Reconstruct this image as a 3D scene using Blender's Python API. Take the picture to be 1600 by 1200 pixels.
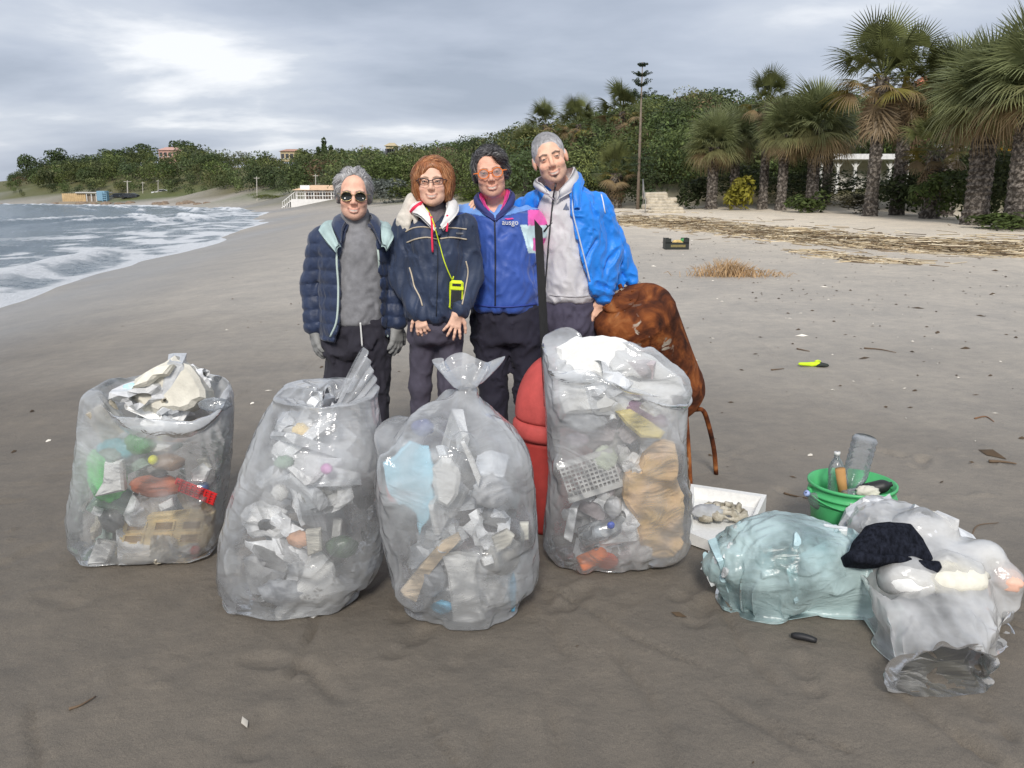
import bpy, math, random, time
import numpy as np
from mathutils import Vector, Matrix
from mathutils.bvhtree import BVHTree

# ---------------------------------------------------------------- scene, camera, sky, sun, exposure
for o in list(bpy.data.objects):
    bpy.data.objects.remove(o)
SC = bpy.context.scene
COL = SC.collection
CAM_H, PITCH, FPX = 1.55, math.radians(12.9), 1300.0
cam_d = bpy.data.cameras.new('camera')
cam_d.lens = FPX / 1600 * 36.0
cam_d.sensor_width = 36.0
cam_d.clip_start = 0.05
cam_d.clip_end = 3000
cam = bpy.data.objects.new('camera', cam_d)
COL.objects.link(cam)
cam.location = (0, 0, CAM_H)
cam.rotation_euler = (math.pi / 2 - PITCH, 0, 0)
SC.camera = cam

SUN_EL, SUN_AZ = math.radians(36), math.radians(184)     # azimuth clockwise from +Y: almost straight behind the camera
sun_d = bpy.data.lights.new('sun', 'SUN')
sun_d.energy = 2.8
sun_d.angle = math.radians(12)
sun_d.color = (1.0, 0.95, 0.88)
sun = bpy.data.objects.new('sun', sun_d)
COL.objects.link(sun)
sdir = Vector((math.sin(SUN_AZ) * math.cos(SUN_EL), math.cos(SUN_AZ) * math.cos(SUN_EL), math.sin(SUN_EL)))
sun.rotation_euler = sdir.to_track_quat('Z', 'Y').to_euler()
sun.location = (-1, -12, 10)

W = bpy.data.worlds.new('World')
SC.world = W
W.use_nodes = True
nt = W.node_tree
for n in list(nt.nodes):
    nt.nodes.remove(n)
def wn(t, **k):
    n = nt.nodes.new(t)
    for a, b in k.items():
        setattr(n, a, b)
    return n
L = nt.links.new
sky = wn('ShaderNodeTexSky', sky_type='NISHITA', sun_disc=False)
sky.sun_elevation, sky.sun_rotation = SUN_EL, SUN_AZ
sky.dust_density = 2.0
bg1 = wn('ShaderNodeBackground'); bg1.inputs['Strength'].default_value = 0.10
L(sky.outputs[0], bg1.inputs['Color'])
tc = wn('ShaderNodeTexCoord')
sep = wn('ShaderNodeSeparateXYZ'); L(tc.outputs['Generated'], sep.inputs[0])
mx = wn('ShaderNodeMath', operation='MAXIMUM'); L(sep.outputs['Z'], mx.inputs[0]); mx.inputs[1].default_value = 0.0
ad = wn('ShaderNodeMath', operation='ADD'); L(mx.outputs[0], ad.inputs[0]); ad.inputs[1].default_value = 0.22
dx = wn('ShaderNodeMath', operation='DIVIDE'); L(sep.outputs['X'], dx.inputs[0]); L(ad.outputs[0], dx.inputs[1])
dy = wn('ShaderNodeMath', operation='DIVIDE'); L(sep.outputs['Y'], dy.inputs[0]); L(ad.outputs[0], dy.inputs[1])
cx = wn('ShaderNodeCombineXYZ'); L(dx.outputs[0], cx.inputs[0]); L(dy.outputs[0], cx.inputs[1])
mp = wn('ShaderNodeMapping'); L(cx.outputs[0], mp.inputs[0])
mp.inputs['Rotation'].default_value = (0, 0, 0.085); mp.inputs['Location'].default_value = (-3.421, 5.733, 0)
mp.inputs['Scale'].default_value = (0.62, 1.0, 1)
n1 = wn('ShaderNodeTexNoise'); n1.inputs['Scale'].default_value = 1.25; n1.inputs['Detail'].default_value = 7
n1.inputs['Roughness'].default_value = 0.52; n1.inputs['Distortion'].default_value = 0.25
L(mp.outputs[0], n1.inputs['Vector'])
r1 = wn('ShaderNodeValToRGB'); L(n1.outputs['Fac'], r1.inputs[0])
e = r1.color_ramp.elements
e[0].position = 0.34; e[0].color = (0.34, 0.385, 0.47, 1)
e[1].position = 0.64; e[1].color = (0.83, 0.845, 0.875, 1)
m_ = e.new(0.47); m_.color = (0.45, 0.495, 0.585, 1)
m_ = e.new(0.56); m_.color = (0.55, 0.59, 0.665, 1)
bg2 = wn('ShaderNodeBackground'); bg2.inputs['Strength'].default_value = 1.24
L(r1.outputs[0], bg2.inputs['Color'])
mixw = wn('ShaderNodeMixShader'); mixw.inputs[0].default_value = 0.90
L(bg1.outputs[0], mixw.inputs[1]); L(bg2.outputs[0], mixw.inputs[2])
wo = wn('ShaderNodeOutputWorld'); L(mixw.outputs[0], wo.inputs['Surface'])

SC.view_settings.view_transform = 'Standard'
SC.view_settings.look = 'None'
SC.view_settings.exposure = 0.0
SC.view_settings.gamma = 1.0
SC.view_settings.use_curve_mapping = False
SC.render.engine = 'CYCLES'
SC.cycles.use_denoising = True
SC.cycles.max_bounces = 10
SC.cycles.transparent_max_bounces = 20
SC.cycles.transmission_bounces = 6
SC.cycles.glossy_bounces = 3
SC.cycles.diffuse_bounces = 5
SC.cycles.caustics_reflective = False
SC.cycles.caustics_refractive = False
SC.cycles.sample_clamp_indirect = 4.0

# ---------------------------------------------------------------- helpers: points, noise, meshes
CP, SP = math.cos(PITCH), math.sin(PITCH)
def ray(u, v):
    a, b = (u - 800) / FPX, (v - 600) / FPX
    return np.array([a, CP - b * SP, -SP - b * CP])
def at(u, v, Y):
    """world point seen at photo position u,v whose distance ahead is Y metres"""
    d = ray(u, v)
    return np.array([0, 0, CAM_H]) + d * (Y / d[1])
def ground(u, v):
    d = ray(u, v); o = np.array([0, 0, CAM_H]); t0, t = 0.5, 0.5
    while t < 500:
        p = o + d * t
        if p[2] < gq(p[0], p[1]):
            break
        t0 = t; t *= 1.02
    for _ in range(25):
        m = (t0 + t) / 2; p = o + d * m
        if p[2] < gq(p[0], p[1]): t = m
        else: t0 = m
    return o + d * t
def lin(c):
    c = np.asarray(c, float) / 255
    return np.where(c <= .04045, c / 12.92, ((c + .055) / 1.055) ** 2.4)
def A(r, g, b, k=1.3):
    """base colour whose daylit look is about the sRGB given"""
    return tuple(np.clip(lin((r, g, b)) * k, 0.004, 0.86))

def _hash(ix, iy, iz, seed):
    h = (ix.astype(np.int64) * 374761393 + iy.astype(np.int64) * 668265263 + iz.astype(np.int64) * 2147483647 + seed * 974634777) & 0x7fffffff
    h = ((h ^ (h >> 13)) * 1274126177) & 0x7fffffff
    h = h ^ (h >> 16)
    return (h & 0xffff) / 65535.0
def noise(p, seed=0):
    """smooth value noise in 0..1 at points p (...,3)"""
    p = np.asarray(p, float); i = np.floor(p).astype(np.int64); f = p - i; f = f * f * (3 - 2 * f)
    r = 0
    for dx in (0, 1):
        wx = f[..., 0] if dx else 1 - f[..., 0]
        for dy in (0, 1):
            wy = f[..., 1] if dy else 1 - f[..., 1]
            for dz in (0, 1):
                wz = f[..., 2] if dz else 1 - f[..., 2]
                r = r + wx * wy * wz * _hash(i[..., 0] + dx, i[..., 1] + dy, i[..., 2] + dz, seed)
    return r
def fbm(p, oct=3, seed=0):
    r, a, s = 0, .5, 0
    p = np.asarray(p, float)
    for k in range(oct):
        r = r + a * noise(p * 2 ** k, seed + k * 17); s += a; a *= .5
    return r / s
def nrm(v):
    v = np.asarray(v, float)
    return v / (np.linalg.norm(v, axis=-1, keepdims=True) + 1e-12)
def sstep(a, b, x):
    t = np.clip((x - a) / (b - a), 0, 1)
    return t * t * (3 - 2 * t)

def mesh(name, V, F, mat=None, smooth=True, col=None, mats=None, mi=None):
    V = np.asarray(V, np.float32).reshape(-1, 3)
    me = bpy.data.meshes.new(name)
    if isinstance(F, np.ndarray) and F.ndim == 2:
        nf, k = F.shape
        me.vertices.add(len(V)); me.vertices.foreach_set('co', V.ravel())
        me.loops.add(nf * k); me.loops.foreach_set('vertex_index', F.astype(np.int32).ravel())
        me.polygons.add(nf)
        me.polygons.foreach_set('loop_start', np.arange(0, nf * k, k, dtype=np.int32))
        me.polygons.foreach_set('loop_total', np.full(nf, k, dtype=np.int32))
        me.update(calc_edges=True)
    else:
        me.from_pydata([tuple(map(float, v)) for v in V], [], [tuple(map(int, f)) for f in F]); me.update()
    if mats:
        for m in mats: me.materials.append(m)
        if mi is not None: me.polygons.foreach_set('material_index', np.asarray(mi, np.int32))
    elif mat: me.materials.append(mat)
    if col is not None:
        c = np.ones((len(V), 4), np.float32); c[:, :3] = col
        at_ = me.color_attributes.new('Col', 'FLOAT_COLOR', 'POINT'); at_.data.foreach_set('color', c.ravel())
    if smooth: me.polygons.foreach_set('use_smooth', np.ones(len(me.polygons), bool))
    return me
def tag(o, label=None, cat=None, group=None, kind=None):
    if label: o['label'] = label
    if cat: o['category'] = cat
    if group: o['group'] = group
    if kind: o['kind'] = kind
    return o
def root(name, loc, label, cat, group=None):
    o = bpy.data.objects.new(name, None); o.empty_display_size = .1
    COL.objects.link(o); o.location = tuple(map(float, loc))
    return tag(o, label, cat, group)
def wloc(o):
    p = np.array(o.location)
    while o.parent:
        o = o.parent; p = p + np.array(o.location)
    return p
def obj(name, V, F, mat=None, parent=None, origin=None, **k):
    """mesh object from world coordinates; parents here are only moved, never turned, before their parts are made"""
    V = np.asarray(V, float).reshape(-1, 3)
    org = np.array(origin if origin is not None else (wloc(parent) if parent else (0, 0, 0)), float)
    o = bpy.data.objects.new(name, mesh(name, V - org, F, mat, **k)); COL.objects.link(o)
    if parent:
        o.parent = parent; o.location = tuple(org - wloc(parent))
    else:
        o.location = tuple(org)
    return o
def thing(name, V, F, mat, label, cat, group=None, kind=None, **k):
    V = np.asarray(V, float).reshape(-1, 3)
    org = ((V[:, 0].min() + V[:, 0].max()) / 2, (V[:, 1].min() + V[:, 1].max()) / 2, V[:, 2].min())
    return tag(obj(name, V, F, mat, None, org, **k), label, cat, group, kind)
def copy_tree(o, loc, rz=0, sc=None, label=None, parent=None):
    c = o.copy(); COL.objects.link(c)
    if parent is None:
        c.location = tuple(map(float, loc)); c.rotation_euler = (0, 0, rz)
        if sc is not None: c.scale = sc if hasattr(sc, '__len__') else (sc,) * 3
        if label: c['label'] = label
    else: c.parent = parent
    for ch in o.children: copy_tree(ch, None, parent=c)
    return c

class MB:
    """collects shapes into one mesh"""
    def __init__(s): s.v, s.f, s.n = [], [], 0
    def add(s, V, F):
        V = np.asarray(V, float).reshape(-1, 3)
        s.v.append(V); s.f += [tuple(int(i) + s.n for i in f) for f in F]; s.n += len(V); return s
    def box(s, c, d, R=None, bev=0.0):
        c = np.asarray(c, float); d = np.asarray(d, float) / 2
        V, F = rbox(d, bev)
        if R is not None: V = V @ np.asarray(R).T
        return s.add(V + c, F)
    def tube(s, P, r, n=8, cap=True, sx=1.0):
        V, F = tube(P, r, n, cap); return s.add(V, F)
    def lathe(s, c, prof, n=24, R=None, cap=True):
        V, F = lathe(prof, n, cap)
        if R is not None: V = V @ np.asarray(R).T
        return s.add(V + np.asarray(c, float), F)
    @property
    def V(s): return np.concatenate(s.v) if s.v else np.zeros((0, 3))
    def out(s): return s.V, s.f
def rbox(d, bev=0.0):
    d = np.asarray(d, float)
    sg = np.array([(x, y, z) for x in (-1, 1) for y in (-1, 1) for z in (-1, 1)], float)
    if bev <= 0:
        return sg * d, [(0, 1, 3, 2), (4, 6, 7, 5), (0, 4, 5, 1), (2, 3, 7, 6), (0, 2, 6, 4), (1, 5, 7, 3)]
    b = min(bev, d.min() * .95); V = []
    for s_ in sg:
        for a in range(3):
            p = s_ * (d - b); p[a] = s_[a] * d[a]; V.append(p)
    F = []
    idx = lambda i, a: i * 3 + a
    quads = {0: [(0, 1, 3, 2), (4, 6, 7, 5)], 1: [(0, 4, 5, 1), (2, 3, 7, 6)], 2: [(0, 2, 6, 4), (1, 5, 7, 3)]}
    for a in quads:
        for q in quads[a]: F.append(tuple(idx(i, a) for i in q))
    for i in range(8):
        for bit, ax in ((4, 0), (2, 1), (1, 2)):
            if not i & bit:
                j = i | bit; o2 = [a for a in range(3) if a != ax]
                F.append((idx(i, o2[0]), idx(j, o2[0]), idx(j, o2[1]), idx(i, o2[1])))
        F.append((idx(i, 0), idx(i, 1), idx(i, 2)))
    return np.array(V), F
def frame(d):
    d = nrm(d); h = np.array([0, 0, 1.0]) if abs(d[2]) < .9 else np.array([1.0, 0, 0])
    a = nrm(np.cross(h, d)); return a, np.cross(d, a)
def tube(P, r, n=8, cap=True):
    P = np.asarray(P, float); m = len(P); r = np.broadcast_to(np.asarray(r, float), (m,))
    T = np.gradient(P, axis=0); T = nrm(T)
    a, b = frame(T[0]); V = []
    ang = np.linspace(0, 2 * math.pi, n, endpoint=False)
    for i in range(m):
        a = nrm(a - T[i] * np.dot(a, T[i])); b = np.cross(T[i], a)
        V.append(P[i] + r[i] * (np.cos(ang)[:, None] * a + np.sin(ang)[:, None] * b))
    V = np.concatenate(V); F = []
    for i in range(m - 1):
        for j in range(n):
            k = (j + 1) % n; F.append((i * n + j, i * n + k, (i + 1) * n + k, (i + 1) * n + j))
    if cap: F.append(tuple(range(n - 1, -1, -1))); F.append(tuple(range((m - 1) * n, m * n)))
    return V, F
def lathe(prof, n=24, cap=True):
    ang = np.linspace(0, 2 * math.pi, n, endpoint=False); V = []
    for r, z in prof: V.append(np.stack([r * np.cos(ang), r * np.sin(ang), np.full(n, z)], 1))
    V = np.concatenate(V); F = []; m = len(prof)
    for i in range(m - 1):
        for j in range(n):
            k = (j + 1) % n; F.append((i * n + j, i * n + k, (i + 1) * n + k, (i + 1) * n + j))
    if cap: F.append(tuple(range(n - 1, -1, -1))); F.append(tuple(range((m - 1) * n, m * n)))
    return V, F
def rot(rx=0, ry=0, rz=0):
    return np.array(Matrix.Rotation(rz, 3, 'Z') @ Matrix.Rotation(ry, 3, 'Y') @ Matrix.Rotation(rx, 3, 'X'))
def spline(P, n):
    """smooth curve through the points P"""
    P = np.asarray(P, float); m = len(P)
    if m < 3: return np.array([P[0] + (P[-1] - P[0]) * t for t in np.linspace(0, 1, n)])
    Q = np.vstack([2 * P[0] - P[1], P, 2 * P[-1] - P[-2]]); r = []
    for t in np.linspace(0, m - 1 - 1e-9, n):
        i = int(t); f = t - i; a, b, c, d = Q[i:i + 4]
        r.append(.5 * (2 * b + (c - a) * f + (2 * a - 5 * b + 4 * c - d) * f * f + (3 * b - a - 3 * c + d) * f ** 3))
    return np.array(r)
def ribbon(P, W_, N):
    """flat strip along P, half-width vectors from N x tangent"""
    P = np.asarray(P, float); T = nrm(np.gradient(P, axis=0)); S = nrm(np.cross(np.broadcast_to(N, P.shape), T))
    w = np.broadcast_to(np.asarray(W_, float), (len(P),))[:, None]
    V = np.concatenate([P - S * w, P + S * w]); m = len(P)
    return V, [(i, i + 1, m + i + 1, m + i) for i in range(m - 1)]

# ---------------------------------------------------------------- helpers: materials
MATS = {}
def M(name, col=(.5, .5, .5), rough=.6, var=.12, scale=6.0, bump=0.0, bscale=40.0, metal=0.0, spec=.5, col2=None, attr=False,
      stretch=None, alpha=1.0, trans=0.0, sheen=0.0, detail=4.0, lo=.35, hi=.65, sss=0.0, transl=0.0, bdist=.01):
    if name in MATS: return MATS[name]
    m = bpy.data.materials.new(name); m.use_nodes = True; MATS[name] = m
    t = m.node_tree; N = t.nodes; K = t.links.new
    p = N['Principled BSDF']
    p.inputs['Roughness'].default_value = rough; p.inputs['Metallic'].default_value = metal
    p.inputs['Specular IOR Level'].default_value = spec
    p.inputs['Alpha'].default_value = alpha; p.inputs['Transmission Weight'].default_value = trans
    if sheen: p.inputs['Sheen Weight'].default_value = sheen
    if sss:
        p.inputs['Subsurface Weight'].default_value = sss; p.inputs['Subsurface Radius'].default_value = (.012, .004, .002)
        p.inputs['Subsurface Scale'].default_value = 1.0
    tc = N.new('ShaderNodeTexCoord'); vec = tc.outputs['Object']
    if stretch is not None:
        mp = N.new('ShaderNodeMapping'); mp.inputs['Scale'].default_value = stretch; K(vec, mp.inputs[0]); vec = mp.outputs[0]
    nz = N.new('ShaderNodeTexNoise'); nz.inputs['Scale'].default_value = scale; nz.inputs['Detail'].default_value = detail
    nz.inputs['Roughness'].default_value = .6; K(vec, nz.inputs['Vector'])
    c = np.array(col[:3], float)
    ramp = N.new('ShaderNodeValToRGB'); K(nz.outputs['Fac'], ramp.inputs[0])
    ramp.color_ramp.elements[0].position = lo; ramp.color_ramp.elements[1].position = hi
    if attr:
        ramp.color_ramp.elements[0].color = (1 - var,) * 3 + (1,); ramp.color_ramp.elements[1].color = (1 + var,) * 3 + (1,)
        a = N.new('ShaderNodeAttribute'); a.attribute_name = 'Col'
        mu = N.new('ShaderNodeMix'); mu.data_type = 'RGBA'; mu.blend_type = 'MULTIPLY'; mu.inputs[0].default_value = 1
        K(a.outputs['Color'], mu.inputs[6]); K(ramp.outputs[0], mu.inputs[7]); out = mu.outputs[2]
    else:
        c0 = np.clip(c * (1 - var), 0, 1); c1 = np.clip(c * (1 + var), 0, 1) if col2 is None else np.array(col2[:3])
        ramp.color_ramp.elements[0].color = (*c0, 1); ramp.color_ramp.elements[1].color = (*c1, 1); out = ramp.outputs[0]
    K(out, p.inputs['Base Color'])
    if bump:
        b2 = N.new('ShaderNodeTexNoise'); b2.inputs['Scale'].default_value = bscale; b2.inputs['Detail'].default_value = 5; K(vec, b2.inputs['Vector'])
        bp = N.new('ShaderNodeBump'); bp.inputs['Strength'].default_value = bump; bp.inputs['Distance'].default_value = bdist
        K(b2.outputs['Fac'], bp.inputs['Height']); K(bp.outputs[0], p.inputs['Normal'])
    if transl:
        tr = N.new('ShaderNodeBsdfTranslucent'); K(out, tr.inputs['Color'])
        ms = N.new('ShaderNodeMixShader'); ms.inputs[0].default_value = transl
        K(p.outputs[0], ms.inputs[1]); K(tr.outputs[0], ms.inputs[2])
        K(ms.outputs[0], N['Material Output'].inputs['Surface'])
    return m

# ---------------------------------------------------------------- helpers: solid modelling on a grid
def axis(lo, hi, fine, hf, hc):
    """grid coordinates from lo to hi, step hf inside the intervals in fine, hc elsewhere"""
    x, r = lo, [lo]
    while x < hi:
        near = min([max(a - x, x - b, 0) for a, b in fine] or [9])
        x += min(hc, hf + near * .35); r.append(x)
    return np.array(r)
class Field:
    def __init__(s, ax, ay, az):
        s.a = (np.asarray(ax), np.asarray(ay), np.asarray(az))
        s.F = np.full((len(ax), len(ay), len(az)), 1.0, np.float32)
    def sub(s, lo, hi):
        sl = []
        for a, l, h in zip(s.a, lo, hi):
            i, j = np.searchsorted(a, l), np.searchsorted(a, h)
            if i >= j: return None, None
            sl.append(slice(max(i - 1, 0), min(j + 1, len(a))))
        P = np.stack(np.meshgrid(*[a[q] for a, q in zip(s.a, sl)], indexing='ij'), -1)
        return tuple(sl), P
    def put(s, lo, hi, fn, k=.01, op='u', m=.03):
        m = m + k
        sl, P = s.sub(np.asarray(lo) - m, np.asarray(hi) + m)
        if sl is None: return
        d = fn(P); f = s.F[sl]
        if op == 'u':
            h = np.clip(.5 + .5 * (f - d) / max(k, 1e-6), 0, 1); s.F[sl] = f * (1 - h) + d * h - k * h * (1 - h)
        elif op == 's':
            d = -d; h = np.clip(.5 - .5 * (f - d) / max(k, 1e-6), 0, 1); s.F[sl] = f * (1 - h) + d * h + k * h * (1 - h)
        elif op == 'a':
            s.F[sl] = f + d
    def cone(s, a, b, ra, rb, k=.01, op='u', sq=None):
        a, b = np.asarray(a, float), np.asarray(b, float); R = max(ra, rb)
        def fn(P):
            ab = b - a; t = np.clip(((P - a) @ ab) / (ab @ ab + 1e-12), 0, 1)
            q = P - (a + t[..., None] * ab)
            if sq is not None: q = q * np.asarray(sq)
            return np.linalg.norm(q, axis=-1) - (ra + t * (rb - ra))
        s.put(np.minimum(a, b) - R * 1.6, np.maximum(a, b) + R * 1.6, fn, k, op)
    def chain(s, pts, rad, k=.01, op='u', sq=None):
        for i in range(len(pts) - 1): s.cone(pts[i], pts[i + 1], rad[i], rad[i + 1], k, op, sq)
    def ell(s, c, r, k=.01, op='u', R=None):
        c, r = np.asarray(c, float), np.asarray(r, float)
        def fn(P):
            q = P - c
            if R is not None: q = q @ np.asarray(R)
            k0 = np.linalg.norm(q / r, axis=-1); k1 = np.linalg.norm(q / (r * r), axis=-1) + 1e-9
            return k0 * (k0 - 1) / k1
        s.put(c - r.max(), c + r.max(), fn, k, op)
    def stack(s, rows, k=.01, op='u', rnd=.02, pw=2.0):
        """rows (z, cx, cy, rx, ry): a body of elliptic sections"""
        rows = np.array(sorted(map(tuple, rows))); z = rows[:, 0]
        zz = np.linspace(z[0], z[-1], 60)
        sm = [np.interp(zz, z, rows[:, i]) for i in range(1, 5)]
        ker = np.ones(5) / 5
        sm = [np.convolve(np.pad(q, 2, 'edge'), ker, 'valid') for q in sm]
        def fn(P):
            Z = P[..., 2]; cx, cy, rx, ry = [np.interp(Z, zz, q) for q in sm]
            q = ((np.abs(P[..., 0] - cx) / rx) ** pw + (np.abs(P[..., 1] - cy) / ry) ** pw) ** (1 / pw)
            d = (q - 1) * np.minimum(rx, ry) * .9
            e = np.maximum(z[0] + rnd - Z, Z - z[-1] + rnd)
            return np.where((d > -rnd) & (e > 0), np.hypot(np.maximum(d + rnd, 0), np.maximum(e, 0)) - rnd, np.maximum(d, e - rnd))
        lo = (np.min(rows[:, 1] - rows[:, 3]), np.min(rows[:, 2] - rows[:, 4]), z[0]); hi = (np.max(rows[:, 1] + rows[:, 3]), np.max(rows[:, 2] + rows[:, 4]), z[-1])
        s.put(lo, hi, fn, k, op)
    def warp(s, fn, band=.06):
        """adds fn(points) to the field near its surface"""
        I = np.where(np.abs(s.F) < band)
        P = np.stack([s.a[i][I[i]] for i in range(3)], -1)
        s.F[I] += fn(P)
    def net(s):
        F = s.F; ax, ay, az = s.a; I = (F < 0)
        c = I.astype(np.int8)
        n = c[:-1, :-1, :-1] + c[1:, :-1, :-1] + c[:-1, 1:, :-1] + c[:-1, :-1, 1:] + c[1:, 1:, :-1] + c[1:, :-1, 1:] + c[:-1, 1:, 1:] + c[1:, 1:, 1:]
        act = (n > 0) & (n < 8); i, j, k = np.where(act)
        vid = np.full(act.shape, -1, np.int64); vid[i, j, k] = np.arange(len(i))
        S = np.zeros((len(i), 3)); Cn = np.zeros(len(i))
        corners = [(0, 0, 0), (1, 0, 0), (0, 1, 0), (1, 1, 0), (0, 0, 1), (1, 0, 1), (0, 1, 1), (1, 1, 1)]
        for p in range(8):
            for q in range(p + 1, 8):
                A_, B_ = corners[p], corners[q]
                if sum(abs(x - y) for x, y in zip(A_, B_)) != 1: continue
                f0 = F[i + A_[0], j + A_[1], k + A_[2]]; f1 = F[i + B_[0], j + B_[1], k + B_[2]]
                m = (f0 < 0) != (f1 < 0)
                t = np.where(m, f0 / np.where(m, f0 - f1, 1), 0)
                pos = np.stack([ax[i + A_[0]] * (1 - t) + ax[i + B_[0]] * t, ay[j + A_[1]] * (1 - t) + ay[j + B_[1]] * t, az[k + A_[2]] * (1 - t) + az[k + B_[2]] * t], -1)
                S += np.where(m[:, None], pos, 0); Cn += m
        V = S / Cn[:, None]; Fs = []
        for axd in range(3):
            a0 = I[:-1] if axd == 0 else (I[:, :-1] if axd == 1 else I[:, :, :-1])
            a1 = I[1:] if axd == 0 else (I[:, 1:] if axd == 1 else I[:, :, 1:])
            x, y, z = np.where(a0 != a1); fl = a0[x, y, z]
            o1, o2 = [(1, 2), (2, 0), (0, 1)][axd]
            g = [x, y, z]; ok = (g[o1] > 0) & (g[o2] > 0) & (g[o1] < act.shape[o1]) & (g[o2] < act.shape[o2])
            g = [q[ok] for q in g]; fl = fl[ok]
            def cell(d1, d2):
                h = [q.copy() for q in g]; h[o1] += d1; h[o2] += d2; return vid[h[0], h[1], h[2]]
            q = np.stack([cell(-1, -1), cell(0, -1), cell(0, 0), cell(-1, 0)], 1)
            q[~fl] = q[~fl][:, ::-1]; Fs.append(q)
        Fq = np.concatenate(Fs); Fq = Fq[(Fq >= 0).all(1)]
        return V, Fq
def smooth_mesh(V, F, it=1, lam=.5):
    V = V.copy(); a = F.ravel(); b = np.roll(F, -1, 1).ravel(); i = np.concatenate([a, b]); j = np.concatenate([b, a]); m = len(V)
    n = np.bincount(i, minlength=m).astype(float)[:, None]
    for _ in range(it):
        S = np.stack([np.bincount(i, V[j, q], minlength=m) for q in range(3)], 1)
        V += lam * (S / np.maximum(n, 1) - V)
    return V
def lump(name, c, r, mat, label=None, cat=None, seed=0, amp=.25, fr=3.0, n=14, R=None, flat=0, parent=None, **k):
    """an irregular lump: a noisy ball squashed to radii r"""
    th = np.linspace(0, math.pi, n)[1:-1]; ph = np.linspace(0, 2 * math.pi, n * 2, endpoint=False)
    T, P = np.meshgrid(th, ph, indexing='ij')
    D = np.stack([np.sin(T) * np.cos(P), np.sin(T) * np.sin(P), np.cos(T)], -1).reshape(-1, 3)
    D = np.vstack([D, [[0, 0, 1], [0, 0, -1]]])
    s_ = 1 + amp * (fbm(D * fr + seed * 7.3, 3, seed) - .5) * 2
    if flat: D = np.clip(D, -flat, flat) / flat
    V = D * s_[:, None] * np.asarray(r)
    if R is not None: V = V @ np.asarray(R).T
    m = n * 2; F = []
    for i in range(len(th) - 1):
        for j in range(m): F.append((i * m + j, (i + 1) * m + j, (i + 1) * m + (j + 1) % m, i * m + (j + 1) % m))
    a = len(th) * m
    for j in range(m): F.append((a, j, (j + 1) % m)); F.append((a + 1, (len(th) - 1) * m + (j + 1) % m, (len(th) - 1) * m + j))
    if parent is not None or label is None: return obj(name, V + np.asarray(c), F, mat, parent, **k)
    return thing(name, V + np.asarray(c), F, mat, label, cat, **k)
# ---------------------------------------------------------------- terrain
SHORE = np.array([(-8.4, -60), (-8.6, -10), (-9.0, 4), (-9.9, 12), (-10.6, 17.4), (-11.8, 25), (-13, 35), (-16, 51), (-21, 75), (-29, 100), (-37, 128),
                  (-54, 150), (-78, 172), (-100, 190), (-122, 203), (-180, 240), (-420, 330)], float)
def shore_d(x, y):
    """signed distance from the waterline, positive on land"""
    x, y = np.broadcast_arrays(np.asarray(x, float), np.asarray(y, float))
    best = np.full(x.shape, 1e9); sg = np.ones(x.shape)
    for a, b in zip(SHORE[:-1], SHORE[1:]):
        e = b - a; t = np.clip(((x - a[0]) * e[0] + (y - a[1]) * e[1]) / (e @ e), 0, 1)
        qx, qy = x - a[0] - t * e[0], y - a[1] - t * e[1]; d = np.hypot(qx, qy)
        m = d < best - 1e-9
        best = np.where(m, d, best); sg = np.where(m, np.where(e[0] * qy - e[1] * qx < 0, 1.0, -1.0), sg)
    return best * sg
U_ = [-900, -300, 0, 20, 60, 120, 200, 300, 330, 450, 510, 600, 700, 780, 830, 900, 960, 1000, 1050, 1100, 1140, 1200, 1300, 1400, 1600, 2400]
VT = [292, 288, 277, 274, 258, 249, 241, 232, 237, 241, 238, 236, 227, 220, 208, 196, 176, 168, 172, 158, 165, 175, 170, 165, 160, 160]
DB = ([-900, 0, 100, 300, 440, 560, 700, 850, 1000, 1200, 1400, 1600, 2400], [240, 216, 206, 182, 140, 104, 78, 58, 50, 46, 41, 36, 28])
DR = ([-900, 0, 300, 600, 800, 1000, 1100, 1300, 1600, 2400], [320, 275, 262, 200, 135, 108, 104, 92, 78, 70])
def hill_t(x, y):
    x, y = np.broadcast_arrays(np.asarray(x, float), np.asarray(y, float))
    u = 800 + 1300 * 1.025 * x / np.maximum(y, 2.0); u = np.clip(u, -900, 2400)
    D = y; db, dr = np.interp(u, *DB), np.interp(u, *DR)
    return np.where(y > 3, (D - db) / (dr - db), -1), u, D, dr
def gz(x, y):
    x, y = np.broadcast_arrays(np.asarray(x, float), np.asarray(y, float))
    d = shore_d(x, y)
    z = np.interp(d, [-60, -8, 0, 2.5, 5, 7, 9], [-4, -1.5, -.8, -.44, -.14, -.02, 0])
    z = z + .022 * np.clip(y - 6, 0, 32) * np.clip((d - 5) / 8, 0, 1) * (1 - .6 * sstep(60, 130, y))
    t, u, D, dr = hill_t(x, y)
    tv = np.interp(u, U_, VT); zt = 1.55 + dr * (302 - tv) / 1300 / 1.03 - np.interp(u, [0, 100, 800, 1100], [2, 4.2, 4.8, 4.4])
    zt = np.maximum(zt, 1.2)
    z = z + np.where(t > 0, (zt - z) * np.sin(np.clip(t, 0, 1) * math.pi / 2) ** 1.2, 0)
    return z
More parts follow.
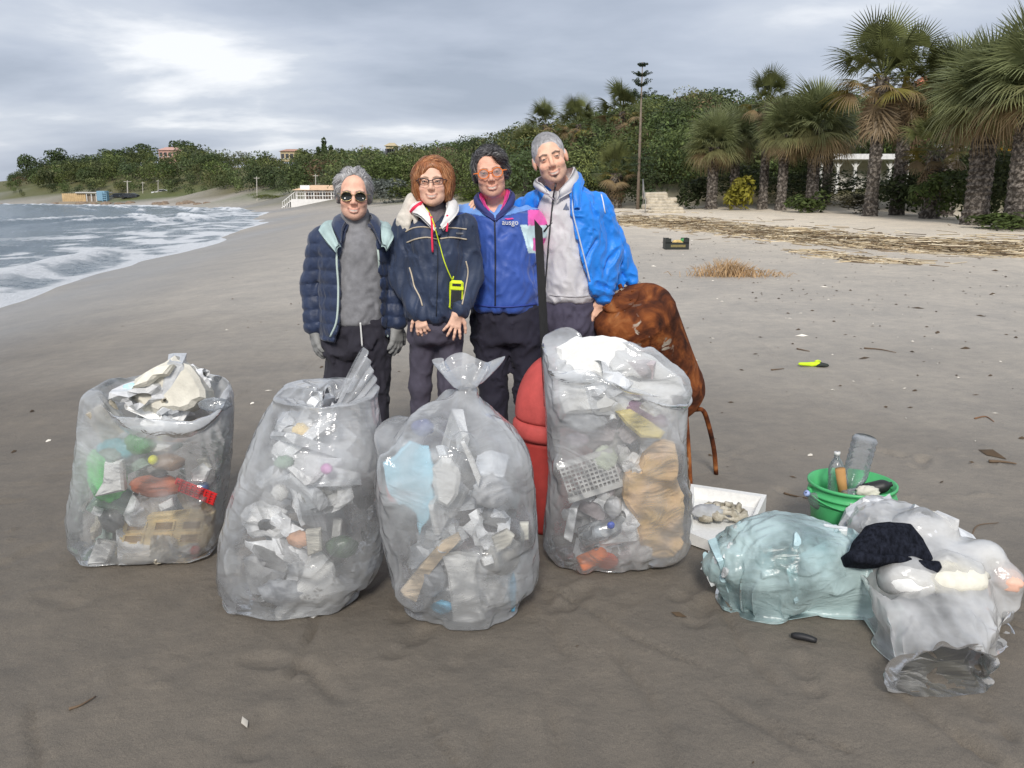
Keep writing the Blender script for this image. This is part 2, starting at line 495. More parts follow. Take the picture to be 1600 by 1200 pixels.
def footmarks(x, y):
    """dents, scuffs and drag marks of the trodden sand"""
    P = np.stack([x, y, 0 * x], -1)
    h = (fbm(P * (2.2, 2.2, 1), 3, 5) - .5) * .02 + (fbm(P * 7, 2, 9) - .5) * .007
    near = (y < 14) & (y > 1) & (np.abs(x) < 9)
    if near.any():
        xs, ys = x[near], y[near]; hh = np.zeros(xs.shape); rg = np.random.RandomState(4)
        for i in range(330):                                     # footprints, heel and sole, with a pushed up rim
            px, py = rg.uniform(-4.5, 5.5), rg.uniform(1.9, 11); a = rg.uniform(-.7, .7) + (1.2 if rg.rand() < .3 else 0); s = rg.uniform(.8, 1.1)
            m = (np.abs(xs - px) < .25) & (np.abs(ys - py) < .25)
            if not m.any(): continue
            c, q = math.cos(a), math.sin(a); lx = (xs[m] - px) * c + (ys[m] - py) * q; ly = -(xs[m] - px) * q + (ys[m] - py) * c
            e = np.hypot(lx / (.046 * s), np.where(ly > -.03, (ly - .04) / .095, (ly + .085) / .05) / s * 1.0)
            hh[m] += 1.25 * rg.uniform(.3, 1) * (-.014 * np.exp(-(e ** 4)) + .006 * np.exp(-((e - 1.35) / .3) ** 2))
        for i in range(26):                                      # drag lines toward the bags
            px, py = rg.uniform(-2.5, 2.0), rg.uniform(1.7, 2.9); a = rg.uniform(-.9, .35); ln = rg.uniform(.15, .6); w = rg.uniform(.006, .018)
            c, q = math.cos(a), math.sin(a); lx = (xs - px) * c - (ys - py) * q; ly = (xs - px) * q + (ys - py) * c
            lx = lx + .02 * np.sin(ly * 9 + i)
            hh += -.016 * np.exp(-(lx / w) ** 2) * sstep(ln, ln * .6, np.abs(ly)) + .004 * np.exp(-((np.abs(lx) - 2.2 * w) / w) ** 2) * sstep(ln, ln * .6, np.abs(ly))
        cr = fbm(np.stack([xs * 14, ys * 14, 0 * xs], -1), 2, 31)   # crumbs thrown up
        hh += .022 * np.clip(cr - .72, 0, 1) / .28 * (noise(np.stack([xs * 1.7, ys * 1.7, 0 * xs], -1), 3) > .62)
        h[near] += hh
    return h * np.clip(30 / np.maximum(np.hypot(x, y), 1), 0, 1)
gxa = axis(-520, 560, [(-2.6, 3.0)], .022, 14)
gxa = gxa[np.r_[True, np.diff(gxa) > 1e-6]]
gya = axis(-40, 700, [(1.75, 4.9)], .02, 14)
GX, GY = np.meshgrid(gxa, gya, indexing='ij')
GZ = gz(GX, GY); dS = shore_d(GX, GY)
GZ = GZ + np.where(dS > 1.5, footmarks(GX.ravel(), GY.ravel()).reshape(GX.shape), 0)
nx_, ny_ = GX.shape
ii = (np.arange(nx_ - 1)[:, None] * ny_ + np.arange(ny_ - 1)[None, :]).ravel()
GF = np.stack([ii, ii + ny_, ii + ny_ + 1, ii + 1], 1)
import bisect
GXL, GYL = gxa.tolist(), gya.tolist()
def _look(Z, x, y):
    i = min(max(bisect.bisect_right(GXL, x) - 1, 0), nx_ - 2); j = min(max(bisect.bisect_right(GYL, y) - 1, 0), ny_ - 2)
    a, b = (x - GXL[i]) / (GXL[i + 1] - GXL[i]), (y - GYL[j]) / (GYL[j + 1] - GYL[j])
    return float(Z[i, j] * (1 - a) * (1 - b) + Z[i + 1, j] * a * (1 - b) + Z[i, j + 1] * (1 - a) * b + Z[i + 1, j + 1] * a * b)
def gq(x, y): return _look(GZ, x, y)          # height of the ground sheet
def sq(x, y): return _look(dS, x, y)
# ground colour: damp to dry sand, also painted darker toward the camera as vignette, wet by the waterline, earth and herbs on the hill
tH = hill_t(GX, GY)[0]
P3 = np.stack([GX, GY, 0 * GX], -1)
dry = sstep(3.0, 13, GY + .5 * (GX + 1.0) + 3.0 * (fbm(P3 * .5, 3, 2) - .5))  # mostly distance from camera: vignette and grazing sheen put into the sand tint
dry2 = np.clip(sstep(10, 36, GY + .35 * GX), 0, 1) * sstep(7, 20, dS)
near_c, mid_c, far_c = np.array(A(112, 106, 98, 1.05)), np.array(A(167, 162, 155, 1.08)), np.array(A(216, 206, 190, 1.06))
gc = near_c + (mid_c - near_c) * dry[..., None]; gc = gc + (far_c - gc) * dry2[..., None]
wet = sstep(5.5, 1.5, dS + 1.6 * (fbm(P3 * .35, 2, 8) - .5)) * (dS > -3)
gc = gc * (1 - .30 * wet[..., None])
green = np.clip(fbm(P3 * .08, 3, 12) * 1.6 - .3, 0, 1)[..., None]
hc = np.array((.17, .14, .085)) * (1 - green) + np.array((.10, .135, .035)) * green
hm = np.maximum(sstep(-.02, .05, tH), sstep(3.5, 7, dS) * sstep(140, 165, GY) * (GX < -20) * sstep(.4, .6, green[..., 0] + .15 * (GX < -75)))[..., None]
gc = gc * (1 - hm) + hc * hm
def sand_mat():
    m = bpy.data.materials.new('beach_sand'); m.use_nodes = True; t = m.node_tree; N = t.nodes; K = t.links.new; p = N['Principled BSDF']
    a = N.new('ShaderNodeAttribute'); a.attribute_name = 'Col'; w = N.new('ShaderNodeAttribute'); w.attribute_name = 'wet'
    tc = N.new('ShaderNodeTexCoord')
    def nz(s, d=5, r=.6):
        n = N.new('ShaderNodeTexNoise'); n.inputs['Scale'].default_value = s; n.inputs['Detail'].default_value = d; n.inputs['Roughness'].default_value = r
        K(tc.outputs['Object'], n.inputs['Vector']); return n
    def rmp(n, lo, hi, c0, c1):
        r = N.new('ShaderNodeValToRGB'); K(n.outputs['Fac'], r.inputs[0]); r.color_ramp.elements[0].position = lo; r.color_ramp.elements[1].position = hi
        r.color_ramp.elements[0].color = (c0, c0, c0, 1); r.color_ramp.elements[1].color = (c1, c1 * .985, c1 * .96, 1); return r
    def mul(x, y):
        q = N.new('ShaderNodeMix'); q.data_type = 'RGBA'; q.blend_type = 'MULTIPLY'; q.inputs[0].default_value = 1; K(x, q.inputs[6]); K(y, q.inputs[7]); return q.outputs[2]
    c = mul(a.outputs['Color'], rmp(nz(1.1, 6), .35, .68, .90, 1.10).outputs[0])
    c = mul(c, rmp(nz(7, 5), .36, .72, .92, 1.10).outputs[0])
    c = mul(c, rmp(nz(300, 3, .8), .3, .7, .62, 1.38).outputs[0])
    K(c, p.inputs['Base Color'])
    mr = N.new('ShaderNodeMapRange'); K(w.outputs['Fac'], mr.inputs[0]); mr.inputs[3].default_value = .78; mr.inputs[4].default_value = .30; K(mr.outputs[0], p.inputs['Roughness'])
    p.inputs['Specular IOR Level'].default_value = .35
    b1 = N.new('ShaderNodeBump'); b1.inputs['Strength'].default_value = .5; b1.inputs['Distance'].default_value = .004; K(nz(260, 3, .8).outputs['Fac'], b1.inputs['Height'])
    b2 = N.new('ShaderNodeBump'); b2.inputs['Strength'].default_value = .38; b2.inputs['Distance'].default_value = .03; K(nz(14, 6, .62).outputs['Fac'], b2.inputs['Height']); K(b1.outputs[0], b2.inputs['Normal'])
    K(b2.outputs[0], p.inputs['Normal']); return m
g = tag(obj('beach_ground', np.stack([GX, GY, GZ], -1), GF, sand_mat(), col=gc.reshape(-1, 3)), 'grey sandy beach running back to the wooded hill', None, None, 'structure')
wa = g.data.attributes.new('wet', 'FLOAT', 'POINT'); wa.data.foreach_set('value', wet.ravel().astype(np.float32))

# ---------------------------------------------------------------- sea
su = np.concatenate([np.linspace(-2600, -160, 60), np.linspace(-150, 560, 330)])
sd = np.concatenate([np.geomspace(6, 215, 330), np.geomspace(220, 420, 12)])
SU, SD = np.meshgrid(su, sd, indexing='ij')
th = (SU - 800) / 1300 / 1.02
SX, SY = SD * np.sin(np.arctan(th)), SD * np.cos(np.arctan(th))
sdd = -shore_d(SX, SY)
Ps = np.stack([SX, SY, 0 * SX], -1)
wob = (fbm(Ps * .05, 2, 3) - .5) * 10
ph = (sdd + wob) * 2 * math.pi / 6.2
crest = np.clip(np.sin(ph), 0, 1) ** 3 * sstep(0, 4, sdd) * sstep(45, 12, sdd) * sstep(.38, .6, fbm(Ps * (.09, .05, 1) + 40, 2, 6))
SZ = -.8 + .16 * (fbm(Ps * .16, 2, 21) - .5) + .38 * crest + .10 * (fbm(Ps * .8, 3, 4) - .5) * sstep(0, 5, sdd) + .06 * (fbm(Ps * (.3, .12, 1), 2, 14) - .5) * sstep(30, 0, sdd)
depth = SZ - gz(SX, SY)
edge = sstep(.10, .02, depth)
fo = crest ** 2 * (.2 + 1.6 * fbm(Ps * 1.6, 3, 33)) + edge * 1.1 + sstep(24, 2, sdd) * (sstep(.40, .75, fbm(Ps * (.9, .5, 1), 4, 44)) * .9 + .42 * sstep(16, 2, sdd))
fo = np.clip(fo, 0, 1) * sstep(70, 25, sdd)
ns0, ns1 = SX.shape
ii = (np.arange(ns0 - 1)[:, None] * ns1 + np.arange(ns1 - 1)[None, :]).ravel()
SF = np.stack([ii, ii + ns1, ii + ns1 + 1, ii + 1], 1)
keep = (sdd.ravel()[SF] > -9).any(1); SF = SF[keep]
def sea_mat():
    m = bpy.data.materials.new('sea_water'); m.use_nodes = True; t = m.node_tree; N = t.nodes; K = t.links.new; p = N['Principled BSDF']
    a = N.new('ShaderNodeAttribute'); a.attribute_name = 'foam'; tc = N.new('ShaderNodeTexCoord')
    mp = N.new('ShaderNodeMapping'); mp.inputs['Scale'].default_value = (1, .45, 1); K(tc.outputs['Object'], mp.inputs[0])
    n = N.new('ShaderNodeTexNoise'); n.inputs['Scale'].default_value = 4.2; n.inputs['Detail'].default_value = 8; n.inputs['Roughness'].default_value = .7; K(mp.outputs[0], n.inputs['Vector'])
    s = N.new('ShaderNodeMath'); s.operation = 'ADD'; K(a.outputs['Fac'], s.inputs[0]); K(n.outputs['Fac'], s.inputs[1])
    r = N.new('ShaderNodeMapRange'); K(s.outputs[0], r.inputs[0]); r.inputs[1].default_value = .82; r.inputs[2].default_value = 1.40
    mx = N.new('ShaderNodeMix'); mx.data_type = 'RGBA'; K(r.outputs[0], mx.inputs[0]); mx.inputs[6].default_value = (.11, .16, .195, 1); mx.inputs[7].default_value = (.78, .80, .82, 1)
    K(mx.outputs[2], p.inputs['Base Color'])
    rr = N.new('ShaderNodeMapRange'); K(r.outputs[0], rr.inputs[0]); rr.inputs[3].default_value = .18; rr.inputs[4].default_value = .75; K(rr.outputs[0], p.inputs['Roughness'])
    b = N.new('ShaderNodeBump'); b.inputs['Strength'].default_value = .9; b.inputs['Distance'].default_value = .25; K(n.outputs['Fac'], b.inputs['Height']); K(b.outputs[0], p.inputs['Normal'])
    return m
s_ = tag(obj('sea', np.stack([SX, SY, SZ], -1), SF, sea_mat()), 'blue grey sea with white breakers rolling onto the beach', None, None, 'structure')
wa = s_.data.attributes.new('foam', 'FLOAT', 'POINT'); wa.data.foreach_set('value', fo.ravel().astype(np.float32))

# ---------------------------------------------------------------- foliage
RG = np.random.RandomState(11)
def leaf_cloud(lobes, n, size, rg, up=.35, asp=.42):
    """n small leaf-clump quads spread over and through the lobes (c, r); returns V, F, shade 0..1 per quad"""
    vol = np.array([np.prod(r) ** .67 for c, r in lobes]); pk = rg.choice(len(lobes), n, p=vol / vol.sum())
    C = np.array([c for c, r in lobes])[pk]; R = np.array([r for c, r in lobes])[pk]
    D = nrm(rg.normal(size=(n, 3))); D[:, 2] = np.where((D[:, 2] < -.35) & (rg.rand(n) < .6), -D[:, 2], D[:, 2])
    P = C + D * R * rg.uniform(.72, 1.06, (n, 1)) ** .7
    N_ = nrm(D + rg.normal(size=(n, 3)) * .65 + (0, 0, up)); T = nrm(np.cross(N_, rg.normal(size=(n, 3)))); B = np.cross(N_, T)
    s = size * rg.uniform(.55, 1.35, (n, 1))
    V = np.stack([P - T * s, P + B * s * asp, P + T * s, P - B * s * asp], 1).reshape(-1, 3)
    return V, np.arange(n * 4).reshape(-1, 4), rg.rand(n)
LEAF = M('foliage', attr=True, rough=.65, var=.18, scale=.9, spec=.25, transl=.28)
def round_crown(rg, h, w, nl=7, n=200, size=.35, low=.35):
    lobes = []
    for i in range(nl):
        a = rg.uniform(0, 6.28); q = rg.uniform(0, .62) * w; z = rg.uniform(low, .82) * h
        lobes.append(((math.cos(a) * q, math.sin(a) * q, z), (w * rg.uniform(.34, .52), w * rg.uniform(.34, .52), h * rg.uniform(.16, .26))))
    return leaf_cloud(lobes, n, size, rg)
def tint(base, q, rg, amt=.25):
    j = 1 + amt * (rg.rand(len(q)) - .5) * 2
    return np.repeat(np.array(base) * (.55 + .9 * q[:, None]) * j[:, None], 4, 0)
PINE, OLIVE, OLIVE2, BROWN = (.074, .104, .040), (.145, .165, .062), (.106, .140, .044), (.14, .10, .06)
# the wood on the hill: one mass of crowns, too many and too merged to count
var = [round_crown(RG, 1.0, .62, 10, 380, .050) for _ in range(5)]; var2 = [round_crown(RG, 1.0, .62, 12, 1250, .024) for _ in range(4)]
wv, wf, wc, nn = [], [], [], 0
cnt = 0
for i in range(16000):
    if cnt >= 1250: break
    u = RG.uniform(-140, 1760); t_ = RG.uniform(.0, 1.05) ** .8
    db, dr = np.interp(u, *DB), np.interp(u, *DR); D = db + (dr - db) * t_
    if u < 16: continue
    if u < 420 and t_ < .12 and RG.rand() < .8: continue
    if 560 < u < 690 and .45 < t_ < .7 and RG.rand() < .75: continue
    if D < 70 and RG.rand() < .35: continue
    x, y = D * (u - 800) / 1300 / 1.025, D
    if sq(x, y) < 9: continue
    if 1262 < u < 1432 and D < 58: continue
    if u < 330 and t_ < .25: h = RG.uniform(2.0, 4.5)
    else: h = RG.uniform(3.6, 6.4) * (1.15 if u < 320 else 1)
    if u < 75: h *= .45 + .55 * (u - 16) / 59
    if t_ > .85: h *= RG.uniform(.6, 1.0)
    if t_ > .55 and any(abs(u - a_) < b_ for a_, b_ in ((262, 17), (452, 15), (610, 9))): continue
    V, F, q = var[RG.randint(5)] if D > 118 else var2[RG.randint(4)]; w = h * RG.uniform(.75, 1.15); r_ = RG.uniform(0, 6.28)
    V = V @ rot(0, 0, r_).T * (w, w, h) + (x, y, gq(x, y) - .18 * h)
    b = PINE if RG.rand() < .55 else (OLIVE if RG.rand() < .45 else OLIVE2)
    if RG.rand() < .04: b = BROWN
    fade = np.clip((D - 60) / 500, 0, .4)
    b = np.array(b) * RG.uniform(.65, 1.5) * (1, RG.uniform(.88, 1.05), RG.uniform(.8, 1.2))
    wv.append(V); wf.append(F + nn); wc.append(tint(b, q, RG)); nn += len(V); cnt += 1
tag(obj('hillside_wood', np.concatenate(wv), np.concatenate(wf), LEAF, smooth=False, col=np.concatenate(wc)), 'dark green wood of pines and scrub covering the hill behind the beach', 'wood', None, 'stuff')

BARK = M('bark', (.13, .10, .075), .9, .35, 9, .6, 30, bdist=.03)
def tree(u, D, h, w, base, label, kind='round', n=900, name='pine_tree', z=None, size=.06, cat='tree', grp=None):
    x, y = D * (u - 800) / 1300 / 1.025, D; z0 = gq(x, y) if z is None else z
    r = root(name, (x, y, z0 - .05), label, cat, grp)
    if kind == 'round': V, F, q = round_crown(RG, 1, .62, 9, n, size)
    elif kind == 'umbrella':
        lobes = [((math.cos(k) * .34 * RG.rand(), math.sin(k * 1.7) * .34, RG.uniform(.68, .86)), (.3, .3, .13)) for k in range(9)]; V, F, q = leaf_cloud(lobes, n, size, RG)
    else:
        lobes = [((0, 0, zz), (.13 * math.sin(max(.18, 1 - zz) ** .6 * 1.55), .13 * math.sin(max(.18, 1 - zz) ** .6 * 1.55), .1)) for zz in np.linspace(.12, .93, 10)]; V, F, q = leaf_cloud(lobes, n, size, RG)
    V = V * (w, w, h) + (x, y, z0)
    obj('crown', V, F, LEAF, r, smooth=False, col=tint(base, q, RG))
    tv, tf = tube([(x, y, z0 - .3), (x + .1, y, z0 + h * .35), (x, y, z0 + h * .7)], [h * .035, h * .026, h * .012], 8); obj('trunk', tv, tf, BARK, r)
    return r
def ridge(u, f=1.0): return np.interp(u, *DR) * f
tree(303, ridge(303, .99), 7.5, 7.5, PINE, 'tallest round pine on the left skyline, just right of the pink house')
tree(282, ridge(282, 1.0), 6.6, 7, PINE, 'round pine on the skyline immediately right of the pink house')
tree(233, ridge(233, .99), 6.5, 7.5, PINE, 'round pine on the skyline immediately left of the pink house')
tree(205, ridge(205, .99), 6.2, 7, PINE, 'second round pine to the left of the pink house on the skyline')
tree(177, ridge(177, .99), 6.2, 7, PINE, 'third round pine to the left of the pink house on the skyline')
tree(95, ridge(95, .96), 7.2, 7.5, PINE, 'tall pine rising from the skyline above the wooden beach hut')
tree(46, ridge(46, .95), 7.0, 6.5, PINE, 'leftmost dark pine where the wooded skyline drops to the sea')
tree(510, ridge(510, .99), 7.6, 7.5, PINE, 'tallest slender cypress of the skyline group above the white beach cabin', 'cypress', 700, 'cypress_tree')
tree(501, ridge(501, .99), 5.6, 7.5, PINE, 'cypress just left of the tallest one on the skyline above the white cabin', 'cypress', 700, 'cypress_tree')
tree(520, ridge(520, .99), 5.8, 7.5, PINE, 'cypress just right of the tallest one on the skyline above the white cabin', 'cypress', 700, 'cypress_tree')
tree(478, ridge(478, .99), 5.4, 5.0, OLIVE, 'small palm-like tree on the skyline beside the yellow villa')
tree(1102, 101, 5.6, 6.6, PINE, 'broad umbrella pine topping the hill left of the tall dark palms', 'umbrella', 1500, size=.035)
tree(1062, 104, 5.2, 6.4, PINE, 'low round pine on the hilltop left of the umbrella pine')
tree(1018, 104, 5.6, 6.0, OLIVE2, 'round green tree on the hilltop just right of the layered araucaria')
tree(790, 120, 5.0, 6.0, (.10, .055, .032), 'reddish brown bare shrubby tree behind the man with orange glasses', n=900, name='shrubby_tree', size=.05)
tree(620, 99, 5.0, 9.0, OLIVE2, 'broad dark green bush tree between the two heads at far left', n=1600, name='shrubby_tree', size=.035)

# ---------------------------------------------------------------- palms
TRUNK = M('palm_trunk', (.10, .082, .066), .95, .5, 9, .9, 22, col2=(.34, .30, .26), bdist=.05, lo=.45, hi=.72)
FROND = M('palm_frond', attr=True, rough=.5, var=.15, scale=2.0, spec=.35, transl=.25)
def fan_leaf(rg, L_, droop, nb=24, w=.032):
    """one fan leaf along +X: stalk, then a half disc of narrow blades; returns V, F"""
    V, F = [], []; n = 0
    st = L_ * (.5 if w < .021 else .40)
    P = np.array([(0, 0, 0), (st * .5, 0, .03), (st, 0, 0)]); v, f = ribbon(P, .022, (0, 0, 1)); V.append(v); F += f; n += len(v)
    for k in range(nb):
        a = (k / (nb - 1) - .5) * 2 * 1.75; l = L_ * (.52 if w < .021 else .66) * (1 - .28 * abs(a / 1.75) ** 2) * rg.uniform(.9, 1.08)
        t = np.linspace(0, 1, 4)[:, None]; d = np.array([math.cos(a), math.sin(a), .18 * math.cos(a * 2)])
        p = np.array([st, 0, 0]) + d * l * t; p[:, 2] -= (t[:, 0] ** 2.2) * l * droop * rg.uniform(.7, 1.3)
        ww = w * np.array([.35, 1.0, .75, .06]) * L_ / 1.6
        v, f = ribbon(p, ww, (0, .25 * math.sin(k * 2.4), 1)); V.append(v); F += [tuple(i + n for i in q) for q in f]; n += len(v)
    return np.concatenate(V), np.array(F)
def palm_crown(seed, L_, nleaf, style):
    rg = np.random.RandomState(seed); V, F, Cc = [], [], []; n = 0
    for i in range(nleaf):
        t = (i + .5) / nleaf; az = i * 2.399 + rg.uniform(-.2, .2)
        el = math.radians(86 - 122 * t ** 1.05 + rg.uniform(-9, 9)) if style != 'dark' else math.radians(84 - 120 * t + rg.uniform(-16, 16))
        dead = t > (.86 if style != 'dark' else .80)
        dr = (.34 if style == 'silver' else .22) * (1 + t) * rg.uniform(.6, 1.5)
        v, f = fan_leaf(rg, L_ * (rg.uniform(.75, 1.15) if style == 'silver' else rg.uniform(.55, 1.25)) * (1 - .12 * t), dr, 34 if style == 'silver' else 28, .0215 if style == 'silver' else .0205)
        tw = rg.uniform(-.5, .5); v = v @ rot(tw, 0, 0).T
        v = v @ rot(0, -el, 0).T @ rot(0, 0, az).T
        v = v + np.array([math.cos(az) * .12, math.sin(az) * .12, .25 - .55 * t])
        if dead: c = np.array((.28, .205, .11)) * rg.uniform(.7, 1.2)
        elif style == 'silver':
            c = np.array((.20, .225, .105)) * rg.uniform(.65, 1.4)
            if t > .55: c = c * (1 - (t - .55)) + np.array((.36, .27, .11)) * (t - .55) * rg.uniform(.6, 1.6)
        else:
            c = np.array((.125, .14, .05)) * rg.uniform(.55, 1.5)
            if t > .55 and rg.rand() < .5: c = np.array((.22, .19, .05))
        V.append(v); F.append(f + n); n += len(v); Cc.append(np.tile(c, (len(v), 1)))
    if style == 'dark':                                         # skirt of dead leaves hanging against the trunk
        for i in range(22):
            az = rg.uniform(0, 6.28); v, f = fan_leaf(rg, L_ * .8, .25, 14); v = v @ rot(0, math.radians(rg.uniform(66, 84)), 0).T @ rot(0, 0, az).T
            v = v + np.array([math.cos(az) * .12, math.sin(az) * .12, -.35 - rg.uniform(0, .55)]); V.append(v); F.append(f + n); n += len(v)
            Cc.append(np.tile(np.array((.24, .175, .10)) * rg.uniform(.6, 1.25), (len(v), 1)))
    return mesh('crown', np.concatenate(V), np.concatenate(F), FROND, False, np.concatenate(Cc))
CROWNS = {'silver': [palm_crown(s, 1.7, 66, 'silver') for s in (1, 2, 3)], 'dark': [palm_crown(s, 1.35, 50, 'dark') for s in (5, 6, 7)]}
def palm_trunk(h, r, rg, boots=True):
    n, m = 16, max(8, int(h / .11)); V = []
    for i in range(m + 1):
        z = h * i / m; rr = r * (1.28 - .35 * min(1, z / (h * .2)) + .06 * z / h)
        ang = np.linspace(0, 6.283, n, endpoint=False) + (i % 2) * 3.1416 / n
        sc = (.09 if boots else .03) * rg.uniform(-1, 1, n) + (.07 if i % 2 else -.05)
        V.append(np.stack([np.cos(ang) * rr * (1 + sc), np.sin(ang) * rr * (1 + sc), np.full(n, z - .1)], 1))
    V = np.concatenate(V); F = []
    for i in range(m):
        for j in range(n): k = (j + 1) % n; F.append((i * n + j, i * n + k, (i + 1) * n + k, (i + 1) * n + j))
    return V, F
def palm(u, vb, D, vc, rpx, style, label, tr=.28, rng=0, lean=0):
    rg = np.random.RandomState(int(u)); a = math.atan((u - 800) / 1300 / 1.025); x, y = D * math.sin(a), D * math.cos(a)
    z0 = gq(x, y); top = at(u, vc, y)[2]; L0 = 1.7 if style == 'silver' else 1.35
    s = rpx * D / 1300 / (L0 * .98); h = max(1.0, top - z0 - .15)
    r = root('fan_palm', (x, y, z0 - .05), label, 'palm tree', 'fan palms along the back of the beach')
    V, F = palm_trunk(h, tr * .8, rg); V[:, 0] += lean * (V[:, 2] / h) ** 2; obj('trunk', V + (x, y, z0 - .05), F, TRUNK, r, smooth=False)
    c = bpy.data.objects.new('crown', CROWNS[style][rng % 3]); COL.objects.link(c); c.parent = r
    c.location = (lean, 0, h); c.rotation_euler = (0, 0, rg.uniform(0, 6)); c.scale = (s, s, s)
    return r
palm(1112, 331, 44, 220, 46, 'silver', 'silvery fan palm left of the tall dark-crowned pair, nearest the stone steps', .34, 0)
palm(1146, 331, 46, 208, 44, 'silver', 'silvery fan palm with its trunk hidden behind the yellow-green leafy plant', .3, 1)
palm(1192, 331, 43, 150, 38, 'dark', 'slim dark palm with narrow crown and brown skirt standing above silvery neighbours', .27, 0)
palm(1221, 332, 42, 200, 48, 'silver', 'silvery fan palm with smooth pale trunk just right of the slim dark palm', .3, 2)
palm(1268, 330, 42, 190, 58, 'silver', 'broad silvery fan palm in front of the left end of the white veranda', .36, 1)
palm(1290, 330, 47, 196, 50, 'silver', 'silvery fan palm set back behind the broad one at the white veranda', .3, 0)
palm(1362, 332, 38, 108, 68, 'dark', 'tallest palm of the row with big dark crown and pale trunk', .32, 1)
palm(1403, 332, 39.5, 118, 62, 'dark', 'second tall dark palm, its crown merged into the tallest one', .34, 2)
palm(1455, 329, 37, 222, 50, 'dark', 'short dark drooping palm between the tall pair and the big silvery palms', .42, 0)
palm(1528, 340, 33, 146, 76, 'silver', 'big shaggy silvery palm with very thick trunk, second from the right edge', .5, 2)
palm(1592, 338, 31.5, 122, 82, 'silver', 'big shaggy silvery palm at the right edge of the picture', .46, 0)
palm(1478, 330, 40, 130, 62, 'silver', 'silvery palm rising behind the short dark drooping palm', .4, 1)
palm(851, 300, 74, 188, 30, 'dark', 'small distant palm crown just left of the white-haired man\'s head', .3, 2)
palm(822, 300, 70, 222, 28, 'dark', 'small distant palm with bare trunk between the two men on the right', .3, 0)
palm(902, 300, 68, 188, 34, 'dark', 'distant palm with brown skirt just right of the white-haired man\'s head', .3, 1)
palm(968, 300, 66, 168, 38, 'dark', 'distant palm on the slope left of the layered araucaria trunk', .3, 2)
palm(962, 328, 50, 262, 36, 'dark', 'squat palm with thick trunk by the shoulder of the blue jacket', .42, 0)

# layered araucaria with a thin bare trunk and flat tiers of boughs
def araucaria(u, D):
    a = math.atan((u - 800) / 1300 / 1.025); x, y = D * math.sin(a), D * math.cos(a); z0 = gq(x, y); top = at(u, 97, y)[2]
    r = root('norfolk_pine', (x, y, z0), 'tall thin araucaria with bare trunk and flat tiers of dark boughs', 'tree')
    V, F = tube([(x, y, z0 - .1), (x, y, z0 + (top - z0) * .5), (x, y, top)], [.095, .07, .018], 8); obj('trunk', V, F, M('araucaria_bark', (.20, .16, .125), .9, .2, 8), r)
    rg = np.random.RandomState(3); px = D / 1300
    for v_, rr, up in ((97, 6, .4), (113, 13, .35), (129, 15, .65), (147, 24, .40), (243, 26, .1), (262, 20, .1), (330 - 78, 24, .0)):
        zc = at(u, v_, y)[2]; lob = []
        nb = 6
        for k in range(nb):
            an = k * 6.283 / nb + rg.uniform(-.2, .2); l = rr * px * rg.uniform(.8, 1.05)
            for t in np.linspace(.25, 1, 5):
                lob.append(((x + math.cos(an) * l * t, y + math.sin(an) * l * t, zc - .18 + up * l * t ** 1.5), (.09, .09, .06)))
        V, F, q = leaf_cloud(lob, 520, .055, rg); dense = .5 if v_ > 200 else 1
        tag(obj('bough', V[:int(len(V) * dense) // 4 * 4], F[:int(len(F) * dense)], LEAF, r, smooth=False, col=tint((.045, .065, .034), q, rg)[:int(len(V) * dense) // 4 * 4]), kind='stuff')
araucaria(997, 47)

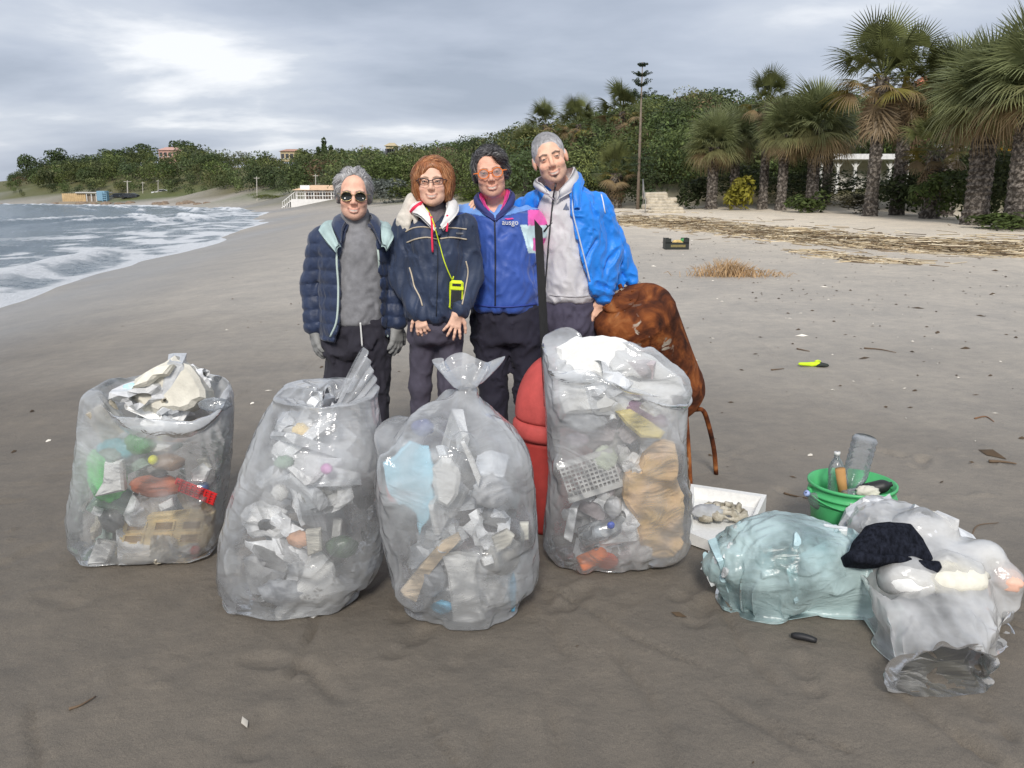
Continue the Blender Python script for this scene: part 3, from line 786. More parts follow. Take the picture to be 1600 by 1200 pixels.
# undergrowth at the foot of the palms: single shrubs
def shrub(u, v, D, h, w, base, label, n=420, size=.12, name='shrub', up=.35):
    a = math.atan((u - 800) / 1300 / 1.025); x, y = D * math.sin(a), D * math.cos(a); z0 = gq(x, y)
    rg = np.random.RandomState(int(u * 7 + v))
    lobes = [((rg.uniform(-.33, .33), rg.uniform(-.3, .3), rg.uniform(.2, .7)), (rg.uniform(.2, .34), .25, rg.uniform(.18, .3))) for _ in range(8)]
    V, F, q = leaf_cloud(lobes, n, size, rg, up, .42)
    return thing(name, V * (w, w * .8, h) + (x, y, z0 - .05), F, LEAF, label, 'shrub', None, smooth=False, col=tint(base, q, rg))
DK, YG, MG = (.050, .066, .026), (.24, .22, .03), (.08, .11, .032)
hedge_items = [
    (985, 330, 51, 2.2, 4.0, DK, 'dark shrub at the foot of the araucaria trunk'),
    (1010, 315, 49, 1.3, 1.6, (.10, .14, .07), 'pale blue-green prickly pear at the left of the stone steps'),
    (1050, 285, 60, 3.4, 5.0, (.12, .13, .03), 'yellow-green leafy plant arching above the stone steps'),
    (1088, 325, 46, 1.9, 2.2, DK, 'dark rounded shrub on the right side of the stone steps'),
    (1085, 250, 66, 4.2, 6.0, MG, 'green bush on the slope left of the first silvery palm'),
    (1153, 320, 42.5, 1.8, 1.7, YG, 'bright yellow-green leafy plant in front of the palm trunks'),
    (1259, 325, 40.5, 1.2, 1.9, MG, 'low spiky green bush right of the smooth pale palm trunk'),
    (1310, 280, 45, 2.1, 5.5, DK, 'clipped dark hedge below the white veranda'),
    (1400, 300, 43, 2.2, 5.0, DK, 'dark hedge behind the two tall dark palms'),
    (1335, 325, 40, 1.0, 2.4, (.09, .085, .05), 'low straw-green scrub left of the tallest palm trunk'),
    (1440, 315, 38.5, 2.4, 3.0, DK, 'dark shrub around the base of the short drooping palm'),
    (1475, 325, 36, 2.0, 2.2, MG, 'green shrub left of the very thick palm trunk'),
    (1560, 300, 35, 2.6, 3.4, DK, 'dark shrub between the two big palms at the right'),
    (1600, 345, 30.5, .7, 2.0, MG, 'low green weeds at the right edge below the last palm'),
    (1550, 347, 31, .6, 1.6, MG, 'low green weeds between the last two palm trunks'),
    (925, 325, 56, 2.6, 4.0, DK, 'dark shrub behind the shoulder of the white-haired man'),
    (1215, 300, 48, 2.2, 5.0, DK, 'dark hedge behind the smooth pale palm trunk'),
    (1170, 300, 49, 2.3, 5.0, DK, 'dark hedge behind the yellow-green leafy plant'),
    (605, 305, 92, 3.0, 5.0, (.17, .19, .17), 'silver-grey leaved bush beside the sunglasses man\'s head'),
    (560, 318, 96, 1.6, 4.5, (.10, .12, .035), 'olive shrub behind the sunglasses man, right of the white cabin'),
    (640, 322, 90, 1.8, 5.0, (.10, .13, .03), 'yellow-green scrub at the beach edge between the first two people'),
    (420, 318, 150, 1.6, 8.0, (.13, .15, .03), 'bright green scrub along the sand left of the white cabin'),
    (715, 320, 80, 1.4, 6.0, (.11, .15, .025), 'bright green grass bank behind the woman and the man in the track jacket'),
    (1500, 250, 45, 4.0, 6.0, DK, 'tall dark bush filling the gap behind the big silvery palms'),
    (1240, 260, 56, 4.5, 8.0, DK, 'tall dark bush behind the silvery palms at the veranda'),
]
for it in hedge_items: shrub(*it, n=int(min(3200, 420 + 150 * it[3] * it[4])), size=(.19 if it[2] > 55 else .13) / it[4])

# ---------------------------------------------------------------- stone steps, handrail and veranda at the back of the beach
STONE = M('pale_stone', (.50, .44, .34), .9, .25, 5, .5, 20, bdist=.03)
p0 = ground(1042, 333); st = root('stone_stairway', p0, 'pale stone steps climbing from the sand beside the araucaria', 'steps')
for i in range(7):
    m = MB().box(p0 + (.12 * math.sin(i * 2.1), .35 + i * .46, .02 + i * .13), (1.7 - i * .10 + .15 * math.sin(i * 3.7), .58, .22), rot(.05 * math.sin(i * 1.3), .03 * math.sin(i * 2.9), .08 * math.sin(i * 1.7)), .06); obj('step', *m.out(), STONE, st, smooth=False)
m = MB(); P = [p0 + (-.95, .1, .55), p0 + (-.85, 1.4, 1.0), p0 + (-.65, 3.0, 1.5)]; m.tube(P, .03)
for q in (P[0], P[1], P[2]): m.tube([q - (0, 0, .8), q], .025)
thing('handrail', *m.out(), M('rail_metal', (.25, .24, .22), .6), 'thin metal handrail along the left side of the stone steps', 'handrail')
WHITE = M('white_paint', (.74, .74, .72), .6, .08, 3)
def veranda():
    y = 50.0; a, b = at(1272, 262, y), at(1425, 243, y); x0, x1 = a[0], b[0]; zr = at(1300, 247, y)[2]; zb = float(gz(x0, y)) - .5
    r = root('veranda_house', ((x0 + x1) / 2, y, zb), 'white veranda with flat white roof edge half hidden behind the palms', 'building')
    obj('roof', *MB().box(((x0 + x1) / 2, y + 1.5, zr), (x1 - x0, 4, .26), None, .04).out(), WHITE, r, smooth=False)
    obj('fascia', *MB().box(((x0 + x1) / 2, y - .56, zr + .06), (x1 - x0 + .2, .1, .3)).out(), M('white_fascia', (.8, .8, .8), .4), r, smooth=False)
    obj('wall', *MB().box(((x0 + x1) / 2, y + .8, (zr + zb) / 2), (x1 - x0 - .4, .2, zr - zb - .27)).out(), M('veranda_wall', (.60, .58, .54), .8), r, smooth=False)
    for i in range(6):
        x = x0 + .3 + (x1 - x0 - .6) * i / 5; m = MB().box((x, y - .2, (zr + zb) / 2), (.16, .16, zr - zb - .27))
        m.tube([(x, y - .2, zr - .6), (x + .35, y - .2, zr - .16)], .04); m.tube([(x, y - .2, zr - .6), (x - .35, y - .2, zr - .16)], .04); obj('post', *m.out(), WHITE, r, smooth=False)
veranda()
p = at(1492, 230, 42); m = MB().box(p, (1.6, .9, .10), rot(.2, 0, 0)).box(p + (0, .5, -1.2), (.08, .08, 2.4)); thing('white_parasol_roof', *m.out(), WHITE, 'piece of white roof edge showing between the big silvery palms', 'roof edge', smooth=False)
p = at(1555, 231, 40); m = MB().box(p, (1.2, .8, .12), rot(.3, 0, .1), .03).box(p + (0, .3, -1.4), (.08, .08, 2.6)); thing('yellow_awning', *m.out(), M('yellow_awning_cloth', A(225, 160, 20), .7), 'small orange-yellow awning showing between the last two palms', 'awning', smooth=False)
p = at(1475, 118, 80); z0 = float(gz(p[0], p[1]))
r = root('terracotta_house', (p[0], p[1], z0), 'terracotta roof corner peeping between the dark and silvery palm crowns', 'house')
obj('wall', *MB().box((p[0], p[1] + 2, (z0 + p[2] - 1.2) / 2), (4.2, 4, p[2] - 1.2 - z0)).out(), M('ochre_wall', A(196, 150, 120)), r, smooth=False)
obj('roof', [(p[0] - 2.4, p[1] - .4, p[2] - 1.2), (p[0] + 2.4, p[1] - .4, p[2] - 1.2), (p[0] + 2.4, p[1] + 4.4, p[2] - 1.2), (p[0] - 2.4, p[1] + 4.4, p[2] - 1.2), (p[0] - 1, p[1] + 2, p[2] + .2), (p[0] + 1, p[1] + 2, p[2] + .2)],
    [(0, 1, 5, 4), (1, 2, 5), (2, 3, 4, 5), (3, 0, 4), (3, 2, 1, 0)], M('roof_tiles', A(186, 110, 84), .8, .2, 3), r, smooth=False)
p = at(957, 239, 52); lump('snagged_bag', p, (.12, .08, .17), M('pale_blue_plastic', A(170, 205, 230), .4), 'scrap of pale blue plastic caught in the palms above the blue jacket', 'plastic scrap', 5, .5, n=10)

# ---------------------------------------------------------------- far shore: cabin, hut, cars, poles, villas
def cabin():
    y = 118.0; g_ = lambda u, v: at(u, v, y)
    zb = g_(480, 326)[2]; zf = g_(480, 311)[2]; zr = g_(480, 297)[2]; zt = g_(480, 289)[2]; x0, x1 = g_(463, 308)[0], g_(546, 308)[0]; cx = (x0 + x1) / 2
    r = root('beach_cabin', (cx, y, zb), 'white wooden beach cabin on a plinth with balustrade and tan roof', 'cabin')
    WH = M('cabin_white', (.78, .77, .75), .6, .06, 2)
    obj('plinth', *MB().box((cx - .2, y + 2.5, (zb + zf) / 2 - .3), (x1 - x0 + .8, 6, zf - zb + .6)).out(), WH, r, smooth=False)
    obj('wall', *MB().box((cx + .3, y + 3.2, (zf + zr) / 2), (x1 - x0 - 1.4, 3.6, zr - zf)).out(), M('cabin_wall', (.42, .36, .31), .7, .1, 2), r, smooth=False)
    for k in range(4):
        w = obj('window', *MB().box((cx - 2.0 + k * 1.6, y + 1.37, (zf + zr) / 2 + .15), (.9, .06, .75)).out(), M('cabin_glass', (.10, .12, .14), .15), r, smooth=False)
        obj('frame', *MB().box((cx - 2.0 + k * 1.6, y + 1.33, (zf + zr) / 2 + .55), (1.0, .1, .08)).box((cx - 2.0 + k * 1.6, y + 1.33, (zf + zr) / 2), (.06, .1, .75)).out(), WH, w, smooth=False)
    e = .5
    obj('roof', [(x0 - e, y - e, zr), (x1 + e, y - e, zr), (x1 + e, y + 5.5, zr), (x0 - e, y + 5.5, zr), (x0 + 1.6, y + 2.4, zt), (x1 - 1.2, y + 2.4, zt)],
        [(0, 1, 5, 4), (1, 2, 5), (2, 3, 4, 5), (3, 0, 4), (3, 2, 1, 0)], M('cabin_roof', A(205, 172, 140), .8, .12, 2), r, smooth=False)
    for i in range(7):
        x = x0 + (x1 - x0) * i / 6; obj('post', *MB().box((x, y, (zf + zr) / 2), (.12, .12, zr - zf)).out(), WH, r, smooth=False)
    m = MB()
    for q in (.45, .95): m.box((cx, y - .12, zf + q), (x1 - x0, .07, .09))
    for i in range(19): m.box((x0 + (x1 - x0) * (i + .5) / 19, y - .12, zf + .45), (.05, .05, .9))
    obj('balustrade', *m.out(), WH, r, smooth=False)
    obj('sign_board', *MB().box((x0 + 1.3, y - .2, zf + 1.55), (1.3, .06, .6)).out(), M('cabin_sign', A(225, 232, 236), .5), r, smooth=False)
    xs = g_(441, 308)[0]; v = []
    for i in range(7):
        t = i / 6.; xx = xs + (x0 - .5 - xs) * t; hh = (zf - zb) * (i + 1) / 7
        obj('stair', *MB().box((xx, y + .8, zb + hh / 2 - .2), ((x0 - xs) / 7 + .1, 1.7, hh + .4)).out(), WH, r, smooth=False)
    m = MB().tube([(xs, y - .1, zb + .9), (x0 - .1, y - .1, zf + 1.0)], .05)
    for i in range(6):
        t = i / 6; m.tube([(xs + (x0 - xs) * t, y - .1, zb + (zf - zb) * t), (xs + (x0 - xs) * t, y - .1, zb + .9 + (zf + .1 - zb) * t)], .035)
    obj('stair_rail', *m.out(), WH, r, smooth=False)
cabin()
def pole(u, vb, vt, D, label, rad=.09, col=(.32, .29, .25)):
    y = D; b, t = at(u, vb, y), at(u, vt, y)
    z = float(gz(b[0], b[1])); m = MB().tube([(b[0], b[1], min(z, b[2]) - .2), t], [rad, rad * .7], 8)
    m.box((t[0], t[1], t[2] - .25), (.9 * rad / .09, .07, .09))
    thing('utility_pole', *m.out(), M('pole_wood', col, .9), label, 'pole', 'utility poles on the far shore', smooth=False)
pole(199, 305, 282, 195, 'pale utility pole beside the parked cars on the far shore', .18, (.5, .47, .42))
pole(247, 304, 281, 195, 'thin dark pole behind the white car on the far shore', .1)
pole(401, 304, 276, 150, 'thin leaning pole in the scrub left of the white cabin', .1)
pole(493, 300, 272, 130, 'thin pole rising behind the roof of the white cabin', .08)
pole(566, 246, 226, 190, 'pale pole in the clearing on the hill above the sunglasses man', .14, (.55, .52, .48))
pole(223, 304, 284, 198, 'thin dark pole between the dark cars and the white car', .09)
def hut():
    y = 190.0; g_ = lambda u, v: at(u, v, y); x0, x1, x2 = g_(96, 308)[0], g_(133, 308)[0], g_(166, 308)[0]; zb, zt = g_(0, 317)[2], g_(0, 303)[2]
    r = root('wooden_hut', ((x0 + x1) / 2, y, zb - .5), 'tan plank beach hut on a low platform at the far water\'s edge', 'hut')
    obj('platform', *MB().box(((x0 + x2) / 2, y + 2, zb - .35), (x2 - x0 + .5, 6, 1.3)).out(), M('hut_base', (.30, .25, .19), .9), r, smooth=False)
    PL = M('hut_plank', A(186, 160, 120, 1.1), .8, .14, 1.5); n = 12
    for i in range(n):
        w = (x1 - x0) / n; obj('plank', *MB().box((x0 + w * (i + .5), y + .3, (zb + zt) / 2 + .2), (w * .93, .12, zt - zb - .2)).out(), PL, r, smooth=False)
    obj('wall', *MB().box(((x0 + x2 - 2) / 2, y + 2.4, (zb + zt) / 2 + .1), (x2 - x0 - 2.4, 3.6, zt - zb - .3)).out(), M('hut_inner', (.30, .25, .20), .9), r, smooth=False)
    obj('roof', *MB().box(((x0 + x2) / 2 + 1.4, y + 2, zt + .28), ((x2 - x0) * .62, 4.6, .25), None, .05).out(), M('hut_roof', (.55, .54, .52), .7), r, smooth=False)
    m = MB()
    for i in range(5): m.box((x1 + .4 + (x2 - x1 - .4) * i / 4, y - .1, (zb + zt) / 2), (.14, .14, zt - zb))
    obj('terrace_frame', *m.out(), WHITE, r, smooth=False)
    m = MB().box((x2 - .9, y + .4, zb + 1.5), (1.9, 2.0, 2.2), None, .1).box((x2 - .4, y - .9, zb + 1.2), (.12, .12, 2.4)).box((x2 + .5, y - .9, zb + 1.2), (.12, .12, 2.4))
    for i in range(5): m.box((x2, y - .9, zb + .3 + i * .45), (1.0, .1, .1))
    thing('blue_kiosk', *m.out(), M('kiosk_blue', A(118, 154, 176, 1.1), .6), 'blue kiosk with ladder frame against the right end of the plank hut', 'kiosk', smooth=False)
hut()
def car(u, v, D, c, label, rz=0, ln=4.1):
    y = D; p = at(u, v, y); x = p[0]; z = p[2]
    r = root('parked_car', (x, y, z), label, 'car', 'cars parked on the far shore')
    prof = [(-.5, .32), (-.5, .62), (-.44, .70), (-.22, .74), (-.10, 1.12), (.0, 1.24), (.22, 1.24), (.40, .98), (.48, .82), (.5, .6), (.5, .32)]
    def body(pr, w, mname, nm, mt):
        n = len(pr); V = [(x + a * ln, y - w, z + b) for a, b in pr] + [(x + a * ln, y + w, z + b) for a, b in pr]
        F = [tuple(range(n)), tuple(range(2 * n - 1, n - 1, -1))] + [(i, (i + 1) % n + 0, (i + 1) % n + n, i + n)[::-1] for i in range(n)]
        return obj(nm, V, F, mt, r, smooth=False)
    body(prof, .82, 'b', 'body', c)
    GL = M('car_glass', (.03, .035, .04), .1)
    body([(-.20, .78), (-.10, 1.08), (.02, 1.18), (.20, 1.18), (.36, .96), (.36, .8)], .825, 'g', 'window', GL)
    for sx in (-.31, .31):
        for sy in (-.76, .76):
            V, F = lathe([(.04, -.1), (.31, -.1), (.33, 0), (.31, .1), (.04, .1)], 16); V = V @ rot(math.pi / 2, 0, 0).T + (x + sx * ln, y + sy, z + .32)
            obj('wheel', V, F, M('car_tyre', (.02, .02, .02), .8), r, smooth=False)
    for sy in (-.6, .6): obj('headlight', *MB().box((x - .5 * ln, y + sy, z + .6), (.08, .3, .15)).out(), M('car_lamp', (.7, .7, .7), .2), r, smooth=False)
CW, CD, CB = M('car_white', (.75, .76, .78), .3, .02), M('car_dark', (.03, .035, .045), .25, .02), M('car_blue', (.05, .07, .11), .25, .02)
car(253, 304.5, 196, CW, 'white car parked alone on the far shore track')
car(183, 310.5, 197, CB, 'dark blue car at the left of the parked row by the hut', 0)
car(192, 310.5, 194.5, CD, 'black car in the middle of the parked row by the hut', 0, 3.9)
car(203, 310.5, 192, CD, 'black car at the right of the parked row by the pale pole', 0, 3.9)
p = at(273, 318, 184); bx = MB()
V = []
for i, t in enumerate(np.linspace(-1, 1, 9)):
    w = .65 * (1 - abs(t) ** 2.5) + .02; V += [(p[0] + t * 3, p[1] - w, p[2] + .75 + .15 * t * t), (p[0] + t * 2.7, p[1] - w * .5, p[2]), (p[0] + t * 2.7, p[1] + w * .5, p[2]), (p[0] + t * 3, p[1] + w, p[2] + .75 + .15 * t * t)]
F = [(i * 4 + j, i * 4 + j + 1, i * 4 + j + 5, i * 4 + j + 4) for i in range(8) for j in range(3)] + [(i * 4, i * 4 + 4, i * 4 + 7, i * 4 + 3) for i in range(8)]
thing('rowing_boat', V, F, CW, 'small white boat pulled up on the far sand below the white car', 'boat', smooth=False)
def villa(u, v0, v1, D, wpx, wall, roofc, label, hip=True):
    y = D; x0, x1 = at(u - wpx / 2, 240, y)[0], at(u + wpx / 2, 240, y)[0]; zb, zt = at(u, v1, y)[2] - 2, at(u, v0, y)[2]; d = 6
    r = root('villa', ((x0 + x1) / 2, y, zb), label, 'house'); zr = zt - (zt - zb) * .22
    obj('wall', *MB().box(((x0 + x1) / 2, y + d / 2, (zb + zr) / 2), (x1 - x0, d, zr - zb)).out(), wall, r, smooth=False)
    e = .4; cx = (x0 + x1) / 2
    obj('roof', [(x0 - e, y - e, zr), (x1 + e, y - e, zr), (x1 + e, y + d + e, zr), (x0 - e, y + d + e, zr), (cx - .3 * (x1 - x0), y + d / 2, zt), (cx + .3 * (x1 - x0), y + d / 2, zt)],
        [(0, 1, 5, 4), (1, 2, 5), (2, 3, 4, 5), (3, 0, 4), (3, 2, 1, 0)], roofc, r, smooth=False)
    n = 4
    for i in range(n):
        x = x0 + (x1 - x0) * (i + .5) / n
        w = obj('window', *MB().box((x, y - .02, zr - 1.2), (.8, .1, 1.2)).out(), M('villa_glass', (.07, .07, .08), .2), r, smooth=False)
        obj('sill', *MB().box((x, y - .08, zr - 1.86), (1.0, .2, .1)).out(), WHITE, w, smooth=False)
PINK = M('pink_render', A(190, 152, 140, 1.1), .85, .08, 1); OCH = M('yellow_render', A(188, 172, 138, 1.1), .85, .08, 1); TIL = M('villa_tiles', A(172, 132, 112, 1.1), .8, .15, 2)
villa(262, 229, 244, 252, 28, PINK, PINK, 'pink villa on the wooded skyline at far left')
villa(452, 232, 240, 226, 28, OCH, TIL, 'pale yellow villa on the skyline above the white beach cabin')
villa(610, 222, 235, 199, 14, OCH, OCH, 'small yellow house among trees on the skyline above the woman', False)
# low grassy cape with rocks under it
rg = np.random.RandomState(8)
for i in range(26):
    u = rg.uniform(-20, 330); D = 150
    p = ground(u, 321 + rg.uniform(-1, 1) - .012 * min(u, 200)); s = rg.uniform(.35, 1.0)
    lump('shore_rock', p, (s * 1.5, s, s * .6), M('shore_stone', (.24, .18, .13), .95, .3, 2), 'brown shore rock at the far water\'s edge below the grassy cape', 'rock', i, .4, n=8, group='brown rocks along the far water\'s edge')

# ---------------------------------------------------------------- reeds, straw and flecks washed up on the sand
def sticks(path, n, width, lmin, lmax, rmin, rmax, seed, col, name, label, hgt=.06, cat=None, ang=None, jit=.6):
    rg = np.random.RandomState(seed); path = np.array(path); V, F, C = [], [], []; k = 0
    seg = np.linspace(0, len(path) - 1.001, 400); pts = np.array([path[int(t)] * (1 - t % 1) + path[int(t) + 1] * (t % 1) for t in seg])
    for i in range(n):
        j = rg.randint(len(pts)); c = pts[j]; tdir = nrm(pts[min(j + 5, 399)] - pts[max(j - 5, 0)]); wv_ = width[0] + (width[1] - width[0]) * j / 400
        q = rg.normal() * wv_; x, y = c[0] + rg.normal() * .3 - tdir[1] * q, c[1] + tdir[0] * q + rg.normal() * .2
        a = math.atan2(tdir[1], tdir[0]) + rg.normal() * jit; l = rg.uniform(lmin, lmax) * rg.uniform(.4, 1); r_ = rg.uniform(rmin, rmax)
        z = gq(x, y) + abs(rg.normal()) * hgt * math.exp(-(q / (wv_ + 1e-6)) ** 2) + r_ * .5; tl = rg.normal() * .12
        d = np.array([math.cos(a), math.sin(a), tl * .5]); A_, B_ = np.array([x, y, z]) - d * l / 2, np.array([x, y, z]) + d * l / 2
        A_[2] = max(A_[2], gq(A_[0], A_[1]) - .01); B_[2] = max(B_[2], gq(B_[0], B_[1]) - .01)
        s1, s2 = frame(d)
        for e_ in (A_, B_):
            for w in range(3): V.append(e_ + r_ * (math.cos(w * 2.094) * s1 + math.sin(w * 2.094) * s2))
        for w in range(3): F.append((k + w, k + (w + 1) % 3, k + 3 + (w + 1) % 3, k + 3 + w))
        cc = np.array(col[rg.randint(len(col))]) * rg.uniform(.65, 1.25); C += [cc] * 6; k += 6
    tag(obj(name, V, np.array(F), M('dry_stalk', attr=True, rough=.85, var=.15, scale=6), smooth=False, col=np.array(C)), label, cat, None, 'stuff')
STRAW = [A(186, 170, 140), A(158, 140, 112), A(202, 190, 166), A(118, 102, 82)]
sticks([ground(u, v) for u, v in ((930, 345), (1000, 349), (1080, 353), (1160, 362), (1240, 372), (1330, 380), (1430, 388), (1530, 394), (1640, 398))], 5600, (.75, .42), .2, 1.1, .006, .013, 2, STRAW, 'reed_litter', 'long wrack line of dry reeds and straw across the upper beach', .15, 'reeds')
sticks([ground(u, v) for u, v in ((1255, 392), (1310, 400), (1360, 408), (1420, 412))], 260, (.12, .10), .2, .8, .006, .012, 3, STRAW, 'reed_scatter', 'thin scatter of reed bits just below the wrack line', .02, 'reeds')
# bunch of dry grass
p = ground(1135, 432); rg = np.random.RandomState(6); m = MB()
for i in range(420):
    t = rg.rand(); c = p + np.array([rg.normal() * .28 + (.0 if i % 5 else .55), rg.normal() * .12, 0]); h = max(.06, .34 - abs(c[0] - p[0]) * .32)
    a = rg.uniform(0, 6.28); q = c + np.array([math.cos(a) * .16, math.sin(a) * .12, h * rg.uniform(.4, 1)])
    V, F = ribbon([c, (c + q) / 2 + (0, 0, .05), q], [.006, .005, .002], nrm(rg.normal(size=3))); m.add(V, F)
thing('dry_grass_clump', *m.out(), M('dry_grass', A(180, 150, 112, 1.0), .85, .3, 8), 'tuft of dry golden grass lying on the sand right of the blue jacket', 'grass clump', kind='stuff', smooth=False)
# flecks of seaweed, bark and shell
rg = np.random.RandomState(21); V, F, C = [], [], []; k = 0
for i in range(2600):
    x, y = rg.uniform(-6, 14), rg.uniform(2.0, 22) ** 1.0
    if rg.rand() > (.25 + .75 * sstep(-1, 5, x)): continue
    if y < 4 and abs(x) < 2.4 and rg.rand() < .7: continue
    if sq(x, y) < 3: continue
    l = rg.uniform(.005, .036) * (1 + (rg.rand() < .06) * 2); w = l * rg.uniform(.2, .6); a = rg.uniform(0, 6.28) * (.4 if rg.rand() < .6 else 1); z = gq(x, y) + .004
    c_, s__ = math.cos(a), math.sin(a)
    for q, (lx, ly) in enumerate(((-l, 0), (0, -w), (l, 0), (0, w))): V.append((x + lx * c_ - ly * s__, y + lx * s__ + ly * c_, z))
    V.append((x, y, z + w * .7)); F += [(k, k + 1, k + 4), (k + 1, k + 2, k + 4), (k + 2, k + 3, k + 4), (k + 3, k, k + 4)]; k += 5
    cc = np.array(A(74, 60, 44)) if rg.rand() < .75 else np.array(A(205, 198, 185)); C += [cc * rg.uniform(.6, 1.3)] * 5
tag(obj('beach_flecks', V, np.array(F), M('dry_stalk'), smooth=False, col=np.array(C)), 'scattered flecks of seaweed, bark and shell on the sand', 'beach litter', None, 'stuff')
def twig(pts, rad, label, col=(.16, .11, .07)):
    P = np.array([ground(u, v) + (0, 0, rad) for u, v in pts]); thing('driftwood_twig', *MB().tube(spline(P, 10), np.linspace(rad, rad * .4, 10), 6).out(), M('twig_%d' % int(col[0] * 100), col, .9), label, 'twig')
twig([(108, 1110), (126, 1104), (150, 1090)], .005, 'small dark twig lying on the sand at the lower left')
twig([(1545, 723), (1568, 724), (1588, 727)], .010, 'brown twig on the sand near the right edge above the white bag')
twig([(1518, 838), (1528, 822), (1560, 818)], .004, 'thin bent twig on the sand right of the green bucket')
twig([(1523, 655), (1540, 652), (1553, 660)], .006, 'curved reddish twig on the sand below the yellow-green glove', (.24, .13, .07))
twig([(1225, 772), (1240, 776), (1262, 780)], .006, 'dark twig on the sand left of the green bucket')
twig([(1245, 546), (1265, 550)], .008, 'short twig just above the yellow-green glove')
twig([(1205, 579), (1225, 577)], .007, 'short flat twig just left of the yellow-green glove')
twig([(1350, 545), (1375, 547), (1400, 552)], .008, 'short dark stick on the open sand up the beach from the green bucket')
# ---------------------------------------------------------------- plastic film and bags
def film(name, tint=(.93, .95, .97), dens=.28, milk=.44, bscale=15, rough=.12, bump=.5):
    if name in MATS: return MATS[name]
    m = bpy.data.materials.new(name); m.use_nodes = True; MATS[name] = m; t = m.node_tree; N = t.nodes; K = t.links.new
    p = N['Principled BSDF']; p.inputs['Roughness'].default_value = rough; p.inputs['Base Color'].default_value = (*tint, 1); p.inputs['Specular IOR Level'].default_value = .7
    tc = N.new('ShaderNodeTexCoord')
    mp = N.new('ShaderNodeMapping'); mp.inputs['Scale'].default_value = (.7, .7, 1.6); mp.inputs['Rotation'].default_value = (.5, .4, .3); K(tc.outputs['Object'], mp.inputs[0])
    n = N.new('ShaderNodeTexNoise'); n.inputs['Scale'].default_value = bscale * .45; n.inputs['Detail'].default_value = 4; n.inputs['Distortion'].default_value = 1.2; K(mp.outputs[0], n.inputs['Vector'])
    rd = N.new('ShaderNodeMath'); rd.operation = 'SUBTRACT'; K(n.outputs['Fac'], rd.inputs[0]); rd.inputs[1].default_value = .5
    ab = N.new('ShaderNodeMath'); ab.operation = 'ABSOLUTE'; K(rd.outputs[0], ab.inputs[0])
    bp = N.new('ShaderNodeBump'); bp.inputs['Strength'].default_value = bump; bp.inputs['Distance'].default_value = .03; bp.invert = True; K(ab.outputs[0], bp.inputs['Height'])
    K(bp.outputs[0], p.inputs['Normal'])
    tr = N.new('ShaderNodeBsdfTransparent'); tr.inputs['Color'].default_value = (*[min(1, .55 + .45 * c) for c in tint], 1)
    tl = N.new('ShaderNodeBsdfTranslucent'); tl.inputs['Color'].default_value = (*tint, 1)
    mt = N.new('ShaderNodeMixShader'); mt.inputs[0].default_value = .35; K(p.outputs[0], mt.inputs[1]); K(tl.outputs[0], mt.inputs[2])
    lw = N.new('ShaderNodeLayerWeight'); lw.inputs['Blend'].default_value = .45; K(bp.outputs[0], lw.inputs['Normal'])
    n2 = N.new('ShaderNodeTexNoise'); n2.inputs['Scale'].default_value = 3.6; n2.inputs['Detail'].default_value = 4; K(tc.outputs['Object'], n2.inputs['Vector'])
    r = N.new('ShaderNodeMapRange'); K(n2.outputs['Fac'], r.inputs[0]); r.inputs[1].default_value = .35; r.inputs[2].default_value = .7; r.inputs[3].default_value = dens * .30; r.inputs[4].default_value = dens * 2.0
    mu = N.new('ShaderNodeMath'); mu.operation = 'MULTIPLY_ADD'; K(lw.outputs['Facing'], mu.inputs[0]); mu.inputs[1].default_value = milk
    sz = N.new('ShaderNodeSeparateXYZ'); K(tc.outputs['Object'], sz.inputs[0]); rz = N.new('ShaderNodeMapRange'); K(sz.outputs['Z'], rz.inputs[0]); rz.inputs[1].default_value = .1; rz.inputs[2].default_value = .75; rz.inputs[3].default_value = .55; rz.inputs[4].default_value = 1.25   # slack folded film is milkier than film stretched over the load
    mz = N.new('ShaderNodeMath'); mz.operation = 'MULTIPLY'; K(r.outputs[0], mz.inputs[0]); K(rz.outputs[0], mz.inputs[1]); K(mz.outputs[0], mu.inputs[2]); mu.use_clamp = True
    mx = N.new('ShaderNodeMixShader'); K(mu.outputs[0], mx.inputs[0]); K(tr.outputs[0], mx.inputs[1]); K(mt.outputs[0], mx.inputs[2])
    # a little clear gloss over everything, the shine of the film
    gl = N.new('ShaderNodeBsdfGlossy'); gl.inputs['Roughness'].default_value = rough; K(bp.outputs[0], gl.inputs['Normal'])
    fr = N.new('ShaderNodeFresnel'); fr.inputs['IOR'].default_value = 1.5; K(bp.outputs[0], fr.inputs['Normal'])
    m2 = N.new('ShaderNodeMixShader'); hf = N.new('ShaderNodeMath'); hf.operation = 'MULTIPLY'; hf.inputs[1].default_value = .85; K(fr.outputs[0], hf.inputs[0]); K(hf.outputs[0], m2.inputs[0]); K(mx.outputs[0], m2.inputs[1]); K(gl.outputs[0], m2.inputs[2])
    K(m2.outputs[0], N['Material Output'].inputs['Surface']); return m
CLEAR = film('clear_film')

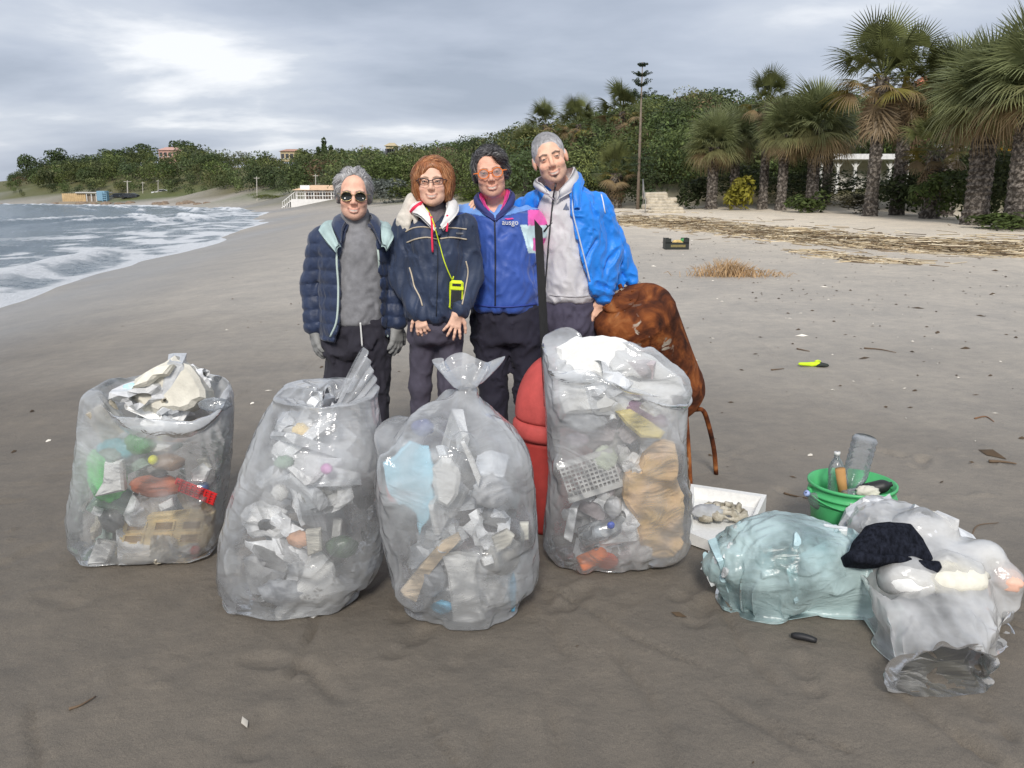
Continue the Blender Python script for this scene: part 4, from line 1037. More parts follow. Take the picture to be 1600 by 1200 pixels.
class Bag:
    """hull from rings (centre, half axis a, half axis b); keeps sample points of what lies inside for the film to drape over"""
    def __init__(s, rings, pw=2.4):
        s.C, s.A, s.B = (np.array([r[i] for r in rings], float) for i in range(3)); s.pw = pw; s.pts = []
    def hull(s, nu, nv):
        L_ = np.r_[0, np.cumsum(np.linalg.norm(np.diff(s.C, axis=0), axis=1) + np.abs(np.diff(np.linalg.norm(s.A, axis=1))))]
        t = np.linspace(0, L_[-1], nv); g_ = lambda Q: np.stack([np.interp(t, L_, Q[:, i]) for i in range(3)], 1)
        k = np.array([.25, .5, .25])
        def sm(Q):
            Q = g_(Q); R = Q.copy()
            for _ in range(3): R[1:-1] = .25 * R[:-2] + .5 * R[1:-1] + .25 * R[2:]
            return R
        C, A_, B_ = sm(s.C), sm(s.A), sm(s.B); th = np.linspace(0, 2 * math.pi, nu, endpoint=False)
        c, q = np.cos(th), np.sin(th); e = 2 / s.pw
        c, q = np.sign(c) * np.abs(c) ** e, np.sign(q) * np.abs(q) ** e
        return C[:, None] + A_[:, None] * c[None, :, None] + B_[:, None] * q[None, :, None]
    def front(s, u, v, dy=0.0):
        """point on the near side of the hull seen at u,v, pushed dy metres inside"""
        o = np.array([0, 0, CAM_H]); d = ray(u, v)
        if not hasattr(s, 'bvh'):
            X = s.hull(48, 48); V = X.reshape(-1, 3); F = [(i * 48 + j, i * 48 + (j + 1) % 48, (i + 1) * 48 + (j + 1) % 48, (i + 1) * 48 + j) for i in range(47) for j in range(48)]
            s.bvh = BVHTree.FromPolygons([tuple(p) for p in V], F)
        h = s.bvh.ray_cast(Vector(o), Vector(nrm(d)))
        Y = h[0].y if h[0] is not None else float(s.C[:, 1].mean())
        return at(u, v, Y + dy)
    def fit(s, c, rx, ry):
        """moves c toward the bag's axis until a piece of half sizes rx, ry is inside the hull"""
        X = s.hull(48, 40); k = np.argmin(np.abs(X.mean(1) - c).sum(1)) if abs(s.B[3][2]) > abs(s.B[3][1]) else np.argmin(np.abs(X[:, :, 2].mean(1) - c[2]))
        cen = X[k].mean(0); ext = np.abs(X[k] - cen).max(0); q = c - cen
        if ext[2] > ext[1]: a, b, i, j = ext[np.argmax(ext[:2])] * .88, ext[2] * .9, int(np.argmax(ext[:2])), 2
        else: a, b, i, j = ext[0] * .90, ext[1] * .92, 0, 1
        f = math.hypot(q[i] / max(a - rx, .02), q[j] / max(b - ry, .02)); q = q.copy()
        if f > 1: q[i] /= f; q[j] /= f
        return cen + q
    def hold(s, V, r=.014):
        s.pts.append(np.c_[np.asarray(V, float).reshape(-1, 3), np.full(len(np.asarray(V).reshape(-1, 3)), r)])
    def ball(s, c, r): s.pts.append(np.array([[*c, r]]))
    def drape(s, nu=110, nv=100, slack=1.05, steps=60, seed=1, suck=1.0, grav=.6, pin_top=2, rough=.012, inside=.86):
        rg = np.random.RandomState(seed); X = s.hull(nu, nv)
        cen = X.mean(1, keepdims=True)
        nz_ = fbm(X * 9 + seed * 3.1, 3, seed)[..., None] - .5
        X0 = X.copy(); X = X + nrm(X - cen) * nz_ * rough * 3
        # grid distance field of the contents
        P = np.concatenate(s.pts) if s.pts else np.array([[*cen.reshape(-1, 3).mean(0), .05]])
        lo, hi = X.reshape(-1, 3).min(0) - .08, X.reshape(-1, 3).max(0) + .08; h = .022
        n = np.ceil((hi - lo) / h).astype(int) + 1; D = np.full(n, 9., np.float32)
        ax = [lo[i] + np.arange(n[i]) * h for i in range(3)]
        for px, py, pz, pr in P:
            R = pr + .07; sl = []
            for i, q in enumerate((px, py, pz)): sl.append(slice(max(0, int((q - R - lo[i]) / h)), min(n[i], int((q + R - lo[i]) / h) + 2)))
            if any(q.start >= q.stop for q in sl): continue
            d = np.sqrt((ax[0][sl[0]][:, None, None] - px) ** 2 + (ax[1][sl[1]][None, :, None] - py) ** 2 + (ax[2][sl[2]][None, None, :] - pz) ** 2) - pr
            D[tuple(sl)] = np.minimum(D[tuple(sl)], d)
        D = np.minimum(D, .07)
        G = np.stack(np.gradient(D, h), -1); G = nrm(G)
        def pair(A_, B_, L_, k):
            d = B_ - A_; l = np.sqrt((d * d).sum(-1, keepdims=True)) + 1e-9; c = k * .5 * (1 - L_ / l) * d; return c
        Ln = lambda A_, B_: np.linalg.norm(B_ - A_, axis=-1, keepdims=True) * slack
        rl = lambda Q: np.roll(Q, -1, 1)
        H = Ln(X0, rl(X0)); Vv = Ln(X0[:-1], X0[1:]); D1 = Ln(X0[:-1], rl(X0[1:])); D2 = Ln(rl(X0[:-1]), X0[1:]); B2 = Ln(X0, np.roll(X0, -2, 1)); BV = Ln(X0[:-2], X0[2:])
        pin = X[-pin_top:].copy() if pin_top else None; dt = 1 / 30.; Pv = X.copy()
        # inner limit: the film never sinks deeper than the filling
        lim = cen + (X0 - cen) * inside
        for st in range(steps):
            Nrm = nrm(np.cross(rl(X) - np.roll(X, 1, 1), np.gradient(X, axis=0)))
            sg = np.sign(((X - cen) * Nrm).sum(-1).mean()) or 1
            vel = (X - Pv) * .90; Pv = X.copy(); X = X + vel - Nrm * sg * suck * dt * dt * 1.2 + np.array([0, 0, -grav * dt * dt])
            for it in range(4):
                for a in (0, 1):
                    A_, B_ = X[:, a::2], np.roll(X, -1, 1)[:, a::2]; c = pair(A_, B_, H[:, a::2], .9); X[:, a::2] += c
                    if a == 0: X[:, 1::2] -= c
                    else: X[:, 0::2] -= np.roll(c, 1, 1)
                    e_ = (nv - a) // 2; A_, B_ = X[a:a + 2 * e_:2], X[a + 1:a + 2 * e_:2]; c = pair(A_, B_, Vv[a:a + 2 * e_:2][:e_], .9); A_ += c; B_ -= c
                    A_, B_ = X[a:a + 2 * e_:2], X[a + 1:a + 2 * e_:2]; c = pair(A_, rl(B_), D1[a:a + 2 * e_:2][:e_], .45); A_ += c; B_ -= np.roll(c, 1, 1)
                    c = pair(rl(A_), B_, D2[a:a + 2 * e_:2][:e_], .45); A_ += -np.roll(-c, 1, 1); B_ -= c
                c = pair(X, np.roll(X, -2, 1), B2, .06); X += c - np.roll(c, 2, 1)
                c = pair(X[:-2], X[2:], BV, .06); X[:-2] += c; X[2:] -= c
            # contents push the film out
            q = (X - lo) / h; qi = np.clip(q.astype(int), 0, n - 2); f = np.clip(q - qi, 0, 1); d = 0; gr = 0
            for dx in (0, 1):
                for dy_ in (0, 1):
                    for dz in (0, 1):
                        w = (f[..., 0] if dx else 1 - f[..., 0]) * (f[..., 1] if dy_ else 1 - f[..., 1]) * (f[..., 2] if dz else 1 - f[..., 2])
                        d = d + w * D[qi[..., 0] + dx, qi[..., 1] + dy_, qi[..., 2] + dz]; gr = gr + w[..., None] * G[qi[..., 0] + dx, qi[..., 1] + dy_, qi[..., 2] + dz]
            m = d < .010; X = X + np.where(m[..., None], nrm(gr) * (.010 - d)[..., None] * .9, 0)
            r2 = ((X - cen) ** 2).sum(-1); l2 = ((lim - cen) ** 2).sum(-1); m = (r2 < l2)[..., None]; X = np.where(m, X + (lim - X) * .25, X)
            zf = gz(X[..., 0], X[..., 1]) + .004 if st % 10 == 0 else zf
            X[..., 2] = np.maximum(X[..., 2], zf)
            if pin_top: X[-pin_top:] = pin; Pv[-pin_top:] = pin
        for _ in range(4):                                       # last: clear any piece still touching, then ease the spikes
            for _k in range(2):
                q = (X - lo) / h; qi = np.clip(np.round(q).astype(int), 0, n - 1); d = D[qi[..., 0], qi[..., 1], qi[..., 2]]; gr = G[qi[..., 0], qi[..., 1], qi[..., 2]]
                X = X + np.where((d < .012)[..., None], gr * np.clip(.012 - d, 0, .03)[..., None], 0)
            S = (np.roll(X, 1, 1) + np.roll(X, -1, 1)) / 2; S[1:-1] = (S[1:-1] + (X[:-2] + X[2:]) / 2) / 2; X[:-1] = X[:-1] * .6 + S[:-1] * .4
            X[..., 2] = np.maximum(X[..., 2], zf)
        s.X = X; return X
    def build(s, name, mat, label, cat='bag', sub=1, **k):
        nv, nu = s.X.shape[:2]; V = s.X.reshape(-1, 3)
        i, j = np.meshgrid(np.arange(nv - 1), np.arange(nu), indexing='ij'); F = np.stack([i * nu + j, i * nu + (j + 1) % nu, (i + 1) * nu + (j + 1) % nu, (i + 1) * nu + j], -1).reshape(-1, 4)
        o = thing(name, V, F, mat, label, cat, **k)
        md = o.modifiers.new('smooth', 'SUBSURF'); md.levels = md.render_levels = sub
        return o
def vrings(Yc, rows, ry, base=None, tilt=0.0):
    """upright bag: rows (v, uL, uR) of its outline at distance Yc; ry its half depth (scalar or list)"""
    R = []
    rys = ry if hasattr(ry, '__len__') else [ry] * len(rows)
    for (v, a, b), d in zip(rows, rys):
        p, q = at(a, v, Yc), at(b, v, Yc); R.append(((p + q) / 2, ((q[0] - p[0]) / 2, 0, 0), (0, d, tilt * d * (v < rows[0][0]))))
    c, a, b = R[0]; g_ = gq(c[0], c[1]) + .008
    R[0] = (np.array([c[0], c[1], g_ + .05]), a, b)
    return [(np.array([c[0], c[1], g_]), (.02, 0, 0), (0, .02, 0)), (np.array([c[0], c[1], g_]), tuple(np.array(a) * .86), tuple(np.array(b) * .86))] + R
def slab(name, outline, Y, th, mat, label, cat='rubbish', bag=None, tilt=(0, 0), bev=.25, jag=0.0, seed=0, dy=.03, smooth=False, cells=None):
    """a piece with the given outline (photo points), distance and thickness; tilt leans it back (dY per metre x, z)"""
    if bag is not None:
        u, v = np.mean(outline, 0); fy = []
        for q in outline:
            q = np.array([u, v]) + (np.array(q) - (u, v)) * .94; w = at(*q, 1.0)
            fy.append(bag.front(*q)[1] - (w[0] - at(u, v, 1.0)[0]) * 3 * tilt[0] - (w[2] - at(u, v, 1.0)[2]) * 3 * tilt[1])
        Y = min(np.percentile(fy, 85), bag.front(u, v)[1] + .12) + dy + th / 2
    c = at(*np.mean(outline, 0), Y); P = []
    m = len(outline); rg = np.random.RandomState(seed)
    for i in range(m):
        a, b = np.array(outline[i], float), np.array(outline[(i + 1) % m], float); n = max(1, int(np.linalg.norm(b - a) / 9)) if jag else 1
        for k in range(n): P.append(a + (b - a) * k / n + (rg.normal(size=2) * jag if k else 0))
    P = [at(u, v, Y) for u, v in P]; P = np.array(P); P[:, 1] += (P[:, 0] - c[0]) * tilt[0] + (P[:, 2] - c[2]) * tilt[1]
    nrm_ = nrm(np.cross(P[len(P) // 3] - c, P[0] - c)); nrm_ = nrm_ if nrm_[1] < 0 else -nrm_
    cc = P.mean(0); r = min(th * bev, .02); ins = cc + (P - cc) * (1 - r / (np.linalg.norm(P - cc, axis=1, keepdims=True) + 1e-6))
    V = np.concatenate([ins + nrm_ * th / 2, P + nrm_ * (th / 2 - r), P - nrm_ * (th / 2 - r), ins - nrm_ * th / 2]); n = len(P); F = [tuple(range(n)), tuple(range(4 * n - 1, 3 * n - 1, -1))]
    for q in range(3):
        for i in range(n): j = (i + 1) % n; F.append((q * n + i, (q + 1) * n + i, (q + 1) * n + j, q * n + j))
    o = thing(name, V, F, mat, label, cat, smooth=smooth)
    if bag is not None:
        tt = np.linspace(0, 1, max(3, int(.25 / .02)))[:, None]
        E = np.concatenate([P[i] + (P[(i + 1) % len(P)] - P[i]) * tt[::2] for i in range(len(P))])
        for f in np.linspace(0, 1, 7): bag.hold(cc + (E - cc) * f + nrm_ * (th / 2 - .014), .018)
    o['nn'] = 0; del o['nn']
    return o, cc, nrm_
def inbag(bag, name, u, v, r, mat, label, cat='rubbish', dy=.05, seed=0, amp=.3, R=None, fr=3.0, flat=0, n=12):
    c = bag.fit(bag.front(u, v, dy + min(r[1], .05)), r[0] + .015, min(r[1], r[2]) + .015); o = lump(name, c, r, mat, label, cat, seed, amp, fr, n, R, flat)
    bag.ball(c, min(r)); 
    for k in (-.5, .5): bag.ball(c + np.array([r[0] * k, 0, 0]), min(r) * .85); bag.ball(c + np.array([0, 0, r[2] * k]), min(r) * .85)
    return o
FOAM = M('white_foam', (.80, .80, .78), .8, .05, 60, .25, 160, bdist=.004)
FOAMD = M('dirty_foam', (.70, .67, .58), .85, .16, 9, .4, 120, bdist=.005)
CREAM = M('cream_plastic', A(214, 190, 140), .6, .12, 14, .2, 60)
GREYP = M('crumpled_film', attr=True, rough=.35, var=.15, scale=18, bump=.5, bscale=40, spec=.6)
def filler(bag, seed, n, z0, z1, cols, label, shrink=.68, rmin=.045, rmax=.12):
    """crumpled odds and ends packed in the middle of a bag, too jumbled to tell apart"""
    rg = np.random.RandomState(seed); X = bag.hull(48, 40); V, F, C = [], [], []; k = 0
    th = np.linspace(0, math.pi, 9)[1:-1]; ph = np.linspace(0, 6.283, 14, endpoint=False); T, Pp = np.meshgrid(th, ph, indexing='ij')
    D0 = np.stack([np.sin(T) * np.cos(Pp), np.sin(T) * np.sin(Pp), np.cos(T)], -1).reshape(-1, 3)
    fq = np.array([(i * 14 + j, (i + 1) * 14 + j, (i + 1) * 14 + (j + 1) % 14, i * 14 + (j + 1) % 14) for i in range(6) for j in range(14)])
    BV, BF = rbox((1, 1, 1), .12); LV, LF = lathe([(.05, -1), (.9, -1), (1, -.9), (.93, -.5), (1, -.3), (.93, -.1), (1, .2), (.9, .5), (.4, .8), (.35, 1)], 10)
    tri = lambda Fq: [f if len(f) == 4 else (f[0], f[1], f[2], f[2]) for f in Fq if len(f) <= 4]
    for q in range(n):
        row = rg.randint(int(z0 * 39), int(z1 * 39)); cen = X[row].mean(0); e = X[row][rg.randint(48)]
        r = rg.uniform(rmin, rmax); le = np.linalg.norm(e - cen); c = cen + (e - cen) * min(shrink, max(0, 1 - r * 1.6 / le)) * math.sqrt(rg.rand()); R = rot(*rg.uniform(0, 6.28, 3)); kd = rg.rand()
        if kd < .5:                                              # bent slab or carton
            v = BV * np.array([1.15, rg.uniform(.55, 1.0), rg.uniform(.10, .35)]) * r; v = v + (np.stack([fbm(v * 30 + q, 2, q + w) for w in range(3)], 1) - .5) * r * .55; fl = tri(BF)
        elif kd < .75:                                           # squashed bottle
            v = LV * np.array([.38, .38 * rg.uniform(.4, 1), 1.1]) * r; v = v + (np.stack([fbm(v * 40 + q, 2, q + w) for w in range(3)], 1) - .5) * r * .35; fl = tri(LF)
        else:                                                    # crumpled film
            s = 1 + .75 * (fbm(D0 * 3.2 + q * 5.1, 3, q) - .5) * 2; v = D0 * s[:, None] * rg.uniform(.45, 1.2, 3) * r; fl = [tuple(f) for f in fq]
        V.append(v @ R.T + c); F += [tuple(i + k for i in f) for f in fl]; k += len(v); C.append(np.tile(np.array(cols[rg.randint(len(cols))]) * rg.uniform(.75, 1.15), (len(v), 1))); bag.ball(c, r * .7)
    V = np.concatenate(V); V[:, 2] = np.maximum(V[:, 2], gz(V[:, 0], V[:, 1]) + .012)
    F = [f if f[2] != f[3] else f[:3] for f in F]; o = tag(obj('mixed_rubbish', V, F, GREYP, origin=V.mean(0), smooth=False, col=np.concatenate(C)), label, 'rubbish', None, 'stuff'); return o
WH3 = [(.84, .85, .86), (.74, .76, .78), (.86, .86, .85), (.62, .64, .66)]

# ---- bag on the left, its top open
B1 = Bag(vrings(3.46, [(858, 106, 350), (800, 101, 356), (740, 112, 364), (690, 118, 368), (645, 121, 370), (612, 128, 368), (590, 158, 350), (574, 196, 318)], [.17, .19, .20, .20, .19, .18, .16, .12], tilt=.10), 2.8)
slab('foam_tray', [(203, 800), (300, 794), (338, 797), (330, 838), (303, 884), (240, 887), (178, 870), (192, 832)], 0, .035, CREAM, 'cream plastic tray with moulded compartments at the bottom of the left bag', 'tray', B1, (.1, -.25), seed=1)
TR_C = None
def tray_cells():
    """raised rims of the compartments on the cream tray"""
    o = [q for q in COL.objects if q.name == 'foam_tray'][0]; Yt = float(np.mean([v.co.y for v in o.data.vertices])) + o.location.y
    DKC = M('tray_hollow', A(150, 124, 84), .7, .2, 20)
    for i in range(3):
        for j in range(3):
            f = lambda s, t: np.array([203 + 118 * s - 20 * t, 802 + 66 * t + (4 - 6 * s) * (1 - t) + 6 * s])
            a, b = (j + .12) / 3 * 1.06, (j + .86) / 3 * 1.06; c, d = (i + .14) / 3, (i + .84) / 3
            q = [f(a, c), f(b, c), f(b, d), f(a, d)]; P = np.array([at(*w, Yt) for w in q]); cc = at(*np.mean([(203, 800), (300, 794), (338, 797), (330, 838), (303, 884), (240, 887), (178, 870), (192, 832)], 0), Yt)
            P[:, 1] += (P[:, 0] - cc[0]) * .1 + (P[:, 2] - cc[2]) * -.25 - .0195; n = np.array([0, -1, 0]); I = P.mean(0) + (P - P.mean(0)) * .82
            V = np.concatenate([P, P + n * .006, I + n * .006, I + n * -.0005]); F = []
            for k in range(3):
                for e in range(4): F.append((k * 4 + e, k * 4 + (e + 1) % 4, k * 4 + 4 + (e + 1) % 4, k * 4 + 4 + e))
            obj('compartment', V, F, CREAM, o, smooth=False); obj('hollow', I + n * .0015, [(0, 1, 2, 3)], DKC, o, smooth=False)
tray_cells()
slab('foam_block', [(166, 720), (193, 718), (197, 765), (150, 775), (163, 752)], 0, .05, FOAM, 'upright white foam block beside green plastic in the left bag', 'foam', B1, dy=.02)
slab('foam_block', [(152, 842), (178, 850), (170, 880), (140, 878)], 0, .05, FOAM, 'small white foam block left of the cream tray in the left bag', 'foam', B1, (.2, .1), dy=.02)
slab('foam_shard', [(300, 735), (318, 722), (330, 733), (322, 752), (302, 752)], 0, .04, FOAM, 'white foam chunk above the red plastic grid in the left bag', 'foam', B1, dy=.02)
slab('foam_shard', [(308, 718), (325, 712), (332, 728), (318, 738)], 0, .04, FOAMD, 'uppermost of the small foam chunks at the right of the left bag', 'foam', B1, dy=.03)
slab('foam_shard', [(248, 788), (270, 777), (272, 790), (252, 798)], 0, .02, FOAM, 'thin white shard just above the cream tray in the left bag', 'foam', B1, dy=.02)
GR = M('green_plastic', A(92, 190, 105), .45, .15, 10, .3, 30); TEAL = M('teal_plastic', A(88, 160, 168), .45, .2, 12, .4, 30); DG = M('dark_green_plastic', A(70, 140, 80), .4, .2, 12, .4, 30)
inbag(B1, 'green_plastic_sheet', 137, 745, (.085, .05, .12), GR, 'bright green crumpled plastic at the left side of the left bag', seed=2, dy=.02)
inbag(B1, 'teal_bottle', 175, 703, (.085, .04, .045), TEAL, 'crumpled teal bottle above the green plastic in the left bag', 'bottle', seed=3, dy=.03)
inbag(B1, 'green_bottle', 218, 692, (.06, .04, .05), DG, 'crumpled dark green bottle in the middle of the left bag', 'bottle', seed=4, dy=.03)
inbag(B1, 'terracotta_pot_piece', 245, 760, (.11, .035, .05), M('terracotta', A(168, 98, 70), .8, .15, 12), 'curved terracotta-brown piece across the middle of the left bag', 'pot shard', seed=5, amp=.2, dy=.03)
inbag(B1, 'brown_bottle', 262, 722, (.07, .04, .035), M('brown_plastic', A(128, 100, 72), .4, .2, 10), 'brown bottle lying behind the yellow ball in the left bag', 'bottle', seed=6, dy=.05)
inbag(B1, 'yellow_ball', 239, 723, (.021, .021, .021), M('yellow_plastic', A(232, 214, 50), .4, .05), 'small bright yellow ball in the left bag', 'ball', seed=7, amp=.03, dy=-.005)
inbag(B1, 'blue_ball', 343, 763, (.024, .022, .024), M('blue_plastic', A(50, 105, 170), .45, .1), 'small blue ball at the right edge of the left bag', 'ball', seed=8, amp=.06, dy=.0)
inbag(B1, 'black_stopper', 250, 742, (.035, .02, .016), M('black_plastic', (.02, .02, .022), .5), 'black bottle neck below the yellow ball in the left bag', 'bottle neck', seed=9, dy=.01)
inbag(B1, 'amber_bottle', 348, 800, (.03, .03, .07), M('amber_plastic', A(150, 120, 70), .3, .2), 'amber bottle standing at the right edge of the left bag', 'bottle', seed=10, dy=.02)
inbag(B1, 'dark_bottle', 168, 815, (.05, .035, .05), M('smoky_plastic', A(90, 92, 92), .3, .3, 12), 'smoky grey bottle left of the cream tray in the left bag', 'bottle', seed=12, dy=.03)
inbag(B1, 'red_scrap', 328, 862, (.022, .02, .022), M('red_plastic', A(190, 40, 42), .45, .1), 'red plastic scrap at the lower right of the left bag', seed=13, dy=.01)
rc = B1.front(305, 768, .03); RED = M('red_plastic'); m = MB()
Rg = rot(.2, .42, 0)
for k in range(9): m.box(rc + Rg @ np.array([-.085 + k * .021, 0, 0]), (.008, .012, .055), Rg)
for k in range(5): m.box(rc + Rg @ np.array([0, .001, -.027 + k * .0135]), (.18, .008, .005), Rg)
thing('plastic_grid', *m.out(), RED, 'red plastic basket grid above the cream tray in the left bag', 'basket', smooth=False); B1.hold(m.V, .012)
# cream foam chunk with a ragged break sticking out of the open top
o_, cc_, nn_ = slab('foam_chunk', [(208, 612), (226, 590), (262, 570), (276, 560), (300, 574), (318, 594), (330, 622), (300, 640), (240, 640)], 3.47, .16, FOAMD, 'big cream foam chunk poking out of the open top of the left bag', 'foam', None, (.05, .3), jag=2.0, seed=3)
slab('foam_chunk', [(234, 600), (248, 588), (262, 586), (270, 572), (246, 574), (222, 592), (212, 606)], 3.37, .05, M('cream_foam', (.80, .77, .66), .85, .08, 30, .4, 120, bdist=.004), 'broken cream foam flap on top of the chunk in the left bag', 'foam', None, (0, .5), jag=2.0, seed=5)
lump('clear_bottle', at(335, 632, 3.38), (.07, .03, .03), film('bottle_film', (.85, .9, .95), .2, .5), 'clear bottle lying on the rim at the right of the left bag', 'bottle', 4, .15)
lump('blue_scrap', at(205, 606, 3.40), (.03, .02, .02), M('pale_blue_plastic'), 'pale blue scrap below the cream foam chunk in the left bag', 'rubbish', 5, .4)
for f in (-.6, -.2, .2, .6): B1.ball(cc_ + np.array([f * .13, 0, -.03]), .07)
filler(B1, 1, 46, .16, .97, WH3 + [(.55, .50, .40), (.3, .42, .34)], 'jumble of pale crumpled plastic filling the left bag')
X = B1.drape(seed=11, slack=1.07, suck=.5, grav=.6, pin_top=0, steps=45, inside=.93); B1.build('rubbish_bag', CLEAR, 'clear rubbish bag with open top at the far left of the row', 'bag', group='clear plastic bags full of beach rubbish')

# ---- second bag, mouth loosely gathered with a point sticking up
B2 = Bag(vrings(3.04, [(926, 338, 572), (880, 334, 604), (830, 338, 614), (780, 352, 616), (730, 370, 612), (690, 384, 606), (655, 400, 600), (630, 414, 596), (612, 430, 592)], [.22, .25, .26, .26, .25, .24, .21, .18, .15], tilt=.15), 2.3)
DOT = M('foam_pit', (.30, .28, .25), .9)
o_, cc_, nn_ = slab('perforated_foam', [(500, 858), (520, 880), (522, 905), (538, 922), (530, 938), (474, 976), (436, 962), (432, 950), (470, 905), (486, 862)], 0, .05, FOAM, 'white perforated foam piece low in the second bag', 'foam', B2, (.25, -.1), jag=1.0, dy=.015)
rg = np.random.RandomState(3)
for i in range(26):
    a, b = rg.rand(2); u, v = 452 + 62 * a + 12 * b, 955 - 48 * a + 12 * b - 6
    P = at(u, v, cc_[1] - .026); q = cc_
    P[1] += (P[0] - q[0]) * .25 + (P[2] - q[2]) * -.1
    th = np.linspace(0, 6.28, 7)[:-1]; obj('pit', P + np.stack([.006 * np.cos(th), 0 * th - .002, .004 * np.sin(th)], 1), [tuple(range(5, -1, -1))], DOT, o_, smooth=False)
slab('foam_strip', [(478, 828), (502, 825), (504, 858), (482, 868)], 0, .04, FOAMD, 'grey-white foam strip above the perforated piece in the second bag', 'foam', B2, dy=.03)
inbag(B2, 'pink_ball', 514, 737, (.022, .02, .020), M('pink_plastic', A(232, 150, 200), .45, .05), 'small pink ball high in the second bag', 'ball', seed=3, amp=.1, dy=.0)
inbag(B2, 'dark_canister', 585, 770, (.045, .05, .07), M('charcoal_plastic', A(62, 62, 66), .4, .2), 'dark canister at the right side of the second bag', 'canister', seed=5, dy=.03, amp=.12)
inbag(B2, 'green_glass_bottle', 545, 858, (.06, .04, .04), M('bottle_green', A(84, 104, 84), .3, .2), 'dull green bottle right of the perforated foam in the second bag', 'bottle', seed=6, dy=.03)
inbag(B2, 'orange_scrap', 468, 842, (.045, .03, .03), M('faded_orange', A(206, 160, 130), .6, .15), 'faded orange scrap in the middle of the second bag', seed=7, dy=.04)
inbag(B2, 'green_scrap', 444, 722, (.035, .03, .025), M('faded_green', A(130, 152, 134), .6, .15), 'faded green scrap at the upper left of the second bag', seed=8, dy=.05)
inbag(B2, 'white_cup', 432, 772, (.03, .03, .03), FOAM, 'small white cup at the left of the second bag', 'cup', seed=9, dy=.02)
inbag(B2, 'white_pail', 350, 880, (.02, .05, .06), FOAM, 'white rounded container pressed to the left side of the second bag', 'container', seed=10, dy=.10, amp=.1)
inbag(B2, 'grey_film', 440, 930, (.09, .04, .05), M('grey_sheet', A(160, 163, 168), .35, .2, 20, .5, 30), 'crumpled grey film at the lower left of the second bag', 'film', seed=12, dy=.03)
inbag(B2, 'black_scrap', 505, 668, (.05, .03, .03), M('dirty_scrap', A(96, 94, 96), .5, .4, 20), 'dirty grey scrap in the open mouth of the second bag', seed=13, dy=.07)
inbag(B2, 'tan_scrap', 470, 672, (.03, .03, .025), CREAM, 'tan scrap in the open mouth of the second bag', seed=14, dy=.07)
filler(B2, 2, 54, .14, .9, WH3 + [(.36, .36, .36), (.42, .42, .40)], 'jumble of grey and white film filling the second bag', .7)
B2.drape(seed=5, slack=1.09, suck=.5, grav=.9, pin_top=1, steps=45, rough=.02, inside=.93)
def collar(bag, fn):
    """rows of film above the last ring: fn(theta 0..1, t 0..1) -> offset"""
    X = bag.X; top = X[-1]; nu = len(top); th = np.arange(nu) / nu; rows = []
    for t in np.linspace(0, 1, 18)[1:]: rows.append(top + np.array([fn(a, t) for a in th]))
    bag.X = np.concatenate([X, np.array(rows)])
def c2(a, t):
    ang = a * 6.283; ca, sa = math.cos(ang), math.sin(ang)
    spike = math.exp(-((ang - .10) / .30) ** 2) + math.exp(-((ang - 6.38) / .30) ** 2)
    wav = .022 * math.sin(ang * 5 + 1) + .015 * math.sin(ang * 9)
    inn = -.16 * t * (1 - .75 * spike)
    dz = t * (.035 + wav) - .13 * t * t * (1 - spike) * (.3 + .7 * max(0, -sa)) + spike * t * .13 - .03 * t
    return np.array([ca * inn * 1.1 + .008 * math.sin(30 * t + ang * 4), sa * inn + .010 * math.sin(22 * t + ang * 7), dz])
collar(B2, c2)
B2.build('rubbish_bag', CLEAR, 'clear bag of greyish rubbish with a pointed loose mouth, second from the left', 'bag', group='clear plastic bags full of beach rubbish')

# ---- third bag, tied at the neck with a frill above
B3 = Bag(vrings(2.95, [(943, 622, 822), (900, 604, 850), (850, 594, 850), (800, 584, 846), (750, 578, 844), (705, 583, 836), (676, 597, 817), (652, 626, 790), (634, 660, 768), (620, 698, 752), (610, 711, 745)], [.21, .25, .27, .28, .28, .27, .25, .21, .16, .09, .05]), 2.2)
o_, cc_, nn_ = slab('foam_moulding', [(692, 866), (716, 862), (746, 868), (744, 900), (752, 950), (758, 966), (738, 972), (708, 970), (704, 930), (700, 895)], 0, .05, FOAM, 'white moulded foam block with waist at the front of the third bag', 'foam', B3, (0, -.05), dy=.012)
slab('foam_lump', [(676, 730), (690, 712), (706, 714), (720, 740), (716, 770), (700, 790), (684, 782), (676, 752)], 0, .06, FOAM, 'rounded white foam lump high in the third bag', 'foam', B3, jag=1.2, dy=.03)
slab('foam_strip', [(720, 690), (726, 688), (740, 715), (752, 745), (748, 760), (736, 730)], 0, .02, FOAM, 'thin white strip slanting down the upper middle of the third bag', 'foam', B3, dy=.02)
slab('wood_offcut', [(632, 930), (626, 922), (660, 880), (690, 846), (716, 832), (720, 842), (690, 872), (662, 908), (650, 940)], 0, .03, M('pale_wood', A(205, 186, 160), .8, .15, 10, stretch=(1, 1, 5)), 'pale wooden offcut slanting across the left of the third bag', 'wood', B3, dy=.015)
slab('foam_chip', [(768, 838), (792, 826), (804, 836), (798, 850), (776, 864)], 0, .03, FOAMD, 'cream foam chip at the right of the third bag', 'foam', B3, dy=.015)
slab('foam_chip', [(812, 816), (826, 816), (826, 842), (814, 844)], 0, .03, M('cream_foam'), 'small upright cream chip at the right edge of the third bag', 'foam', B3, dy=.01)
slab('foam_chip', [(682, 996), (702, 998), (702, 1006), (680, 1004)], 0, .02, FOAM, 'white chip at the bottom of the third bag', 'foam', B3, dy=.01)
slab('foam_chip', [(752, 872), (768, 868), (772, 878), (756, 884)], 0, .03, FOAM, 'small white chip right of the moulded block in the third bag', 'foam', B3, dy=.01)
LB = M('light_blue_sheet', A(152, 196, 220), .45, .15, 9, .4, 24)
